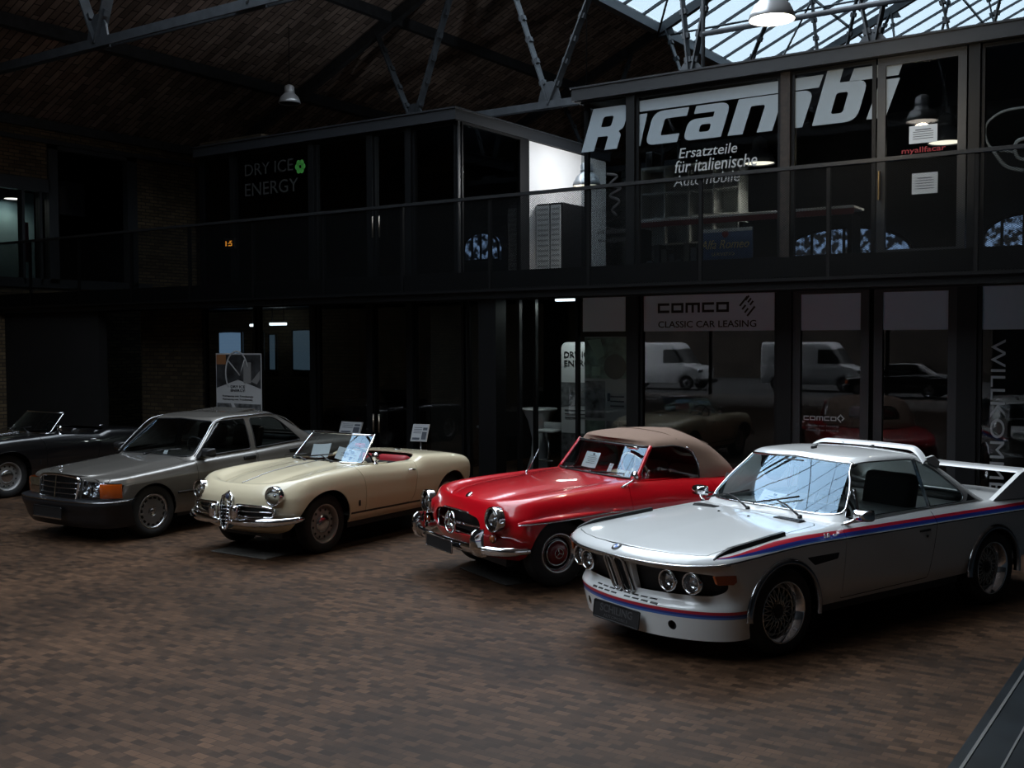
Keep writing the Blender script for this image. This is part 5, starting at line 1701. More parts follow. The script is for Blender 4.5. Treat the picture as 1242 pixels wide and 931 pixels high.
# lettering on the wing: 3.0 CSL
for s in (1,):
    b = text_bm('3.0', .042, bold=.0015, depth=.003, sx=1.25); place(b, (-.40, .8405, .815), (-1, 0, .02), (0, -.30, 1)); obj('model_lettering', b, M_PAPER, coupe)
    b = text_bm('CSL', .026, depth=.003, sx=1.2); place(b, (-.50, .8405, .816), (-1, 0, .02), (0, -.30, 1)); obj('model_lettering', b, M_PAPER, coupe)
# number plate (a dealer's black plate), mounted a little off centre
Mp = Matrix.Translation((.862, -.02, .262)) @ Matrix.Rotation(-.02, 4, 'Z') @ Matrix(((0, 0, 1, 0), (1, 0, 0, 0), (0, 1, 0, 0), (0, 0, 0, 1))) @ Matrix.Rotation(-.12, 4, 'X')
plate(coupe, None, .52, .125, None, Mp)
pl = [o for o in children_of(coupe) if o.name.startswith('number_plate')][0]
b = text_bm('SCHILING', .078, bold=.001, depth=.001, align='CENTER', sx=1.1); bmesh.ops.transform(b, matrix=Mp @ Matrix.Translation((0, -.008, .0135)), verts=b.verts); obj('plate_lettering', b, mat('plate_grey', (.05, .05, .053), .4), pl)
b = text_bm('AUTOMOBILE', .030, depth=.001, align='CENTER', sx=1.5); bmesh.ops.transform(b, matrix=Mp @ Matrix.Translation((0, -.045, .0135)), verts=b.verts); obj('plate_lettering', b, MATS['plate_grey'], pl)
# duct tubes behind the spoiler holes
for s in (-1, 1):
    b = BM(); lathe(b, [(.036, .0), (.033, -.03), (0, -.03)], 20, to_axis((1, s * .35, 0), (.742, s * .46, .268))); obj('brake_duct', b, M_TRIMBLK, coupe, smooth=True)

# roof spoiler: an arched strip above the rear window
def rspoil():
    b = BM()
    sec = []
    ys = np.linspace(-1, 1, 41)
    for u in ys:
        e = abs(u)
        y = u * .625
        x = -2.02 + .09 * (e ** 3)
        z = 1.358 - .006 * e ** 2 - .100 * max(0, (e - .70) / .30) ** 2
        ch = .075 * (1 - .2 * e)
        sec.append([b.verts.new(p) for p in ((x + ch/2, y, z - .014), (x + ch/2 - .01, y, z), (x, y, z + .012), (x - ch/2, y, z + .020), (x - ch/2, y, z + .008), (x, y, z - .006))])
    for a, c in zip(sec[:-1], sec[1:]):
        for i in range(6): b.faces.new((a[i], a[(i+1) % 6], c[(i+1) % 6], c[i]))
    b.faces.new(sec[0]); b.faces.new(sec[-1][::-1])
    for s in (-1, 1):   # feet on the pillars
        prism(b, [(-1.97, 1.25), (-2.12, 1.19), (-2.14, 1.24), (-2.06, 1.30), (-1.95, 1.285)], 'y', s * .625, s * .595)
    bmesh.ops.recalc_face_normals(b, faces=b.faces)
    o = obj('roof_spoiler', b, M_CW, coupe, smooth=True, angle=40)
    for yy in (.07, -.25):
        b = BM(); bar(b, (-1.98, yy, 1.335), (-2.08, yy, 1.305), .03, .04); obj('spoiler_bracket', b, M_TRIMBLK, o)
rspoil()
# rear wing on two fins
w_ = None
for s in (-1, 1):
    b = BM()
    prism(b, [(-2.74, .875), (-3.70, .845), (-3.78, 1.10), (-3.30, 1.115), (-3.18, 1.085)], 'y', s * .70, s * .745)
    obj('wing_endplate', b, M_CW, coupe)
b = BM()
sec = []
for y in np.linspace(-.70, .70, 15):
    sec.append([b.verts.new(p) for p in ((-3.20, y, 1.078), (-3.22, y, 1.094), (-3.30, y, 1.100), (-3.42, y, 1.102), (-3.42, y, 1.094), (-3.30, y, 1.084))])
for a, c in zip(sec[:-1], sec[1:]):
    for i in range(6): b.faces.new((a[i], a[(i+1) % 6], c[(i+1) % 6], c[i]))
bmesh.ops.recalc_face_normals(b, faces=b.faces)
obj('rear_wing', b, M_CW, coupe, smooth=True, angle=40)
# underbody and cabin
b = BM()
box(b, (-3.5, -.54, .20), (.62, .54, .50)); box(b, (-2.20, -.76, .24), (-.42, .76, .42))
obj('underbody', b, M_BLACK, coupe)
b = BM()
rbox(b, (-1.0, -.66, .70), (-.735, .66, .893), .05, 3); rbox(b, (-1.06, .14, .80), (-.86, .58, .95), .04, 3)
obj('dashboard', b, M_LEATHER_K, coupe, smooth=True)
for s in (-1, 1):
    seat(coupe, -1.45, s * .36, .40, M_LEATHER_K, h=.68)
b = BM(); rbox(b, (-2.45, -.62, .40), (-2.0, .62, .58), .06, 3); rbox(b, (-2.55, -.62, .5), (-2.38, .62, .93), .05, 3); obj('rear_seat', b, M_LEATHER_K, coupe, smooth=True)
steering_wheel(coupe, (-1.12, .36, .90), (-.92, 0, .40), .19)
b = BM(); rbox(b, (-1.05, -.11, 1.235), (-1.03, .11, 1.285), .008, 2); obj('interior_mirror', b, M_TRIMBLK, coupe)

# cross-spoke wheels with a deep polished lip
def mesh_wheel(R_, hw, rim):
    t = tyre(R_, hw, rim)
    b = BM()
    lathe(b, [(rim - .003, hw * .72), (rim + .008, hw * .90), (rim + .004, hw * .95), (rim - .006, hw * .86), (rim - .022, hw * .62), (rim * .80, hw * .30), (rim * .785, -hw * .2), (rim * .78, -hw * .8)], 56, YAX)
    r_ = obj('rim', b, M_CHROME, t, smooth=True, label='deep polished rim')
    b = BM()
    r1, r0 = rim * .79, .050
    h1, h0 = hw * .18, hw * .42
    n = 18
    for k in range(n):
        for s in (-1, 1):
            a0 = 2 * math.pi * k / n; a1 = a0 + s * 2 * math.pi / n * 1.5
            p0 = Vector((r0 * math.cos(a0), h0, r0 * math.sin(a0))); p1 = Vector((r1 * math.cos(a1), h1, r1 * math.sin(a1)))
            pm = (p0 + p1) / 2 + Vector((0, .006, 0))
            tube(b, [p0, pm, p1], [.0065, .0055, .006], 5)
    for k in range(n * 2):
        a = 2 * math.pi * k / (n * 2)
        lathe(b, [(0, .006), (.006, .003), (.007, -.004)], 6, to_axis((0, 1, 0), (r1 * .985 * math.cos(a), h1 + .004, r1 * .985 * math.sin(a))))
    tube(b, [(r1 * math.cos(a), h1, r1 * math.sin(a)) for a in np.linspace(0, 2*math.pi, 48, endpoint=False)], .008, 6, closed=True)
    obj('spokes', b, mat('wheel_silver', (.42, .42, .40), .25, 1.0), t, smooth=True)
    b = BM(); lathe(b, [(0, h0 + .022), (.020, h0 + .02), (.034, h0 + .012), (.052, h0 + .004), (.056, h0 - .02), (rim * .7, -hw * .3), (rim * .78, -hw * .35)], 24, YAX)
    obj('hub', b, mat('hub_dark', (.02, .02, .02), .4, .5), t, smooth=True)
    return t
place_wheels(coupe, mesh_wheel(.315, .105, .218), [(0, .715), (0, -.715), (-2.625, .725), (-2.625, -.725)], .315)
# ================================================================ CREAM OPEN ROADSTER
AXX, AYY, AH = -8.826484, 8.417437, -1.558057
roadster = empty('roadster_car', (AXX, AYY, 0), AH, 'cream open-top roadster with upright shield grille and red seats', 'car')
M_CREAM = paint('cream_paint', (0.73, 0.635, 0.44), rough=.38, cr=.05)
M_REDSEAT = mat('red_leather', (0.30, 0.012, 0.02), 0.45)
def RA(xn, Ln, pn, w, z, xt=-2.86, Lt=.30, pt=2.6):
    return ring(xn, Ln, pn, xt, Lt, pt, w, z, ns=110)
wl = lambda f, m, r: [(.75, f), (.1, m), (-.5, m), (-1.6, m), (-2.2, m), (-2.9, r)]
lowA = [
 RA(.56, .42, 2.2, wl(.66, .70, .60), [(.75,.27),(.45,.255),(-.34,.285),(-1.7,.285),(-2.5,.32),(-2.9,.36)], xt=-2.70),
 RA(.66, .42, 2.2, wl(.71, .735, .63), [(.75,.31),(.4,.31),(-.34,.345),(-1.7,.34),(-2.9,.42)], xt=-2.78),
 RA(.715, .42, 2.3, wl(.745, .752, .65), [(.75,.40),(.4,.40),(-.34,.42),(-1.7,.42),(-2.9,.50)], xt=-2.83),
 RA(.74, .42, 2.4, wl(.762, .765, .67), [(.75,.52),(.4,.52),(-.34,.55),(-1.7,.54),(-2.9,.60)], xt=-2.86),
 RA(.735, .42, 2.4, wl(.765, .766, .675), [(.75,.62),(.4,.63),(-.34,.67),(-1.7,.65),(-2.9,.67)], xt=-2.86),
 RA(.715, .42, 2.4, wl(.75, .755, .67), [(.75,.685),(.4,.715),(-.34,.77),(-1.5,.74),(-2.2,.755),(-2.9,.715)], xt=-2.85),
 RA(.68, .42, 2.4, wl(.715, .728, .645), [(.75,.730),(.4,.785),(-.34,.838),(-1.5,.80),(-1.75,.835),(-2.2,.825),(-2.9,.745)], xt=-2.83),
 RA(.64, .41, 2.4, wl(.65, .682, .60), [(.75,.750),(.4,.825),(.1,.853),(-.34,.872),(-.8,.880),(-1.5,.845),(-1.72,.890),(-2.2,.870),(-2.9,.765)], xt=-2.80),
 RA(.61, .40, 2.4, wl(.58, .63, .52), [(.75,.748),(.5,.800),(.1,.860),(-.34,.882),(-.8,.886),(-1.5,.852),(-1.72,.904),(-2.2,.885),(-2.9,.772)], xt=-2.78),
 RA(.60, .40, 2.4, wl(.46, .50, .42), [(.75,.735),(.5,.765),(.1,.828),(-.34,.862),(-.8,.882),(-1.5,.87),(-1.75,.912),(-2.2,.892),(-2.9,.775)], xt=-2.77),
 RA(.60, .40, 2.4, wl(.34, .36, .30), [(.75,.732),(.5,.757),(.1,.822),(-.34,.860),(-.8,.884),(-1.5,.88),(-1.78,.914),(-2.2,.897),(-2.9,.778)], xt=-2.77),
 RA(.605, .40, 2.4, wl(.20, .24, .2), [(.75,.735),(.5,.768),(.1,.838),(-.34,.874),(-.8,.892),(-1.5,.88),(-1.8,.914),(-2.2,.898),(-2.9,.78)], xt=-2.77),
 RA(.61, .40, 2.4, 0.0, [(.75,.737),(.5,.774),(.1,.846),(-.34,.881),(-.8,.896),(-1.5,.88),(-1.8,.915),(-2.2,.899),(-2.9,.78)], xt=-2.77),
]
GA = loft(lowA, 6)
bm = grid_bm(GA)
spA = side_pred(.38)
AFA = [(.47, .10), (.475, .36), (.43, .475), (.345, .575), (.22, .648), (.08, .682), (-.06, .682), (-.17, .645), (-.26, .57), (-.315, .47), (-.338, .36), (-.340, .10)]
split(bm, cut(bm, smooth_poly(AFA, .06, 3), 'xz', spA)).free()
ARA = [(-1.845, .10), (-1.85, .36), (-1.885, .47), (-1.96, .575), (-2.08, .652), (-2.22, .676), (-2.34, .655), (-2.45, .575), (-2.51, .47), (-2.535, .36), (-2.54, .10)]
split(bm, cut(bm, smooth_poly(ARA, .06, 3), 'xz', spA)).free()
# cockpit
COCK = smooth_poly([(-.74, -.02), (-.76, .52), (-.80, .585), (-1.50, .605), (-1.66, .575), (-1.80, .40), (-1.84, -.02)], [0, .04, .05, .1, .12, .12, 0])
split(bm, cut(bm, COCK, 'xy', lambda c, n: c.z > .75)).free()
noseA = lambda c, n: c.x > .3 and n.x > .12
# side grilles and lamp seats
SG = smooth_poly([(.135, .575), (.50, .565), (.575, .545), (.59, .505), (.565, .465), (.50, .455), (.135, .450)], .03)
split(bm, cut(bm, SG, 'yz', noseA)).free()
hoodA = cut_out(bm, [(.565, -.02), (.562, .18), (.54, .27), (.46, .335), (.1, .385), (-.35, .43), (-.64, .475), (-.66, .3), (-.665, -.02)], 'xy', lambda c, n: n.z > .3 and c.z > .6, gap=.006)
DOORA = smooth_poly([(-.575, .375), (-.578, .6), (-.550, .76), (-.475, .868), (-.50, .892), (-1.515, .860), (-1.50, .70), (-1.45, .47), (-1.38, .385)], [.03, .1, .1, .02, 0, 0, .05, .1, .06])
doorA = cut_out(bm, DOORA, 'xz', lambda c, n: c.y > .60, gap=.006)
# dark strip along the sill
STRIP = [(-.345, .372), (-1.84, .362), (-1.84, .384), (-.345, .394)]
for b_ in (bm, doorA):
    for f in cut(b_, STRIP, 'xz', spA): f.material_index = 1
MA = [M_CREAM, mat('sill_strip', (.03, .02, .018), .4), M_TRIMBLK]
thicken(doorA, .012); thicken(hoodA, .012); thicken(bm, .014)
obj('door', flipped(doorA), MA, roadster, smooth=True, angle=50)
obj('door', doorA, MA, roadster, smooth=True, angle=50)
mirrored(hoodA); obj('bonnet', hoodA, M_CREAM, roadster, smooth=True, angle=50)
mirrored(bm); obj('body', bm, MA, roadster, smooth=True, angle=50)
# bonnet centre strip
b = BM(); tube(b, [p + Vector((0, 0, .006)) for p in drape(GA, 'xy', [(x, .0) for x in np.linspace(.545, -.60, 30)], 0, side=lambda S: S[:, 2] > .7)], .005, 6); obj('bonnet_strip', b, M_CHROME_D, roadster, smooth=True)
for s in (-1, 1):   # scuttle air slots
    b = BM(); tube(b, [p for p in drape(GA, 'xy', [(-.72, s * y) for y in np.linspace(.34, .46, 8)], .004, side=lambda S: S[:, 2] > .7)], .008, 6); obj('washer_jet', b, M_TRIMBLK, roadster, smooth=True)
for s in (-1, 1):
    headlight(roadster, (.650, s * .562, .678), .088, (1, s * .10, .02), bez=.016, depth=.06, bulge=.03)
    # chrome side grille: dished frame, bars
    b = BM()
    fr_ = [Vector((.755 - (max(0, p[0] - .1)) ** 2 * .42, s * p[0], p[1])) for p in SG]
    tube(b, fr_, .016, 8, closed=True)
    g_ = obj('side_grille', b, M_CHROME, roadster, smooth=True)
    for zz in (.512,):
        b = BM(); tube(b, [Vector((.752 - (y - .1) ** 2 * .42, s * y, zz)) for y in np.linspace(.145, .575, 12)], .007, 6)
        obj('grille_bar', b, M_CHROME, g_, smooth=True)
    b = BM()
    v = [b.verts.new((q.x - .055, q.y, q.z)) for q in fr_]; b.faces.new(v)
    for i in range(len(v)):
        pass
    obj('grille_back', b, M_BLACK, g_)
    b = BM(); rbox(b, (.765, s * .165 - .045, .425), (.845, s * .165 + .045, .575), .035, 4)
    obj('overrider', b, M_CHROME, roadster, smooth=True)
    b = BM(); lathe(b, [(.035, -.02), (.036, .0), (.028, .012), (0, .016)], 18, to_axis((1, s * .4, 0), (.655, s * .60, .515))); obj('parking_lamp', b, M_LENS, roadster, smooth=True)
    # half bumper
    path = curve_pts([(.80, s * .115, .402), (.79, s * .30, .405), (.74, s * .50, .412), (.655, s * .66, .420), (.53, s * .755, .430), (.42, s * .785, .438)], 30)
    b = BM(); tube(b, path, [.034 + .012 * math.sin(math.pi * min(1, i / 24)) if i < 27 else .034 * (30 - i) / 3.2 for i in range(30)], 12, flat=((1, s * .6, 0), .85))
    obj('front_bumper', b, M_CHROME, roadster, smooth=True)
    b = BM(); rbox(b, (.765, s * .045, .385), (.835, s * .155, .425), .018, 3); obj('bumper_end', b, M_CHROME, roadster, smooth=True)
# shield grille
SH = [(0, .700), (.030, .678), (.052, .660), (.072, .655), (.075, .60), (.070, .50), (.060, .41), (.045, .345), (.020, .318), (0, .312)]
SHo = [(p[0], p[1]) for p in SH] + [(-p[0], p[1]) for p in SH[::-1][1:-1]]
def SP(p, d=0.0): return Vector((.772 + d - (p[1] - .5) * .07 - (.05 * ((p[1] - .5) / .2) ** 2 if p[1] > .5 else 0), p[0], p[1]))
b = BM(); tube(b, [SP(p, .015) for p in SHo], .012, 8, closed=True)
v0 = [b.verts.new(SP(p, .015)) for p in SHo]; v1 = [b.verts.new(SP((p[0] * 1.12, p[1]), -.07)) for p in SHo]
for i in range(len(v0)): f = b.faces.new((v0[i], v0[(i+1) % len(v0)], v1[(i+1) % len(v0)], v1[i])); f.smooth = True
sg = obj('shield_grille', b, M_CHROME, roadster, smooth=True, label='upright chrome shield-shaped grille')
b = BM(); b.faces.new([b.verts.new(SP((p[0], p[1]), -.02)) for p in SHo]); obj('grille_back', b, M_BLACK, sg)
for k in range(7):
    zz = .375 + k * .036; hw_ = float(np.interp(zz, [.33, .41, .5, .6], [.03, .055, .066, .070]))
    b = BM(); tube(b, [SP((-hw_, zz), .004), SP((hw_, zz), .004)], .0055, 6); obj('grille_bar', b, M_CHROME, sg, smooth=True)
b = BM(); tube(b, [SP((0, .33), .006), SP((0, .64), .006)], .005, 6); obj('grille_bar', b, M_CHROME, sg, smooth=True)
b = BM(); lathe(b, [(0, .008), (.026, .006), (.03, 0)], 20, to_axis((1, 0, .3), SP((0, .652), .018))); obj('nose_badge', b, mat('badge_enamel', (.05, .06, .10), .3), sg, smooth=True)
# windscreen
def wsA(s, t, d=0):   # s -1..1 across, t 0..1 up
    hw_ = .545 - .06 * t
    return Vector((-.705 - .29 * t + .075 * (1 - s * s) - .045 * abs(s) ** 4, s * hw_, .885 + .295 * t + .012 * (1 - s * s)))
def patch(fnc, ns=16, nt=6):
    b = BM()
    V = [[b.verts.new(fnc(-1 + 2 * i / ns, j / nt)) for i in range(ns + 1)] for j in range(nt + 1)]
    for j in range(nt):
        for i in range(ns): f = b.faces.new((V[j][i], V[j][i+1], V[j+1][i+1], V[j+1][i])); f.smooth = True
    return b
obj('windscreen', patch(wsA), M_SCREEN, roadster, smooth=True)
b = BM()
tube(b, [wsA(s, 1) for s in np.linspace(-1, 1, 17)], .011, 8)
for s in (-1, 1): tube(b, [wsA(s, t) + Vector((-.01, 0, 0)) for t in np.linspace(-.03, 1.02, 8)], .013, 8)
tube(b, [wsA(s, 0) for s in np.linspace(-1, 1, 17)], .010, 8)
obj('windscreen_frame', b, M_CHROME, roadster, smooth=True)
wiper(roadster, (-.62, .20, .893), (-.66, .05, .935), (-.69, -.03, .955), (-.08, 1, .12), L=.36)
wiper(roadster, (-.62, -.22, .893), (-.66, -.36, .93), (-.68, -.42, .94), (-.06, 1, .10), L=.34)
# cabin: trim, seats, wheel
b = BM()
box(b, (-1.88, -.60, .26), (-.60, .60, .30)); box(b, (-1.90, -.60, .30), (-1.84, .60, .86)); box(b, (-.66, -.60, .30), (-.62, .60, .86))
for s in (-1, 1): box(b, (-1.84, s * .640 - .02, .30), (-.66, s * .640 + .02, .80))
obj('cabin_trim', b, M_LEATHER_K, roadster)
b = BM(); rbox(b, (-.86, -.56, .72), (-.70, .56, .875), .05, 3); rbox(b, (-.93, .16, .78), (-.80, .50, .90), .04, 3); obj('dashboard', b, M_CREAM, roadster, smooth=True)
for s in (-1, 1): seat(roadster, -1.30, s * .29, .38, M_REDSEAT, h=.425, w=.46, back=.16)
b = BM(); rbox(b, (-1.83, -.57, .60), (-1.54, .57, .862), .08, 3); obj('folded_hood', b, M_LEATHER_K, roadster, smooth=True)
steering_wheel(roadster, (-1.02, .30, .865), (-.90, 0, .42), .19, M_TRIMBLK)
# chrome door mirror, handles, badge on the wing
b = BM()
lathe(b, [(.035, 0), (.03, .01), (.012, .02), (.010, .06)], 14, Matrix.Translation((-.86, .655, .872)))
M = to_axis((-1, .1, .1), (-.86, .655, .955))
lathe(b, [(0, -.035), (.028, -.03), (.050, -.012), (.056, .006), (.05, .012), (0, .010)], 22, M)
obj('door_mirror', b, M_CHROME, roadster, smooth=True, label='round chrome mirror on the near door')
for s in (-1, 1):
    b = BM(); tube(b, [(-1.33, s * .757, .766), (-1.36, s * .79, .770), (-1.42, s * .79, .765), (-1.455, s * .755, .762)], [.012, .009, .009, .016], 8); obj('door_handle', b, M_CHROME, roadster, smooth=True)
    b = BM(); rbox(b, (-.475, s * .768 - .006, .455), (-.455, s * .768 + .006, .520), .004, 2); obj('wing_badge', b, M_TRIMBLK, roadster)
    b = BM(); rbox(b, (-2.835, s * .45 - .05, .58), (-2.72, s * .45 + .05, .70), .03, 3); obj('tail_lamp', b, M_REDL, roadster, smooth=True)
b = BM(); tube(b, curve_pts([(-2.45, -.80, .45), (-2.80, -.70, .45), (-2.93, -.4, .45), (-2.96, 0, .45), (-2.93, .4, .45), (-2.80, .70, .45), (-2.45, .80, .45)], 30), .04, 10); obj('rear_bumper', b, M_CHROME, roadster, smooth=True)
b = BM(); rbox(b, (-2.10, -.035, .893), (-1.98, .035, .915), .01, 2); obj('deck_lid_catch', b, M_CHROME_D, roadster, smooth=True)
b = BM(); box(b, (-2.6, -.46, .19), (.42, .46, .46)); box(b, (-1.84, -.68, .22), (-.35, .68, .36)); obj('underbody', b, M_BLACK, roadster)

def steel_wheel(R_, hw, rim, mdisc, mcap, mrim, holes=10, cap_r=.085, name_cap='hub_cap', ring_chrome=None, hole_r=.018, hole_pos=.66, cap_h=.03):
    t = tyre(R_, hw, rim)
    b = BM()
    lathe(b, [(rim - .003, hw * .72), (rim + .007, hw * .90), (rim + .002, hw * .93), (rim - .012, hw * .80), (rim * .90, hw * .45), (rim * .86, hw * .20), (rim * .84, -hw * .6)], 48, YAX)
    obj('rim', b, mrim, t, smooth=True)
    b = BM()
    prof = [(rim * .86, hw * .15), (rim * .80, hw * .34), (rim * .68, hw * .42), (rim * .52, hw * .42), (rim * .45, hw * .5), (0, hw * .5)]
    lathe(b, prof, 48, YAX)
    if holes:
        for k in range(holes):
            a = 2 * math.pi * k / holes
            M = to_axis((0, 1, 0), (rim * hole_pos * math.cos(a), hw * .42, rim * hole_pos * math.sin(a)))
            lathe(b, [(hole_r, .0015), (0, .0015)], 14, M, mi=1)
            tube(b, [M @ Vector((hole_r * math.cos(q), hole_r * math.sin(q), .001)) for q in np.linspace(0, 2*math.pi, 14, endpoint=False)], .003, 5, closed=True)
    obj('wheel_disc', b, [mdisc, M_BLACK], t, smooth=True)
    b = BM()
    lathe(b, [(cap_r, hw * .45), (cap_r * .97, hw * .45 + cap_h * .5), (cap_r * .8, hw * .45 + cap_h * .85), (cap_r * .45, hw * .45 + cap_h), (cap_r * .3, hw * .45 + cap_h * 1.05), (0, hw * .45 + cap_h * 1.08)], 36, YAX)
    obj(name_cap, b, mcap, t, smooth=True)
    if ring_chrome:
        b = BM()
        lathe(b, [(rim * .80, hw * .50), (rim * .84, hw * .66), (rim * .94, hw * .88), (rim * 1.02, hw * .97), (rim * 1.05, hw * .93)], 48, YAX)
        obj('trim_ring', b, ring_chrome, t, smooth=True)
    return t
place_wheels(roadster, steel_wheel(.315, .080, .205, mat('wheel_grey', (.34, .34, .335), .4, .25), M_CHROME_D, mat('wheel_grey_rim', (.40, .40, .395), .35, .35), holes=12, cap_r=.10, hole_pos=.72), [(0, .605), (0, -.605), (-2.20, .60), (-2.20, -.60)], .315)
# ================================================================ RED CABRIOLET WITH BEIGE HOOD
SX, SY, SHD = -5.863467, 8.740172, -2.01203
cabrio = empty('cabriolet_car', (SX, SY, 0), SHD, 'red cabriolet with closed beige fabric hood and round chrome headlights', 'car')
M_RED = paint('red_paint', (0.58, 0.002, 0.010), rough=.30)
M_BEIGE = mat('beige_canvas', (0.235, 0.155, 0.115), 0.9, noise=(140, .10), bump=.15)
M_TAN = mat('cream_leather', (0.52, 0.42, 0.28), 0.5)
M_IVORY = mat('ivory_plastic', (0.72, 0.64, 0.46), 0.3)
def RS(xn, Ln, pn, w, z, xt=-3.44, Lt=.35, pt=2.4):
    return ring(xn, Ln, pn, xt, Lt, pt, w, z, ns=120)
wS = lambda f, a, m, r: [(.8, f), (.1, a), (-.6, m), (-1.5, m), (-2.4, a), (-3.5, r)]
lowS = [
 RS(.52, .42, 2.2, wS(.72, .76, .76, .62), [(.8,.26),(.4,.26),(-.4,.26),(-2.0,.27),(-2.8,.32),(-3.5,.38)], xt=-3.25),
 RS(.62, .42, 2.3, wS(.78, .81, .81, .68), [(.8,.33),(-.4,.34),(-2.0,.34),(-3.5,.46)], xt=-3.36),
 RS(.685, .42, 2.4, wS(.825, .855, .845, .72), [(.8,.43),(-.4,.45),(-2.0,.45),(-3.5,.53)], xt=-3.42),
 RS(.71, .42, 2.5, wS(.845, .870, .862, .74), [(.8,.54),(-.4,.57),(-2.0,.57),(-3.5,.60)], xt=-3.44),
 RS(.70, .42, 2.5, wS(.845, .868, .858, .74), [(.8,.63),(.3,.66),(-.4,.68),(-2.0,.67),(-3.5,.66)], xt=-3.44),
 RS(.675, .42, 2.5, wS(.825, .850, .835, .72), [(.8,.70),(.3,.745),(-.4,.765),(-1.0,.765),(-2.0,.76),(-2.6,.755),(-3.5,.695)], xt=-3.42),
 RS(.655, .41, 2.5, wS(.785, .812, .79, .69), [(.8,.752),(.3,.812),(-.4,.838),(-1.0,.845),(-2.0,.835),(-2.6,.82),(-3.5,.72)], xt=-3.40),
 RS(.64, .40, 2.5, wS(.725, .755, .73, .64), [(.8,.775),(.45,.825),(.1,.862),(-.4,.886),(-1.0,.902),(-2.0,.87),(-2.6,.845),(-3.5,.735)], xt=-3.37),
 RS(.63, .40, 2.5, wS(.66, .68, .67, .56), [(.8,.778),(.45,.832),(.1,.870),(-.4,.900),(-1.0,.922),(-2.0,.88),(-2.6,.85),(-3.5,.74)], xt=-3.35),
 RS(.63, .40, 2.5, wS(.58, .58, .58, .48), [(.8,.748),(.45,.808),(.1,.852),(-.4,.892),(-1.0,.925),(-2.0,.885),(-2.6,.85),(-3.5,.742)], xt=-3.34),
 RS(.635, .40, 2.5, wS(.48, .48, .50, .38), [(.8,.708),(.62,.728),(.45,.796),(.1,.856),(-.4,.899),(-1.0,.930),(-2.0,.89),(-2.6,.85),(-3.5,.744)], xt=-3.33),
 RS(.645, .40, 2.5, wS(.30, .32, .33, .25), [(.8,.690),(.64,.712),(.52,.800),(.1,.880),(-.4,.914),(-1.0,.938),(-2.0,.89),(-2.6,.85),(-3.5,.746)], xt=-3.33),
 RS(.65, .40, 2.5, wS(.15, .16, .17, .12), [(.8,.685),(.645,.708),(.54,.805),(.1,.893),(-.4,.922),(-1.0,.942),(-2.0,.89),(-2.6,.85),(-3.5,.747)], xt=-3.33),
 RS(.652, .40, 2.5, 0.0, [(.8,.684),(.65,.706),(.545,.807),(.1,.897),(-.4,.925),(-1.0,.944),(-2.0,.89),(-2.6,.85),(-3.5,.748)], xt=-3.33),
]
GS = loft(lowS, 6)
bm = grid_bm(GS)
spS = side_pred(.42)
AFS = [(.355, .08), (.355, .40), (.315, .52), (.235, .605), (.12, .652), (0, .662), (-.12, .648), (-.235, .595), (-.315, .51), (-.36, .40), (-.365, .08)]
split(bm, cut(bm, smooth_poly(AFS, .06, 3), 'xz', spS)).free()
split(bm, cut(bm, smooth_poly([(p[0] - 2.40, p[1] - .01) for p in AFS], .06, 3), 'xz', spS)).free()
noseS = lambda c, n: c.x > .3 and n.x > .12
GR = smooth_poly([(-.02, .690), (.20, .682), (.40, .652), (.455, .60), (.45, .52), (.40, .475), (-.02, .455)], [0, .02, .05, .04, .04, .04, 0])
split(bm, cut(bm, GR, 'yz', noseS)).free()
hoodS = cut_out(bm, [(.63, -.02), (.625, .20), (.585, .34), (.48, .43), (.1, .50), (-.4, .545), (-.80, .56), (-.885, .40), (-.93, -.02)], 'xy', lambda c, n: n.z > .15 and c.z > .69, gap=.006)
DOORS = smooth_poly([(-.775, .335), (-.77, .62), (-.76, .80), (-.80, .915), (-1.80, .905), (-1.84, .75), (-1.80, .50), (-1.70, .335)], [.03, 0, 0, 0, 0, .1, .1, .06])
doorS = cut_out(bm, DOORS, 'xz', lambda c, n: c.y > .60, gap=.006)
thicken(doorS, .012); thicken(hoodS, .012); thicken(bm, .014)
obj('door', flipped(doorS), M_RED, cabrio, smooth=True, angle=50)
obj('door', doorS, M_RED, cabrio, smooth=True, angle=50)
mirrored(hoodS); obj('bonnet', hoodS, M_RED, cabrio, smooth=True, angle=50)
mirrored(bm); obj('body', bm, M_RED, cabrio, smooth=True, angle=50)
# brow mouldings above the wheels, bright strip below
def brow(x0, x1, zc, s):
    b = BM()
    n = 36
    rows = []
    for i in range(n + 1):
        t = i / n
        x = x0 + (x1 - x0) * t
        y = float(np.interp(x, [-3.3, -2.4, -1.5, -.6, .1, .5, .62], [.76, .868, .855, .856, .868, .846, .80])) - .006
        k = math.sin(math.pi * min(1, t * 1.15 + .02) ** .8) if t < .85 else max(0.02, (1 - t) / .15 * .55)
        k = max(.03, min(1, k))
        z = zc + .045 * t
        sec = [(0, .034 * k + .004), (.024 * k, .030 * k), (.046 * k, .012 * k), (.052 * k, -.004), (.044 * k, -.014), (0, -.016)]
        rows.append([b.verts.new((x, s * (y + a), z + c)) for a, c in sec])
    for r0, r1 in zip(rows[:-1], rows[1:]):
        for k in range(5): f = b.faces.new((r0[k], r0[k+1], r1[k+1], r1[k])); f.smooth = True
    b.faces.new(rows[0]); b.faces.new(rows[-1][::-1])
    bmesh.ops.recalc_face_normals(b, faces=b.faces)
    br = obj('wheel_brow', b, M_RED, cabrio, smooth=True)
    b = BM()
    tube(b, [(v[4].x, s * (abs(v[4].y) + .003), v[4].z - .002) for v in [[vv.co if hasattr(vv, 'co') else vv for vv in r] for r in BROW_ROWS(x0, x1, zc, s)]], .006, 6)
    obj('brow_strip', b, M_CHROME, br, smooth=True)
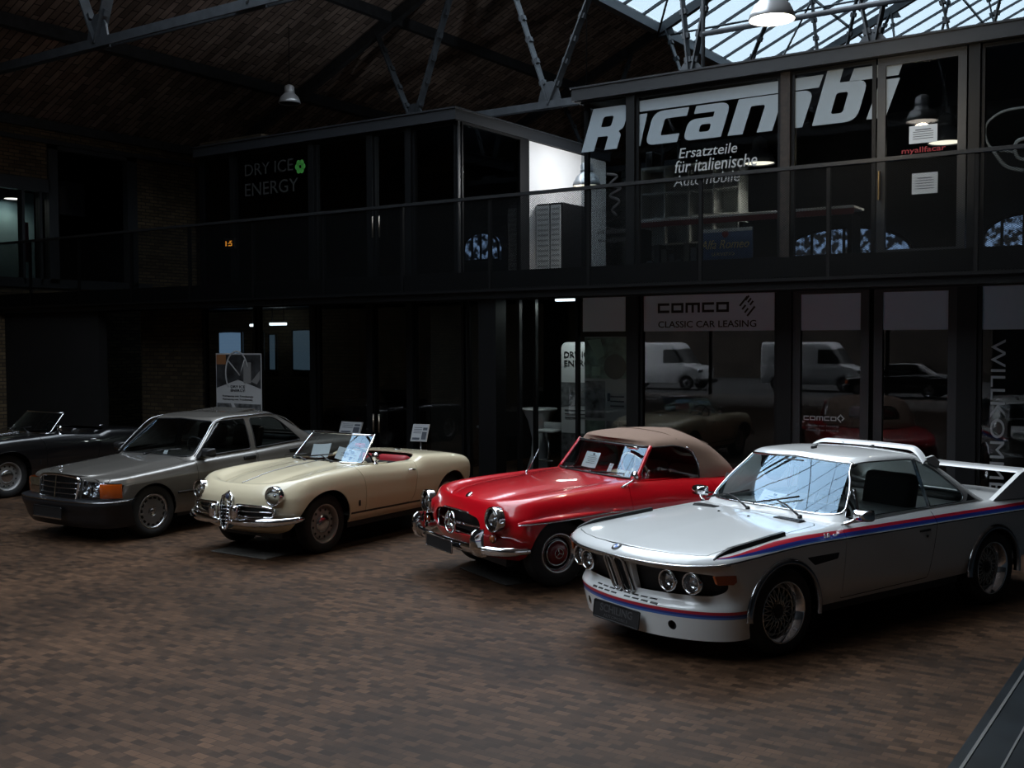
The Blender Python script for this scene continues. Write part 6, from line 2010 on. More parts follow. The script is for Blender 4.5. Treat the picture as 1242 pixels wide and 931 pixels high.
def BROW_ROWS(x0, x1, zc, s):
    out = []
    n = 36
    for i in range(n + 1):
        t = i / n
        x = x0 + (x1 - x0) * t
        y = float(np.interp(x, [-3.3, -2.4, -1.5, -.6, .1, .5, .62], [.76, .868, .855, .856, .868, .846, .80])) - .006
        k = math.sin(math.pi * min(1, t * 1.15 + .02) ** .8) if t < .85 else max(0.02, (1 - t) / .15 * .55)
        k = max(.03, min(1, k))
        z = zc + .045 * t
        out.append([None, None, None, None, Vector((x, s * (y + .046 * k), z - .012))])
    return out
for s in (-1, 1):
    brow(.50, -.72, .640, s); brow(-1.98, -3.0, .655, s)
# headlights with deep chrome rims, indicators
for s in (-1, 1):
    headlight(cabrio, (.672, s * .672, .672), .098, (1, s * .06, .03), bez=.020, depth=.07, bulge=.035)
    b = BM(); lathe(b, [(.034, -.02), (.034, .004), (.028, .014), (0, .018)], 20, to_axis((1, s * .35, -.1), (.655, s * .655, .495))); ip = obj('indicator', b, M_AMBER_D, cabrio, smooth=True)
    b = BM(); lathe(b, [(.036, -.005), (.043, .0), (.036, .008)], 20, to_axis((1, s * .35, -.1), (.655, s * .655, .495))); obj('bezel', b, M_CHROME, ip, smooth=True)
# grille: chrome rim, bar, big ring badge with three-pointed arms
def GP_(y, z, d=0.0): return Vector((.705 - abs(y) ** 2 * .36 + d + (z - .56) * -.10, y, z))
full = [p for p in GR if p[0] > 0]
outl = [(p[0], p[1]) for p in full] + [(-p[0], p[1]) for p in full[::-1]]
b = BM(); tube(b, [GP_(*p, .004) for p in outl], .009, 8, closed=True); gs = obj('grille_frame', b, M_CHROME_D, cabrio, smooth=True)
b = BM(); b.faces.new([b.verts.new(GP_(p[0], p[1], -.10)) for p in outl]); obj('grille_back', b, M_BLACK, gs)
b = BM(); tube(b, [GP_(y, .565, -.015) for y in np.linspace(-.44, .44, 20)], .013, 8); obj('grille_bar', b, M_CHROME, gs, smooth=True)
b = BM()
MS = to_axis((1, 0, .05), (.742, 0, .562))
tube(b, [MS @ Vector((.098 * math.cos(a), .098 * math.sin(a), 0)) for a in np.linspace(0, 2*math.pi, 40, endpoint=False)], .012, 10, closed=True)
# arms: local axes found from the matrix so that one arm points up
up = MS.inverted().to_3x3() @ Vector((0, 0, 1)); a0 = math.atan2(up.y, up.x)
for k in range(3):
    a = a0 + 2 * math.pi * k / 3
    tube(b, [MS @ Vector((0, 0, .008)), MS @ Vector((.098 * math.cos(a), .098 * math.sin(a), 0))], [.020, .004], 8)
obj('ring_badge', b, M_CHROME, gs, smooth=True)
b = BM(); lathe(b, [(0, .010), (.024, .009), (.034, .005), (.038, 0)], 24, to_axis((.55, 0, .83), (.538, 0, .812))); eb = obj('nose_badge', b, M_CHROME_D, cabrio, smooth=True)
# bumper, overriders, plate
path = curve_pts([(.40, -.875, .395), (.60, -.80, .395), (.735, -.62, .395), (.79, -.3, .395), (.80, 0, .395), (.79, .3, .395), (.735, .62, .395), (.60, .80, .395), (.40, .875, .395)], 50)
b = BM(); tube(b, path, [.043 if 2 < i < 47 else .034 for i in range(50)], 12, flat=((1, 0, 0), .6)); obj('front_bumper', b, M_CHROME, cabrio, smooth=True)
for s in (-1, 1):
    b = BM()
    sec = []
    for z, d, w_ in ((.335, .0, .030), (.36, .035, .032), (.43, .055, .028), (.50, .055, .024), (.56, .045, .020), (.585, .02, .015)):
        sec.append([b.verts.new((.735 + q[0] * (.5 * d + .035) + d, s * .60 + q[1] * w_, z)) for q in ((-1, -1), (.6, -1), (1, -.5), (1, .5), (.6, 1), (-1, 1))])
    for a, c in zip(sec[:-1], sec[1:]):
        for i in range(6): b.faces.new((a[i], a[(i+1) % 6], c[(i+1) % 6], c[i]))
    b.faces.new(sec[0]); b.faces.new(sec[-1][::-1])
    bmesh.ops.recalc_face_normals(b, faces=b.faces)
    obj('overrider', b, M_CHROME, cabrio, smooth=True, angle=50)
Mp = Matrix.Translation((.852, -.0, .375)) @ Matrix(((0, 0, 1, 0), (1, 0, 0, 0), (0, 1, 0, 0), (0, 0, 0, 1)))
plate(cabrio, None, .53, .115, None, Mp, mf=M_CHROME_D)
# windscreen in red pillars
def wsS(s, t):
    hw_ = .665 - .065 * t
    return Vector((-.885 - .215 * t + .10 * (1 - s * s) - .05 * abs(s) ** 4 , s * hw_, .930 + .292 * t + .012 * (1 - s * s)))
obj('windscreen', patch(wsS, 20, 8), M_SCREEN, cabrio, smooth=True)
for s in (-1, 1):
    b = BM(); tube(b, [wsS(s, t) + Vector((-.012, s * .010, 0)) for t in np.linspace(-.08, 1.02, 8)], .020, 8)
    obj('windscreen_pillar', b, M_RED, cabrio, smooth=True)
for nm, t_ in (('windscreen_header', 1.0), ('windscreen_rubber', 0.0)):
    b = BM(); tube(b, [wsS(s, t_) for s in np.linspace(-1, 1, 25)], .012, 8)
    if t_ == 0.0:
        pass
    obj(nm, b, M_TRIMBLK, cabrio, smooth=True)
wiper(cabrio, (-.80, .10, .950), (-.83, .30, .960), (-.84, .42, .972), (-.10, 1, .03), L=.34)
wiper(cabrio, (-.80, -.34, .950), (-.83, -.16, .965), (-.84, -.06, .972), (-.02, 1, .03), L=.34)
# fabric hood
def RH(xn, Ln, pn, xt, Lt, pt, w, z): return ring(xn, Ln, pn, xt, Lt, pt, w, z, ns=60)
topS = [
 RH(-1.02, .10, 3.2, -2.56, .55, 2.1, [(-1,.67),(-1.7,.70),(-2.6,.60)], [(-1,.90),(-2.6,.875)]),
 RH(-1.07, .10, 3.2, -2.50, .55, 2.1, [(-1,.655),(-1.7,.69),(-2.6,.60)], [(-1,.98),(-2.6,.95)]),
 RH(-1.10, .10, 3.0, -2.37, .55, 2.1, [(-1,.635),(-1.7,.66),(-2.6,.58)], [(-1,1.10),(-2.5,1.06)]),
 RH(-1.115, .10, 3.0, -2.20, .52, 2.1, [(-1,.615),(-1.7,.625),(-2.6,.55)], [(-1,1.195),(-1.6,1.20),(-2.3,1.17)]),
 RH(-1.115, .12, 2.6, -2.06, .50, 2.1, [(-1,.585),(-1.7,.58),(-2.6,.50)], [(-1,1.232),(-1.3,1.262),(-1.7,1.265),(-2.2,1.232)]),
 RH(-1.105, .12, 2.5, -1.96, .48, 2.1, [(-1,.53),(-1.7,.50),(-2.6,.42)], [(-1,1.245),(-1.3,1.298),(-1.7,1.306),(-2.1,1.272)]),
 RH(-1.09, .12, 2.4, -1.90, .46, 2.1, [(-1,.38),(-1.7,.36),(-2.6,.3)], [(-1,1.252),(-1.3,1.324),(-1.7,1.336),(-2.1,1.296)]),
 RH(-1.08, .12, 2.4, -1.88, .46, 2.1, .18, [(-1,1.256),(-1.3,1.338),(-1.7,1.350),(-2.1,1.308)]),
 RH(-1.08, .12, 2.4, -1.88, .46, 2.1, 0.0, [(-1,1.256),(-1.3,1.342),(-1.7,1.354),(-2.1,1.312)]),
]
gt = grid_bm(loft(topS, 8))
SWS = smooth_poly([(-1.00, .86), (-1.135, 1.215), (-1.48, 1.222), (-1.64, 1.175), (-1.715, 1.03), (-1.715, .86)], [0, .02, .12, .10, .06, 0])
sideS = split(gt, cut(gt, SWS, 'xz', lambda c, n: c.y > .35 and n.y > .2))
split(gt, cut(gt, [(-1.05, -.02), (-1.05, .70), (-1.13, .70), (-1.13, -.02)], 'xy', lambda c, n: c.z < 1.235)).free()
split(gt, cut(gt, [(-.02, .80), (.8, .80), (.8, 1.228), (-.02, 1.228)], 'yz', lambda c, n: n.x > .2 and c.x > -1.25)).free()
RWS = smooth_poly([(-.02, 1.0), (.36, 1.0), (.40, 1.04), (.36, 1.17), (.30, 1.20), (-.02, 1.21)], [0, .03, .03, .04, .03, 0])
rearS = split(gt, cut(gt, RWS, 'yz', lambda c, n: n.x < -.1 and c.x < -1.8))
mirrored(rearS); obj('rear_window', rearS, M_CARGLASS, cabrio, smooth=True)
e1 = sideS.copy(); trim_of(e1, .008, 'window_seal', M_TRIMBLK, cabrio, minlen=.4); e2 = flipped(e1); trim_of(e2, .008, 'window_seal', M_TRIMBLK, cabrio, minlen=.4); e1.free(); e2.free()
obj('side_window', flipped(sideS), M_CARGLASS, cabrio, smooth=True); obj('side_window', sideS, M_CARGLASS, cabrio, smooth=True)
thicken(gt, .02); mirrored(gt)
top_ = obj('fabric_hood', gt, M_BEIGE, cabrio, smooth=True, angle=60, label='beige fabric hood, closed')
for x_ in (-1.45, -1.86):   # seams across the hood
    pts = []
    GH = loft(topS, 8).reshape(-1, 3)
    for y in np.linspace(-.56, .56, 29):
        d = (GH[:, 0] - (x_ - .10 * (abs(y) / .56) ** 2)) ** 2 + (GH[:, 1] - abs(y)) ** 2 + np.where(GH[:, 2] > 1.2, 0, 9)
        i = int(np.argmin(d)); pts.append((GH[i, 0], y, GH[i, 2] + .002))
    pts = curve_pts(resample(pts, 9), 30)
    b = BM(); tube(b, pts, .005, 6); obj('hood_seam', b, mat('beige_seam', (.14, .09, .066), .9), top_, smooth=True)
for s in (-1, 1):
    b = BM(); tube(b, [(-1.722, s * .70, .875), (-1.722, s * .675, 1.03), (-1.66, s * .645, 1.165), (-1.60, s * .632, 1.20)], .007, 6); obj('window_strip', b, M_CHROME, cabrio, smooth=True)
# chrome hood catch, door mirror, handle, aerial
b = BM(); rbox(b, (-1.03, .44, 1.205), (-1.00, .60, 1.232), .008, 2); obj('header_catch', b, M_CHROME, cabrio, smooth=True)
b = BM()
tube(b, [(-.70, .755, .872), (-.82, .765, .925), (-.86, .76, .955)], [.012, .008, .009], 8)
lathe(b, [(0, -.04), (.025, -.034), (.046, -.014), (.054, .006), (.048, .012), (0, .010)], 22, to_axis((-1, .12, .12), (-.87, .745, .968)))
obj('door_mirror', b, M_CHROME, cabrio, smooth=True, label='round chrome mirror on a slanted stalk')
for s in (-1, 1):
    b = BM(); tube(b, [(-1.62, s * .848, .765), (-1.64, s * .878, .768), (-1.74, s * .878, .766), (-1.76, s * .848, .764)], .010, 8); obj('door_handle', b, M_CHROME, cabrio, smooth=True)
    b = BM(); rbox(b, (-3.42, s * .60 - .06, .55), (-3.34, s * .60 + .06, .70), .03, 3); obj('tail_lamp', b, M_REDL, cabrio, smooth=True)
b = BM(); tube(b, [(-.47, -.60, .89), (-.64, -.62, 1.13)], [.004, .002], 6); lathe(b, [(0, .02), (.014, .008), (.016, -.01)], 10, Matrix.Translation((-.47, -.60, .90))); obj('aerial', b, M_CHROME_D, cabrio, smooth=True)
b = BM(); tube(b, curve_pts([(-2.9, -.86, .45), (-3.3, -.75, .45), (-3.47, -.4, .45), (-3.5, 0, .45), (-3.47, .4, .45), (-3.3, .75, .45), (-2.9, .86, .45)], 30), .045, 10); obj('rear_bumper', b, M_CHROME, cabrio, smooth=True)
# cabin
b = BM(); box(b, (-3.1, -.5, .19), (.42, .5, .46)); box(b, (-2.0, -.76, .20), (-.38, .76, .34)); box(b, (-2.1, -.66, .34), (-.8, .66, .40)); obj('underbody', b, M_BLACK, cabrio)
b = BM(); rbox(b, (-1.06, -.60, .76), (-.90, .60, .905), .05, 3); rbox(b, (-1.10, .16, .84), (-.95, .52, .975), .05, 3); obj('dashboard', b, M_TAN, cabrio, smooth=True)
for s in (-1, 1): seat(cabrio, -1.52, s * .31, .40, M_TAN, h=.50, w=.50)
steering_wheel(cabrio, (-1.20, .33, .955), (-.90, 0, .42), .205, M_IVORY, tube_r=.010, spokes=2)
place_wheels(cabrio, steel_wheel(.312, .085, .178, mat('wheel_black', (.02, .012, .012), .25, 0, coat=1), mat('hub_red', (.20, .006, .012), .25, coat=1.0), M_CHROME_D, holes=0, cap_r=.112, ring_chrome=M_CHROME_D, cap_h=.045), [(0, .665), (0, -.665), (-2.40, .67), (-2.40, -.67)], .312)
w_first = [o for o in children_of(cabrio) if o.name.startswith('wheel') and not o.name.startswith('wheel_')]
for w_ in w_first:
    hc = [o for o in children_of(w_) if o.name.startswith('hub_cap')][0]
    b = BM()
    tube(b, [(.045 * math.cos(a), .085, .045 * math.sin(a)) for a in np.linspace(0, 2*math.pi, 24, endpoint=False)], .003, 5, closed=True)
    for k in range(3):
        a = math.pi/2 + 2*math.pi*k/3
        tube(b, [(0, .087, 0), (.045 * math.cos(a), .085, .045 * math.sin(a))], [.006, .002], 5)
    tube(b, [(.114 * math.cos(a), .052, .114 * math.sin(a)) for a in np.linspace(0, 2*math.pi, 40, endpoint=False)], .006, 6, closed=True)
    obj('hub_star', b, M_CHROME, w_, smooth=True)
# ================================================================ GREY-BROWN SALOON
MX, MY, MH = -11.282476, 8.002518, -1.564255
saloon = empty('saloon_car', (MX, MY, 0), MH, 'grey-brown metallic four-door saloon with amber indicators and many-holed alloy wheels', 'car')
M_SMOKE = paint('smoke_metallic', (0.21, 0.195, 0.175), metal=.55, rough=.34)
def RM(xn, Ln, pn, w, z, xt=-3.68, Lt=.35, pt=3.2):
    return ring(xn, Ln, pn, xt, Lt, pt, w, z, ns=120)
wM = lambda f, m, r: [(.8, f), (.1, m), (-.6, m), (-2.4, m), (-3.7, r)]
lowM = [
 RM(.60, .36, 2.8, wM(.76, .78, .74), [(.8,.20),(.35,.20),(-.3,.24),(-2.3,.24),(-3.7,.28)]),
 RM(.63, .36, 2.8, wM(.80, .815, .78), [(.8,.32),(.35,.32),(-.3,.33),(-2.3,.34),(-3.7,.38)]),
 RM(.665, .36, 2.8, wM(.82, .828, .80), [(.8,.47),(.35,.47),(-.3,.475),(-2.3,.49),(-3.7,.50)]),
 RM(.675, .36, 2.8, wM(.822, .832, .80), [(.8,.505),(.35,.505),(-.3,.51),(-2.3,.53),(-3.7,.54)]),
 RM(.665, .36, 2.8, wM(.825, .838, .81), [(.8,.60),(.35,.60),(-.3,.62),(-2.3,.66),(-3.7,.68)]),
 RM(.65, .36, 2.8, wM(.828, .840, .81), [(.8,.655),(.35,.662),(-.3,.695),(-1.5,.735),(-2.5,.77),(-3.7,.79)]),
 RM(.645, .36, 2.8, wM(.820, .832, .80), [(.8,.675),(.35,.683),(-.3,.715),(-1.5,.755),(-2.5,.79),(-3.7,.81)]),
 RM(.64, .36, 2.8, wM(.805, .815, .78), [(.8,.700),(.55,.708),(.35,.722),(-.3,.768),(-.7,.80),(-1.5,.825),(-2.5,.87),(-3.7,.87)]),
 RM(.635, .36, 2.8, wM(.765, .775, .74), [(.8,.716),(.55,.726),(.35,.744),(-.3,.796),(-.7,.832),(-1.5,.865),(-2.5,.915),(-3.7,.91)]),
 RM(.632, .36, 2.8, wM(.62, .66, .66), [(.8,.722),(.55,.735),(.35,.755),(-.3,.818),(-.7,.85),(-1.5,.88),(-2.5,.93),(-3.7,.93)]),
 RM(.63, .36, 2.8, wM(.50, .58, .55), [(.8,.724),(.55,.740),(.35,.765),(-.3,.832),(-.7,.866),(-1.5,.885),(-2.5,.935),(-3.7,.94)]),
 RM(.65, .34, 2.8, wM(.42, .50, .45), [(.8,.738),(.55,.758),(.35,.783),(-.3,.846),(-.7,.876),(-1.5,.89),(-2.5,.94),(-3.7,.945)]),
 RM(.67, .34, 2.8, wM(.22, .25, .22), [(.8,.758),(.55,.772),(.35,.795),(-.3,.856),(-.7,.884),(-1.5,.89),(-2.5,.94),(-3.7,.95)]),
 RM(.675, .34, 2.8, 0.0, [(.8,.763),(.55,.777),(.35,.80),(-.3,.860),(-.7,.887),(-1.5,.89),(-2.5,.94),(-3.7,.95)]),
]
GM = loft(lowM, 6)
bm = grid_bm(GM)
spM = side_pred(.45)
split(bm, cut(bm, arch(.02, .300, .338, .16), 'xz', spM)).free()
split(bm, cut(bm, arch(-2.665, .300, .338, .18), 'xz', spM)).free()
noseM = lambda c, n: c.x > .25 and n.x > .1
LAMP = [(.385, .700), (.60, .690), (.90, .672), (.90, .512), (.385, .508)]
split(bm, cut(bm, LAMP, 'yz', lambda c, n: c.x > .42 and n.x > .05)).free()
split(bm, cut(bm, [(-.02, .755), (.20, .752), (.355, .720), (.345, .49), (-.02, .485)], 'yz', noseM)).free()
hoodM = cut_out(bm, [(.66, -.02), (.655, .36), (.60, .40), (.57, .70), (.35, .735), (-.3, .742), (-.55, .735), (-.565, .3), (-.57, -.02)], 'xy', lambda c, n: n.z > .3 and c.z > .69, gap=.006)
D1 = smooth_poly([(-.625, .29), (-.625, .845), (-1.600, .892), (-1.615, .29)], [.03, 0, 0, .03])
D2 = smooth_poly([(-1.630, .29), (-1.615, .892), (-2.45, .932), (-2.37, .62), (-2.20, .42), (-2.12, .29)], [.03, 0, 0, .1, .1, .05])
d1 = cut_out(bm, D1, 'xz', lambda c, n: c.y > .66, gap=.006)
d2 = cut_out(bm, D2, 'xz', lambda c, n: c.y > .66, gap=.006)
for d_ in (d1, d2):
    thicken(d_, .012)
    obj('door', flipped(d_), M_SMOKE, saloon, smooth=True, angle=50); obj('door', d_, M_SMOKE, saloon, smooth=True, angle=50)
thicken(hoodM, .012); mirrored(hoodM); obj('bonnet', hoodM, M_SMOKE, saloon, smooth=True, angle=50)
thicken(bm, .014); mirrored(bm); obj('body', bm, M_SMOKE, saloon, smooth=True, angle=50)
# bumpers: dark plastic with apron below
def bumper(rings_, name, mats, label=None):
    g_ = grid_bm(loft([r[r[:, 0] > .36] if name == 'front_bumper' else r for r in rings_], 4))
    mirrored(g_)
    return obj(name, g_, mats, saloon, smooth=True, angle=50, label=label)
M_BUMP = mat('dark_grey_plastic', (.010, .0105, .013), .38)
def RB(xn, w, z): return ring(xn, .36, 2.8, -1.2, .3, 2.5, w, z, ns=60)
def front_piece(lst, m=4):
    L = [r[:N_NOSE + 6] for r in lst]
    return loft(L, m)
bb = grid_bm(front_piece([RB(.70, .80, .175), RB(.74, .815, .23), RB(.775, .832, .34), RB(.80, .842, .40), RB(.812, .85, .455), RB(.80, .848, .482), RB(.74, .838, .494), RB(.66, .80, .496)]))
mirrored(bb); obj('front_bumper', bb, M_BUMP, saloon, smooth=True, angle=40, label='dark grey plastic front bumper')
b = BM(); P = RB(.803, .846, .472)[:N_NOSE + 6]; tube(b, resample(np.concatenate([P[::-1] * [1, -1, 1], P[1:]]) + [.004, 0, .006], 50), .007, 6); obj('bumper_strip', b, M_CHROME_D, saloon, smooth=True)
b = grid_bm(loft([ring(.6, .3, 2.5, xt, .35, 3.2, w, z, ns=60)[-(N_TAIL + 8):] for xt, w, z in ((-3.66, .78, .25), (-3.76, .83, .38), (-3.80, .845, .47), (-3.76, .84, .50), (-3.66, .80, .51))], 4)); mirrored(b); obj('rear_bumper', b, M_BUMP, saloon, smooth=True)
Mp = Matrix.Translation((.812, -.02, .345)) @ Matrix(((0, 0, 1, 0), (1, 0, 0, 0), (0, 1, 0, 0), (0, 0, 0, 1)))
pm = plate(saloon, None, .53, .115, 'B 190', Mp, ts=.07)
[bpy.data.objects.remove(o) for o in children_of(pm) if o.name.startswith('plate_lettering')]
b = BM(); bar(b, (.828, -.29, .278), (.828, .25, .278), .012, .016); obj('plate_edge', b, M_CHROME_D, pm)
# grille
def GQ(y, z, d=0.0): return Vector((.715 - abs(y) ** 2 * .35 + d - (z - .6) * .12, y, z))
gout = [(-.345, .490), (.345, .490), (.372, .715), (.30, .742), (0, .765), (-.30, .742), (-.372, .715)]
gsm = smooth_poly(gout, [.02, .02, .04, .06, .1, .06, .04])
b = BM(); tube(b, [GQ(*p, .012) for p in gsm], .017, 8, closed=True)
gm = obj('front_grille', b, M_CHROME, saloon, smooth=True, label='chrome-framed upright grille')
b = BM(); b.faces.new([b.verts.new(GQ(p[0], p[1], -.02)) for p in gsm]); obj('grille_back', b, M_TRIMBLK, gm)
b = BM(); bar(b, GQ(0, .492, .012), GQ(0, .752, .012), .016, .012); obj('grille_bar', b, M_CHROME, gm)
for zz in (.55, .61, .67):
    b = BM(); tube(b, [GQ(y, zz, .004) for y in np.linspace(-.345, .345, 14)], .0065, 6); obj('grille_bar', b, M_CHROME_D, gm, smooth=True)
for k in range(30):
    pass
b = BM()
for k in range(-15, 16):
    if k: bar(b, GQ(k * .022, .50, -.010), GQ(k * .022, .735, -.010), .004, .004)
obj('grille_mesh', b, M_SATIN, gm)
# star on the bonnet edge
b = BM()
tube(b, [(.652 , .032 * math.cos(a), .825 + .032 * math.sin(a)) for a in np.linspace(0, 2*math.pi, 28, endpoint=False)], .0035, 6, closed=True)
for k in range(3):
    a = math.pi/2 + 2*math.pi*k/3; tube(b, [(.652, 0, .825), (.652, .032 * math.cos(a), .825 + .032 * math.sin(a))], [.006, .002], 6)
tube(b, [(.655, 0, .77), (.652, 0, .793)], .006, 6)
obj('bonnet_star', b, M_CHROME, saloon, smooth=True)
# lamp blocks
def lampx(y): return float(np.interp(y, [.38, .50, .62, .70, .77, .81, .835], [.668, .655, .632, .605, .555, .50, .43]))
for s in (-1, 1):
    for nm, ya, yb, mm, lab in (('headlight', .388, .665, M_REFL, None), ('indicator', .670, .832, M_AMBER, 'amber indicator wrapped round the corner')):
        ys = np.linspace(ya, yb, 10)
        zt_ = lambda y: .698 - (y - .38) * .055
        b = BM()
        if nm == 'headlight':    # back plate with two bowls
            v = [[b.verts.new((lampx(y) - .06, s * y, z)) for y in ys] for z in (.512, .69)]
            for i in range(9): b.faces.new((v[0][i], v[0][i+1], v[1][i+1], v[1][i]))
            for yc, r_ in ((.45, .050), (.575, .068)):
                lathe(b, [(r_ * 1.1, .035), (r_, .03), (r_ * .8, .0), (r_ * .3, -.02), (r_ * .22, .02), (0, .025)], 22, to_axis((1, 0, 0), (lampx(yc) - .045, s * yc, .60)))
            h_ = obj('headlight', b, M_REFL, saloon, smooth=True, angle=40)
            b = BM()
            bar(b, (lampx(.515) - .04, s * .515, .515), (lampx(.515) - .04, s * .515, .69), .02, .012); obj('lamp_divider', b, M_BUMP, h_)
            b = BM()
            v = [[b.verts.new((lampx(y) + .004, s * y, z)) for y in ys] for z in (.512, .53)] + [[b.verts.new((lampx(y) + .008, s * y, zt_(y) - .02)) for y in ys], [b.verts.new((lampx(y), s * y, zt_(y))) for y in ys]]
            for r0, r1 in zip(v[:-1], v[1:]):
                for i in range(9): f = b.faces.new((r0[i], r0[i+1], r1[i+1], r1[i]))
            obj('lens', b, M_LENS, h_, smooth=True)
        else:
            v = [[b.verts.new((lampx(y) + d, s * y, z if z < .6 else zt_(y) + e)) for y in ys] for z, d, e in ((.514, -.004, 0), (.524, .005, 0), (.7, .008, -.012), (.7, 0, 0))]
            for r0, r1 in zip(v[:-1], v[1:]):
                for i in range(9): f = b.faces.new((r0[i], r0[i+1], r1[i+1], r1[i]))
            obj('indicator', b, M_AMBER, saloon, smooth=True, label=lab)
# side rubbing strip with bright insert
for s in (-1, 1):
    for xa, xb in ((-.33, -.615), (-.635, -1.605), (-1.640, -2.30)):
        b = BM(); rbox(b, (xb, s * .833 - .010, .470 + .005), (xa, s * .833 + .010, .500), .006, 2); st = obj('rubbing_strip', b, M_BUMP, saloon, smooth=True)
        b = BM(); bar(b, (xa - .01, s * .844, .492), (xb + .01, s * .844, .492), .005, .008); obj('bright_insert', b, M_CHROME_D, st)
# glasshouse
def RG(xn, Ln, pn, xt, Lt, pt, w, z): return ring(xn, Ln, pn, xt, Lt, pt, w, z, ns=90)
topM = [
 RG(-.50, .20, 2.8, -2.98, .30, 2.8, .755, [(-.5,.80),(-1.5,.84),(-3,.90)]),
 RG(-.56, .20, 2.8, -2.92, .32, 2.8, .742, [(-.5,.848),(-1.5,.882),(-2.5,.935),(-3,.955)]),
 RG(-.735, .20, 2.8, -2.74, .34, 2.7, .700, [(-.5,1.00),(-3,1.07)]),
 RG(-.90, .20, 2.7, -2.56, .36, 2.6, .652, [(-.5,1.145),(-3,1.18)]),
 RG(-1.03, .20, 2.6, -2.40, .38, 2.5, .606, [(-1,1.262),(-2.5,1.272)]),
 RG(-1.075, .20, 2.5, -2.33, .38, 2.4, .588, [(-1,1.292),(-1.5,1.312),(-2.0,1.315),(-2.5,1.288)]),
 RG(-1.10, .20, 2.4, -2.28, .38, 2.4, .545, [(-1,1.305),(-1.5,1.338),(-2.0,1.338),(-2.5,1.302)]),
 RG(-1.11, .20, 2.4, -2.25, .38, 2.4, .40, [(-1.1,1.312),(-1.5,1.352),(-2.0,1.352),(-2.5,1.31)]),
 RG(-1.115, .20, 2.4, -2.24, .38, 2.4, .2, [(-1.1,1.315),(-1.5,1.360),(-2.0,1.36),(-2.5,1.315)]),
 RG(-1.115, .20, 2.4, -2.24, .38, 2.4, 0., [(-1.1,1.316),(-1.5,1.362),(-2.0,1.362),(-2.5,1.316)]),
]
gt = grid_bm(loft(topM, 8))
W1 = smooth_poly([(-.70, .868), (-1.135, 1.262), (-1.20, 1.278), (-1.575, 1.282), (-1.565, .900)], [.02, .05, .05, .03, .03])
W2 = smooth_poly([(-1.655, .905), (-1.668, 1.283), (-2.05, 1.280), (-2.17, 1.225), (-2.455, .960), (-2.42, .945)], [.03, .03, .10, .08, .03, .03])
gl1 = split(gt, cut(gt, W1, 'xz', lambda c, n: c.y > .45 and n.y > .3)); gl2 = split(gt, cut(gt, W2, 'xz', lambda c, n: c.y > .45 and n.y > .3))
WSM = smooth_poly([(-.02, .885), (.55, .872), (.655, .880), (.672, .91), (.575, 1.225), (.535, 1.272), (-.02, 1.296)], [0, .02, .05, .05, .06, .06, 0])
scM = split(gt, cut(gt, WSM, 'yz', lambda c, n: n.x > .25 and c.x > -1.25))
RWM = smooth_poly([(-.02, .99), (.60, .985), (.64, 1.02), (.53, 1.25), (.49, 1.275), (-.02, 1.288)], [0, .04, .04, .05, .05, 0])
rwM = split(gt, cut(gt, RWM, 'yz', lambda c, n: n.x < -.2 and c.x < -2.1))
mirrored(scM); mirrored(rwM); smooth_screen(scM); smooth_screen(rwM)
e1 = scM.copy(); trim_of(e1, .010, 'windscreen_seal', M_TRIMBLK, saloon, minlen=1.0); e1.free()
for g_ in (gl1, gl2):
    e1 = g_.copy(); trim_of(e1, .009, 'window_trim', M_TRIMBLK, saloon, minlen=.5); e2 = flipped(e1); trim_of(e2, .009, 'window_trim', M_TRIMBLK, saloon, minlen=.5); e1.free(); e2.free()
    obj('side_window', flipped(g_), M_CARGLASS, saloon, smooth=True); obj('side_window', g_, M_CARGLASS, saloon, smooth=True)
obj('windscreen', scM, M_SCREEN, saloon, smooth=True); obj('rear_window', rwM, M_CARGLASS, saloon, smooth=True)
thicken(gt, .012); mirrored(gt)
obj('roof', gt, M_SMOKE, saloon, smooth=True, angle=50)
for s in (-1, 1):   # rain gutter and pillar strips
    b = BM(); tube(b, curve_pts([(-.66, s * .735, .88), (-.90, s * .668, 1.12), (-1.08, s * .612, 1.272), (-1.25, s * .596, 1.306), (-1.6, s * .592, 1.318), (-2.05, s * .590, 1.315), (-2.28, s * .595, 1.26), (-2.60, s * .66, 1.03)], 40), .008, 6); obj('rain_gutter', b, M_CHROME_D, saloon, smooth=True)
    b = BM(); bar(b, (-2.26, s * .660, 1.10), (-2.20, s * .628, 1.20), .012, .02); obj('window_post', b, M_TRIMBLK, saloon)
b = BM(); prism(b, [(-1.52, 1.352), (-1.98, 1.385), (-1.98, 1.37), (-1.52, 1.345)], 'y', -.38, .38); obj('sunroof', b, M_SMOKE, saloon)
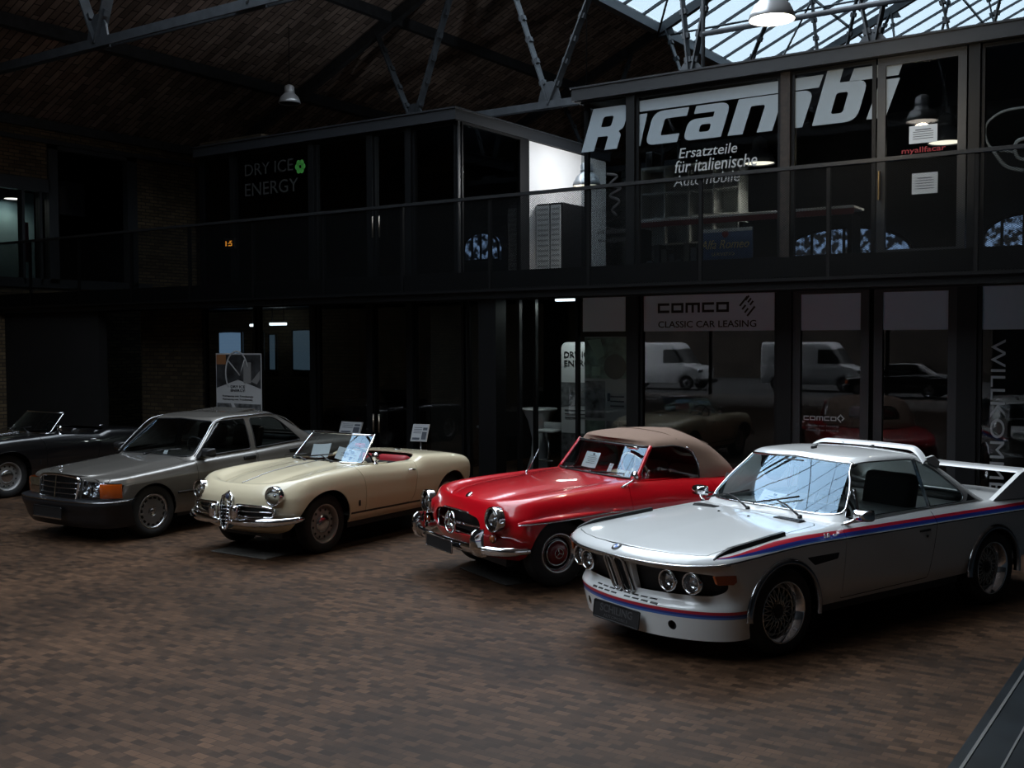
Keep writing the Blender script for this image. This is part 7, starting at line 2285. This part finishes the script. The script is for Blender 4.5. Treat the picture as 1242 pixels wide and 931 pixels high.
# black mirrors, handles, wipers
for s in (-1, 1):
    b = BM(); M = Matrix.Translation((-.76, s * .855, .925)) @ Matrix.Rotation(s * .12, 4, 'Z')
    sec = []
    for x, k in ((.055, .35), (.04, .75), (.0, .98), (-.045, 1.0)):
        sec.append([b.verts.new(M @ Vector((x, p[0] * k, p[1] * k))) for p in rrect(0, 0, .185, .105, .025, 4)])
    for a, c in zip(sec[:-1], sec[1:]):
        for i in range(len(a)): b.faces.new((a[i], a[(i+1) % len(a)], c[(i+1) % len(a)], c[i]))
    b.faces.new(sec[0]); b.faces.new(sec[-1][::-1]); bmesh.ops.recalc_face_normals(b, faces=b.faces)
    prism(b, [(-.68, .862), (-.82, .868), (-.82, .92), (-.74, .92)], 'y', s * .735, s * .79)
    obj('door_mirror', b, M_TRIMBLK, saloon, smooth=True, angle=50)
    for xx, zz in ((-1.47, .805), (-2.27, .835)):
        b = BM(); rbox(b, (xx - .10, s * .822 - .014, zz - .028), (xx + .10, s * .822 + .014, zz + .022), .010, 2); obj('door_handle', b, M_TRIMBLK, saloon, smooth=True)
    b = BM(); rbox(b, (-3.72, s * .62 - .18, .62), (-3.60, s * .62 + .18, .80), .02, 2); obj('tail_lamp', b, M_REDL, saloon, smooth=True)
wiper(saloon, (-.50, .0, .885), (-.56, .12, .92), (-.60, .25, .945), (-.12, 1, .06), L=.55)
b = BM(); box(b, (-3.5, -.55, .18), (.50, .55, .46)); box(b, (-2.28, -.77, .20), (-.36, .77, .36)); obj('underbody', b, M_BLACK, saloon)
b = BM(); rbox(b, (-1.0, -.66, .66), (-.66, .66, .862), .05, 3); obj('dashboard', b, M_LEATHER_K, saloon, smooth=True)
for s in (-1, 1): seat(saloon, -1.48, s * .35, .38, M_LEATHER_K, h=.72)
b = BM(); rbox(b, (-2.42, -.62, .40), (-1.98, .62, .56), .06, 3); rbox(b, (-2.56, -.62, .5), (-2.38, .62, 1.0), .05, 3); obj('rear_seat', b, M_LEATHER_K, saloon, smooth=True)
steering_wheel(saloon, (-1.06, .35, .90), (-.92, 0, .40), .19)

def holed_wheel(R_, hw, rim):
    t = tyre(R_, hw, rim)
    M_AL = mat('alloy', (.36, .36, .36), .32, .85)
    b = BM()
    lathe(b, [(rim - .003, hw * .72), (rim + .007, hw * .92), (rim + .001, hw * .95), (rim - .014, hw * .88), (rim - .022, hw * .72), (rim - .03, hw * .3), (rim - .035, -hw * .6)], 52, YAX)
    obj('rim', b, M_CHROME_D, t, smooth=True, label='bright outer rim')
    # flat disc with fifteen slots near its edge
    b = BM()
    n = 15
    ri, ro = rim * .73, rim * .86
    for k in range(n):
        a0 = 2 * math.pi * k / n
        def P(r, a, h): return b.verts.new((r * math.cos(a0 + a), h, r * math.sin(a0 + a)))
        w_ = 2 * math.pi / n
        h1 = hw * .80
        A = [P(ri, 0, h1), P(ri, w_ * .42, h1), P(ri, w_, h1)]
        B = [P(ro, 0, h1 - .004), P(ro, w_ * .42, h1 - .004), P(ro, w_, h1 - .004)]
        O = [P(rim - .018, 0, h1 - .002), P(rim - .018, w_ * .42, h1 - .002), P(rim - .018, w_, h1 - .002)]
        I = [P(rim * .30, 0, h1 - .01), P(rim * .30, w_, h1 - .01)]
        b.faces.new((A[0], A[1], B[1], B[0]))
        b.faces.new((B[0], B[1], O[1], O[0])); b.faces.new((B[1], B[2], O[2], O[1]))
        b.faces.new((I[0], I[1], A[2], A[1], A[0]))
        c1, c2 = P(ri, w_ * .42, h1 - .03), P(ro, w_ * .42, h1 - .03)
        d1_, d2_ = P(ri, w_, h1 - .03), P(ro, w_, h1 - .03)
        b.faces.new((A[1], c1, c2, B[1])); b.faces.new((A[2], B[2], d2_, d1_)); b.faces.new((A[1], A[2], d1_, c1)); b.faces.new((B[2], B[1], c2, d2_))
    bmesh.ops.remove_doubles(b, verts=b.verts, dist=1e-4)
    bmesh.ops.recalc_face_normals(b, faces=b.faces)
    lathe(b, [(rim * .30, hw * .80 - .010), (rim * .26, hw * .80 - .022), (0, hw * .80 - .022)], 30, YAX)
    for k in range(5):
        a = 2 * math.pi * k / 5
        lathe(b, [(.011, .004), (.011, -.004), (0, -.004)], 10, to_axis((0, 1, 0), (.056 * math.cos(a), hw * .80 - .012, .056 * math.sin(a))))
    obj('wheel_disc', b, M_AL, t, smooth=True, angle=40)
    b = BM(); lathe(b, [(.030, hw * .80 - .02), (.030, hw * .80 - .004), (.024, hw * .80), (0, hw * .80)], 24, YAX); hc = obj('hub_cap', b, M_CHROME_D, t, smooth=True)
    b = BM(); lathe(b, [(rim * .9, -hw * .2), (0, -hw * .2)], 24, YAX); obj('wheel_back', b, M_BLACK, t)
    return t
place_wheels(saloon, holed_wheel(.305, .093, .200), [(0, .715), (0, -.715), (-2.665, .71), (-2.665, -.71)], .305)
# ================================================================ STREET: parked vans and cars, seen in the shop panes
def van(x, y, rz, label, L=4.6, col='van_white'):
    o = empty('panel_van', (x, y, 0), rz, label, 'van')
    V = [ring(xn, .35, 2.6, -L + .75, .25, 4.0, w, z, ns=40) for xn, w, z in ((.72, .84, .30), (.78, .90, .55), (.74, .91, .85), (.60, .91, 1.05), (.15, .88, 1.15), (-.15, .86, 1.55), (-.42, .83, 1.95), (-.55, .75, 2.12), (-.62, .50, 2.17), (-.62, 0, 2.19))]
    g = grid_bm(loft(V, 4))
    for cx in (0, -L + 1.6): split(g, cut(g, arch(cx, .32, .40, .2), 'xz', side_pred(.5))).free()
    sw = split(g, cut(g, smooth_poly([(.02, 1.25), (-.36, 1.85), (-1.15, 1.85), (-1.15, 1.22)], .06), 'xz', side_pred(.4)))
    ws = split(g, cut(g, smooth_poly([(-.02, 1.22), (.76, 1.20), (.70, 1.85), (-.02, 1.92)], .05), 'yz', lambda c, n: n.x > .2 and c.z > 1.1))
    mirrored(sw); mirrored(ws); mirrored(g)
    obj('body', g, mat(col, (.62, .64, .66), .4, coat=.6), o, smooth=True, angle=45)
    obj('side_window', sw, M_TRIMBLK, o, smooth=True); obj('windscreen', ws, M_TRIMBLK, o, smooth=True)
    place_wheels(o, steel_wheel(.33, .10, .20, mat('van_wheel', (.25, .25, .26), .4, .6), M_TRIMBLK, MATS['van_wheel'], holes=0), [(0, .78), (0, -.78), (-L + 1.6, .78), (-L + 1.6, -.78)], .33)
    for s in (-1, 1):
        b = BM(); rbox(b, (.55, s * .70 - .12, .80), (.74, s * .70 + .12, .96), .03, 2); obj('headlight', b, M_REFL, o, smooth=True)
    b = BM(); rbox(b, (.60, -.86, .30), (.86, .86, .52), .05, 2); obj('bumper', b, M_TRIMBLK, o, smooth=True)
    return o
van(-21.2, -18.0, 0.0, 'white panel van parked across the street, left of two')
van(-14.4, -19.5, 0.0, 'white panel van parked across the street, right of two')
sd = copy_tree(saloon); sd.location = (-12.6, -15.6, 0); sd.rotation_euler = (0, 0, math.pi); tag(sd, 'black saloon parked in the street outside the gateway', 'car')
# ================================================================ fifth car, papers
spider = copy_tree(roadster)
spider.name = 'open_car'
spider.location = (-15.63, 8.89, 0); spider.rotation_euler = (0, 0, -1.5708)
tag(spider, 'black open car at the far left edge of the hall', 'car')
M_BLKP = paint('black_paint', (0.004, 0.004, 0.005), rough=.3)
def recolour(o, frm, to):
    for c in children_of(o):
        if c.type == 'MESH' and any(m in frm for m in c.data.materials):
            c.data = c.data.copy()
            for i, m in enumerate(c.data.materials):
                if m in frm: c.data.materials[i] = to
        recolour(c, frm, to)
recolour(spider, [M_CREAM, M_REDSEAT], M_BLKP)
recolour(sd, [M_SMOKE], M_BLKP)

def on_car(car_xyh, p):
    return car_matrix(*car_xyh) @ Vector(p)
def car_dir(h, v):
    return Matrix.Rotation(h, 3, 'Z') @ Vector(v)
def dash_paper(name, pose, c, ax, ay, w, h, label, **k):
    return sheet(name, on_car(pose, c), car_dir(pose[2], ax), car_dir(pose[2], ay), w, h, label=label, **k)
PB = (CX, CY, CH); PS = (SX, SY, SHD); PA = (AXX, AYY, AH); PM = (MX, MY, MH)
M_PAPERW = mat('paper_bright', (.9, .92, .95), .8, emit=None)
dash_paper('paper_sheet', PB, (-.80, -.03, .935), (.10, 1, -.05), (-.55, .05, .75), .27, .20, 'white data sheet lying behind the windscreen of the white coupe', mp=M_PAPERW)
dash_paper('price_card', PB, (-.745, .235, .935), (.1, 1, 0), (-.6, 0, .8), .085, .11, 'small card beside the data sheet behind the coupe windscreen', mp=M_PAPERW, lines=2)
dash_paper('paper_slip', PB, (-.80, .50, .912), (.1, 1, 0), (-.85, .1, .4), .13, .06, 'narrow slip in the near corner of the coupe windscreen', mp=M_PAPERW, lines=1, head=False)
dash_paper('paper_sheet', PS, (-1.0, -.155, 1.035), (.0, 1, .0), (-.45, .08, .9), .25, .17, 'white data sheet propped behind the windscreen of the red cabriolet', mp=M_PAPERW)
dash_paper('price_card', PS, (-.985, .19, .985), (.1, 1, 0), (-.5, 0, .9), .075, .10, 'small card by the steering wheel of the red cabriolet', mp=M_PAPERW, lines=2)
dash_paper('paper_sheet', PA, (-.84, -.15, .985), (.05, 1, .08), (-.4, .25, .9), .30, .17, 'curled white sheet behind the windscreen of the cream roadster', mp=M_PAPERW, lines=0, head=False)
o = dash_paper('brochure', PA, (-.83, .28, .955), (.0, 1, -.12), (-.45, -.1, .9), .34, .15, 'illustrated brochure standing behind the roadster windscreen', mp=M_PAPERW, lines=3)
b = BM()
rr = random.Random(3)
for k in range(9):
    a, c = rr.uniform(-.15, .12), rr.uniform(-.06, .04)
    q = [on_car(PA, (-.83 - .4 * zz + .006, .28 + yy, .955 + .9 * zz - .12 * yy)) for yy, zz in ((a, c), (a + .05, c), (a + .05, c + .035), (a, c + .035))]
    b.faces.new([b.verts.new(p) for p in q])
obj('brochure_pictures', b, mat('brochure_blue', (.22, .26, .36), .7), o)
dash_paper('price_card', PM, (-.68, .18, .90), (.05, 1, 0), (-.5, 0, .9), .075, .075, 'small white card behind the saloon windscreen', mp=M_PAPERW, lines=2)
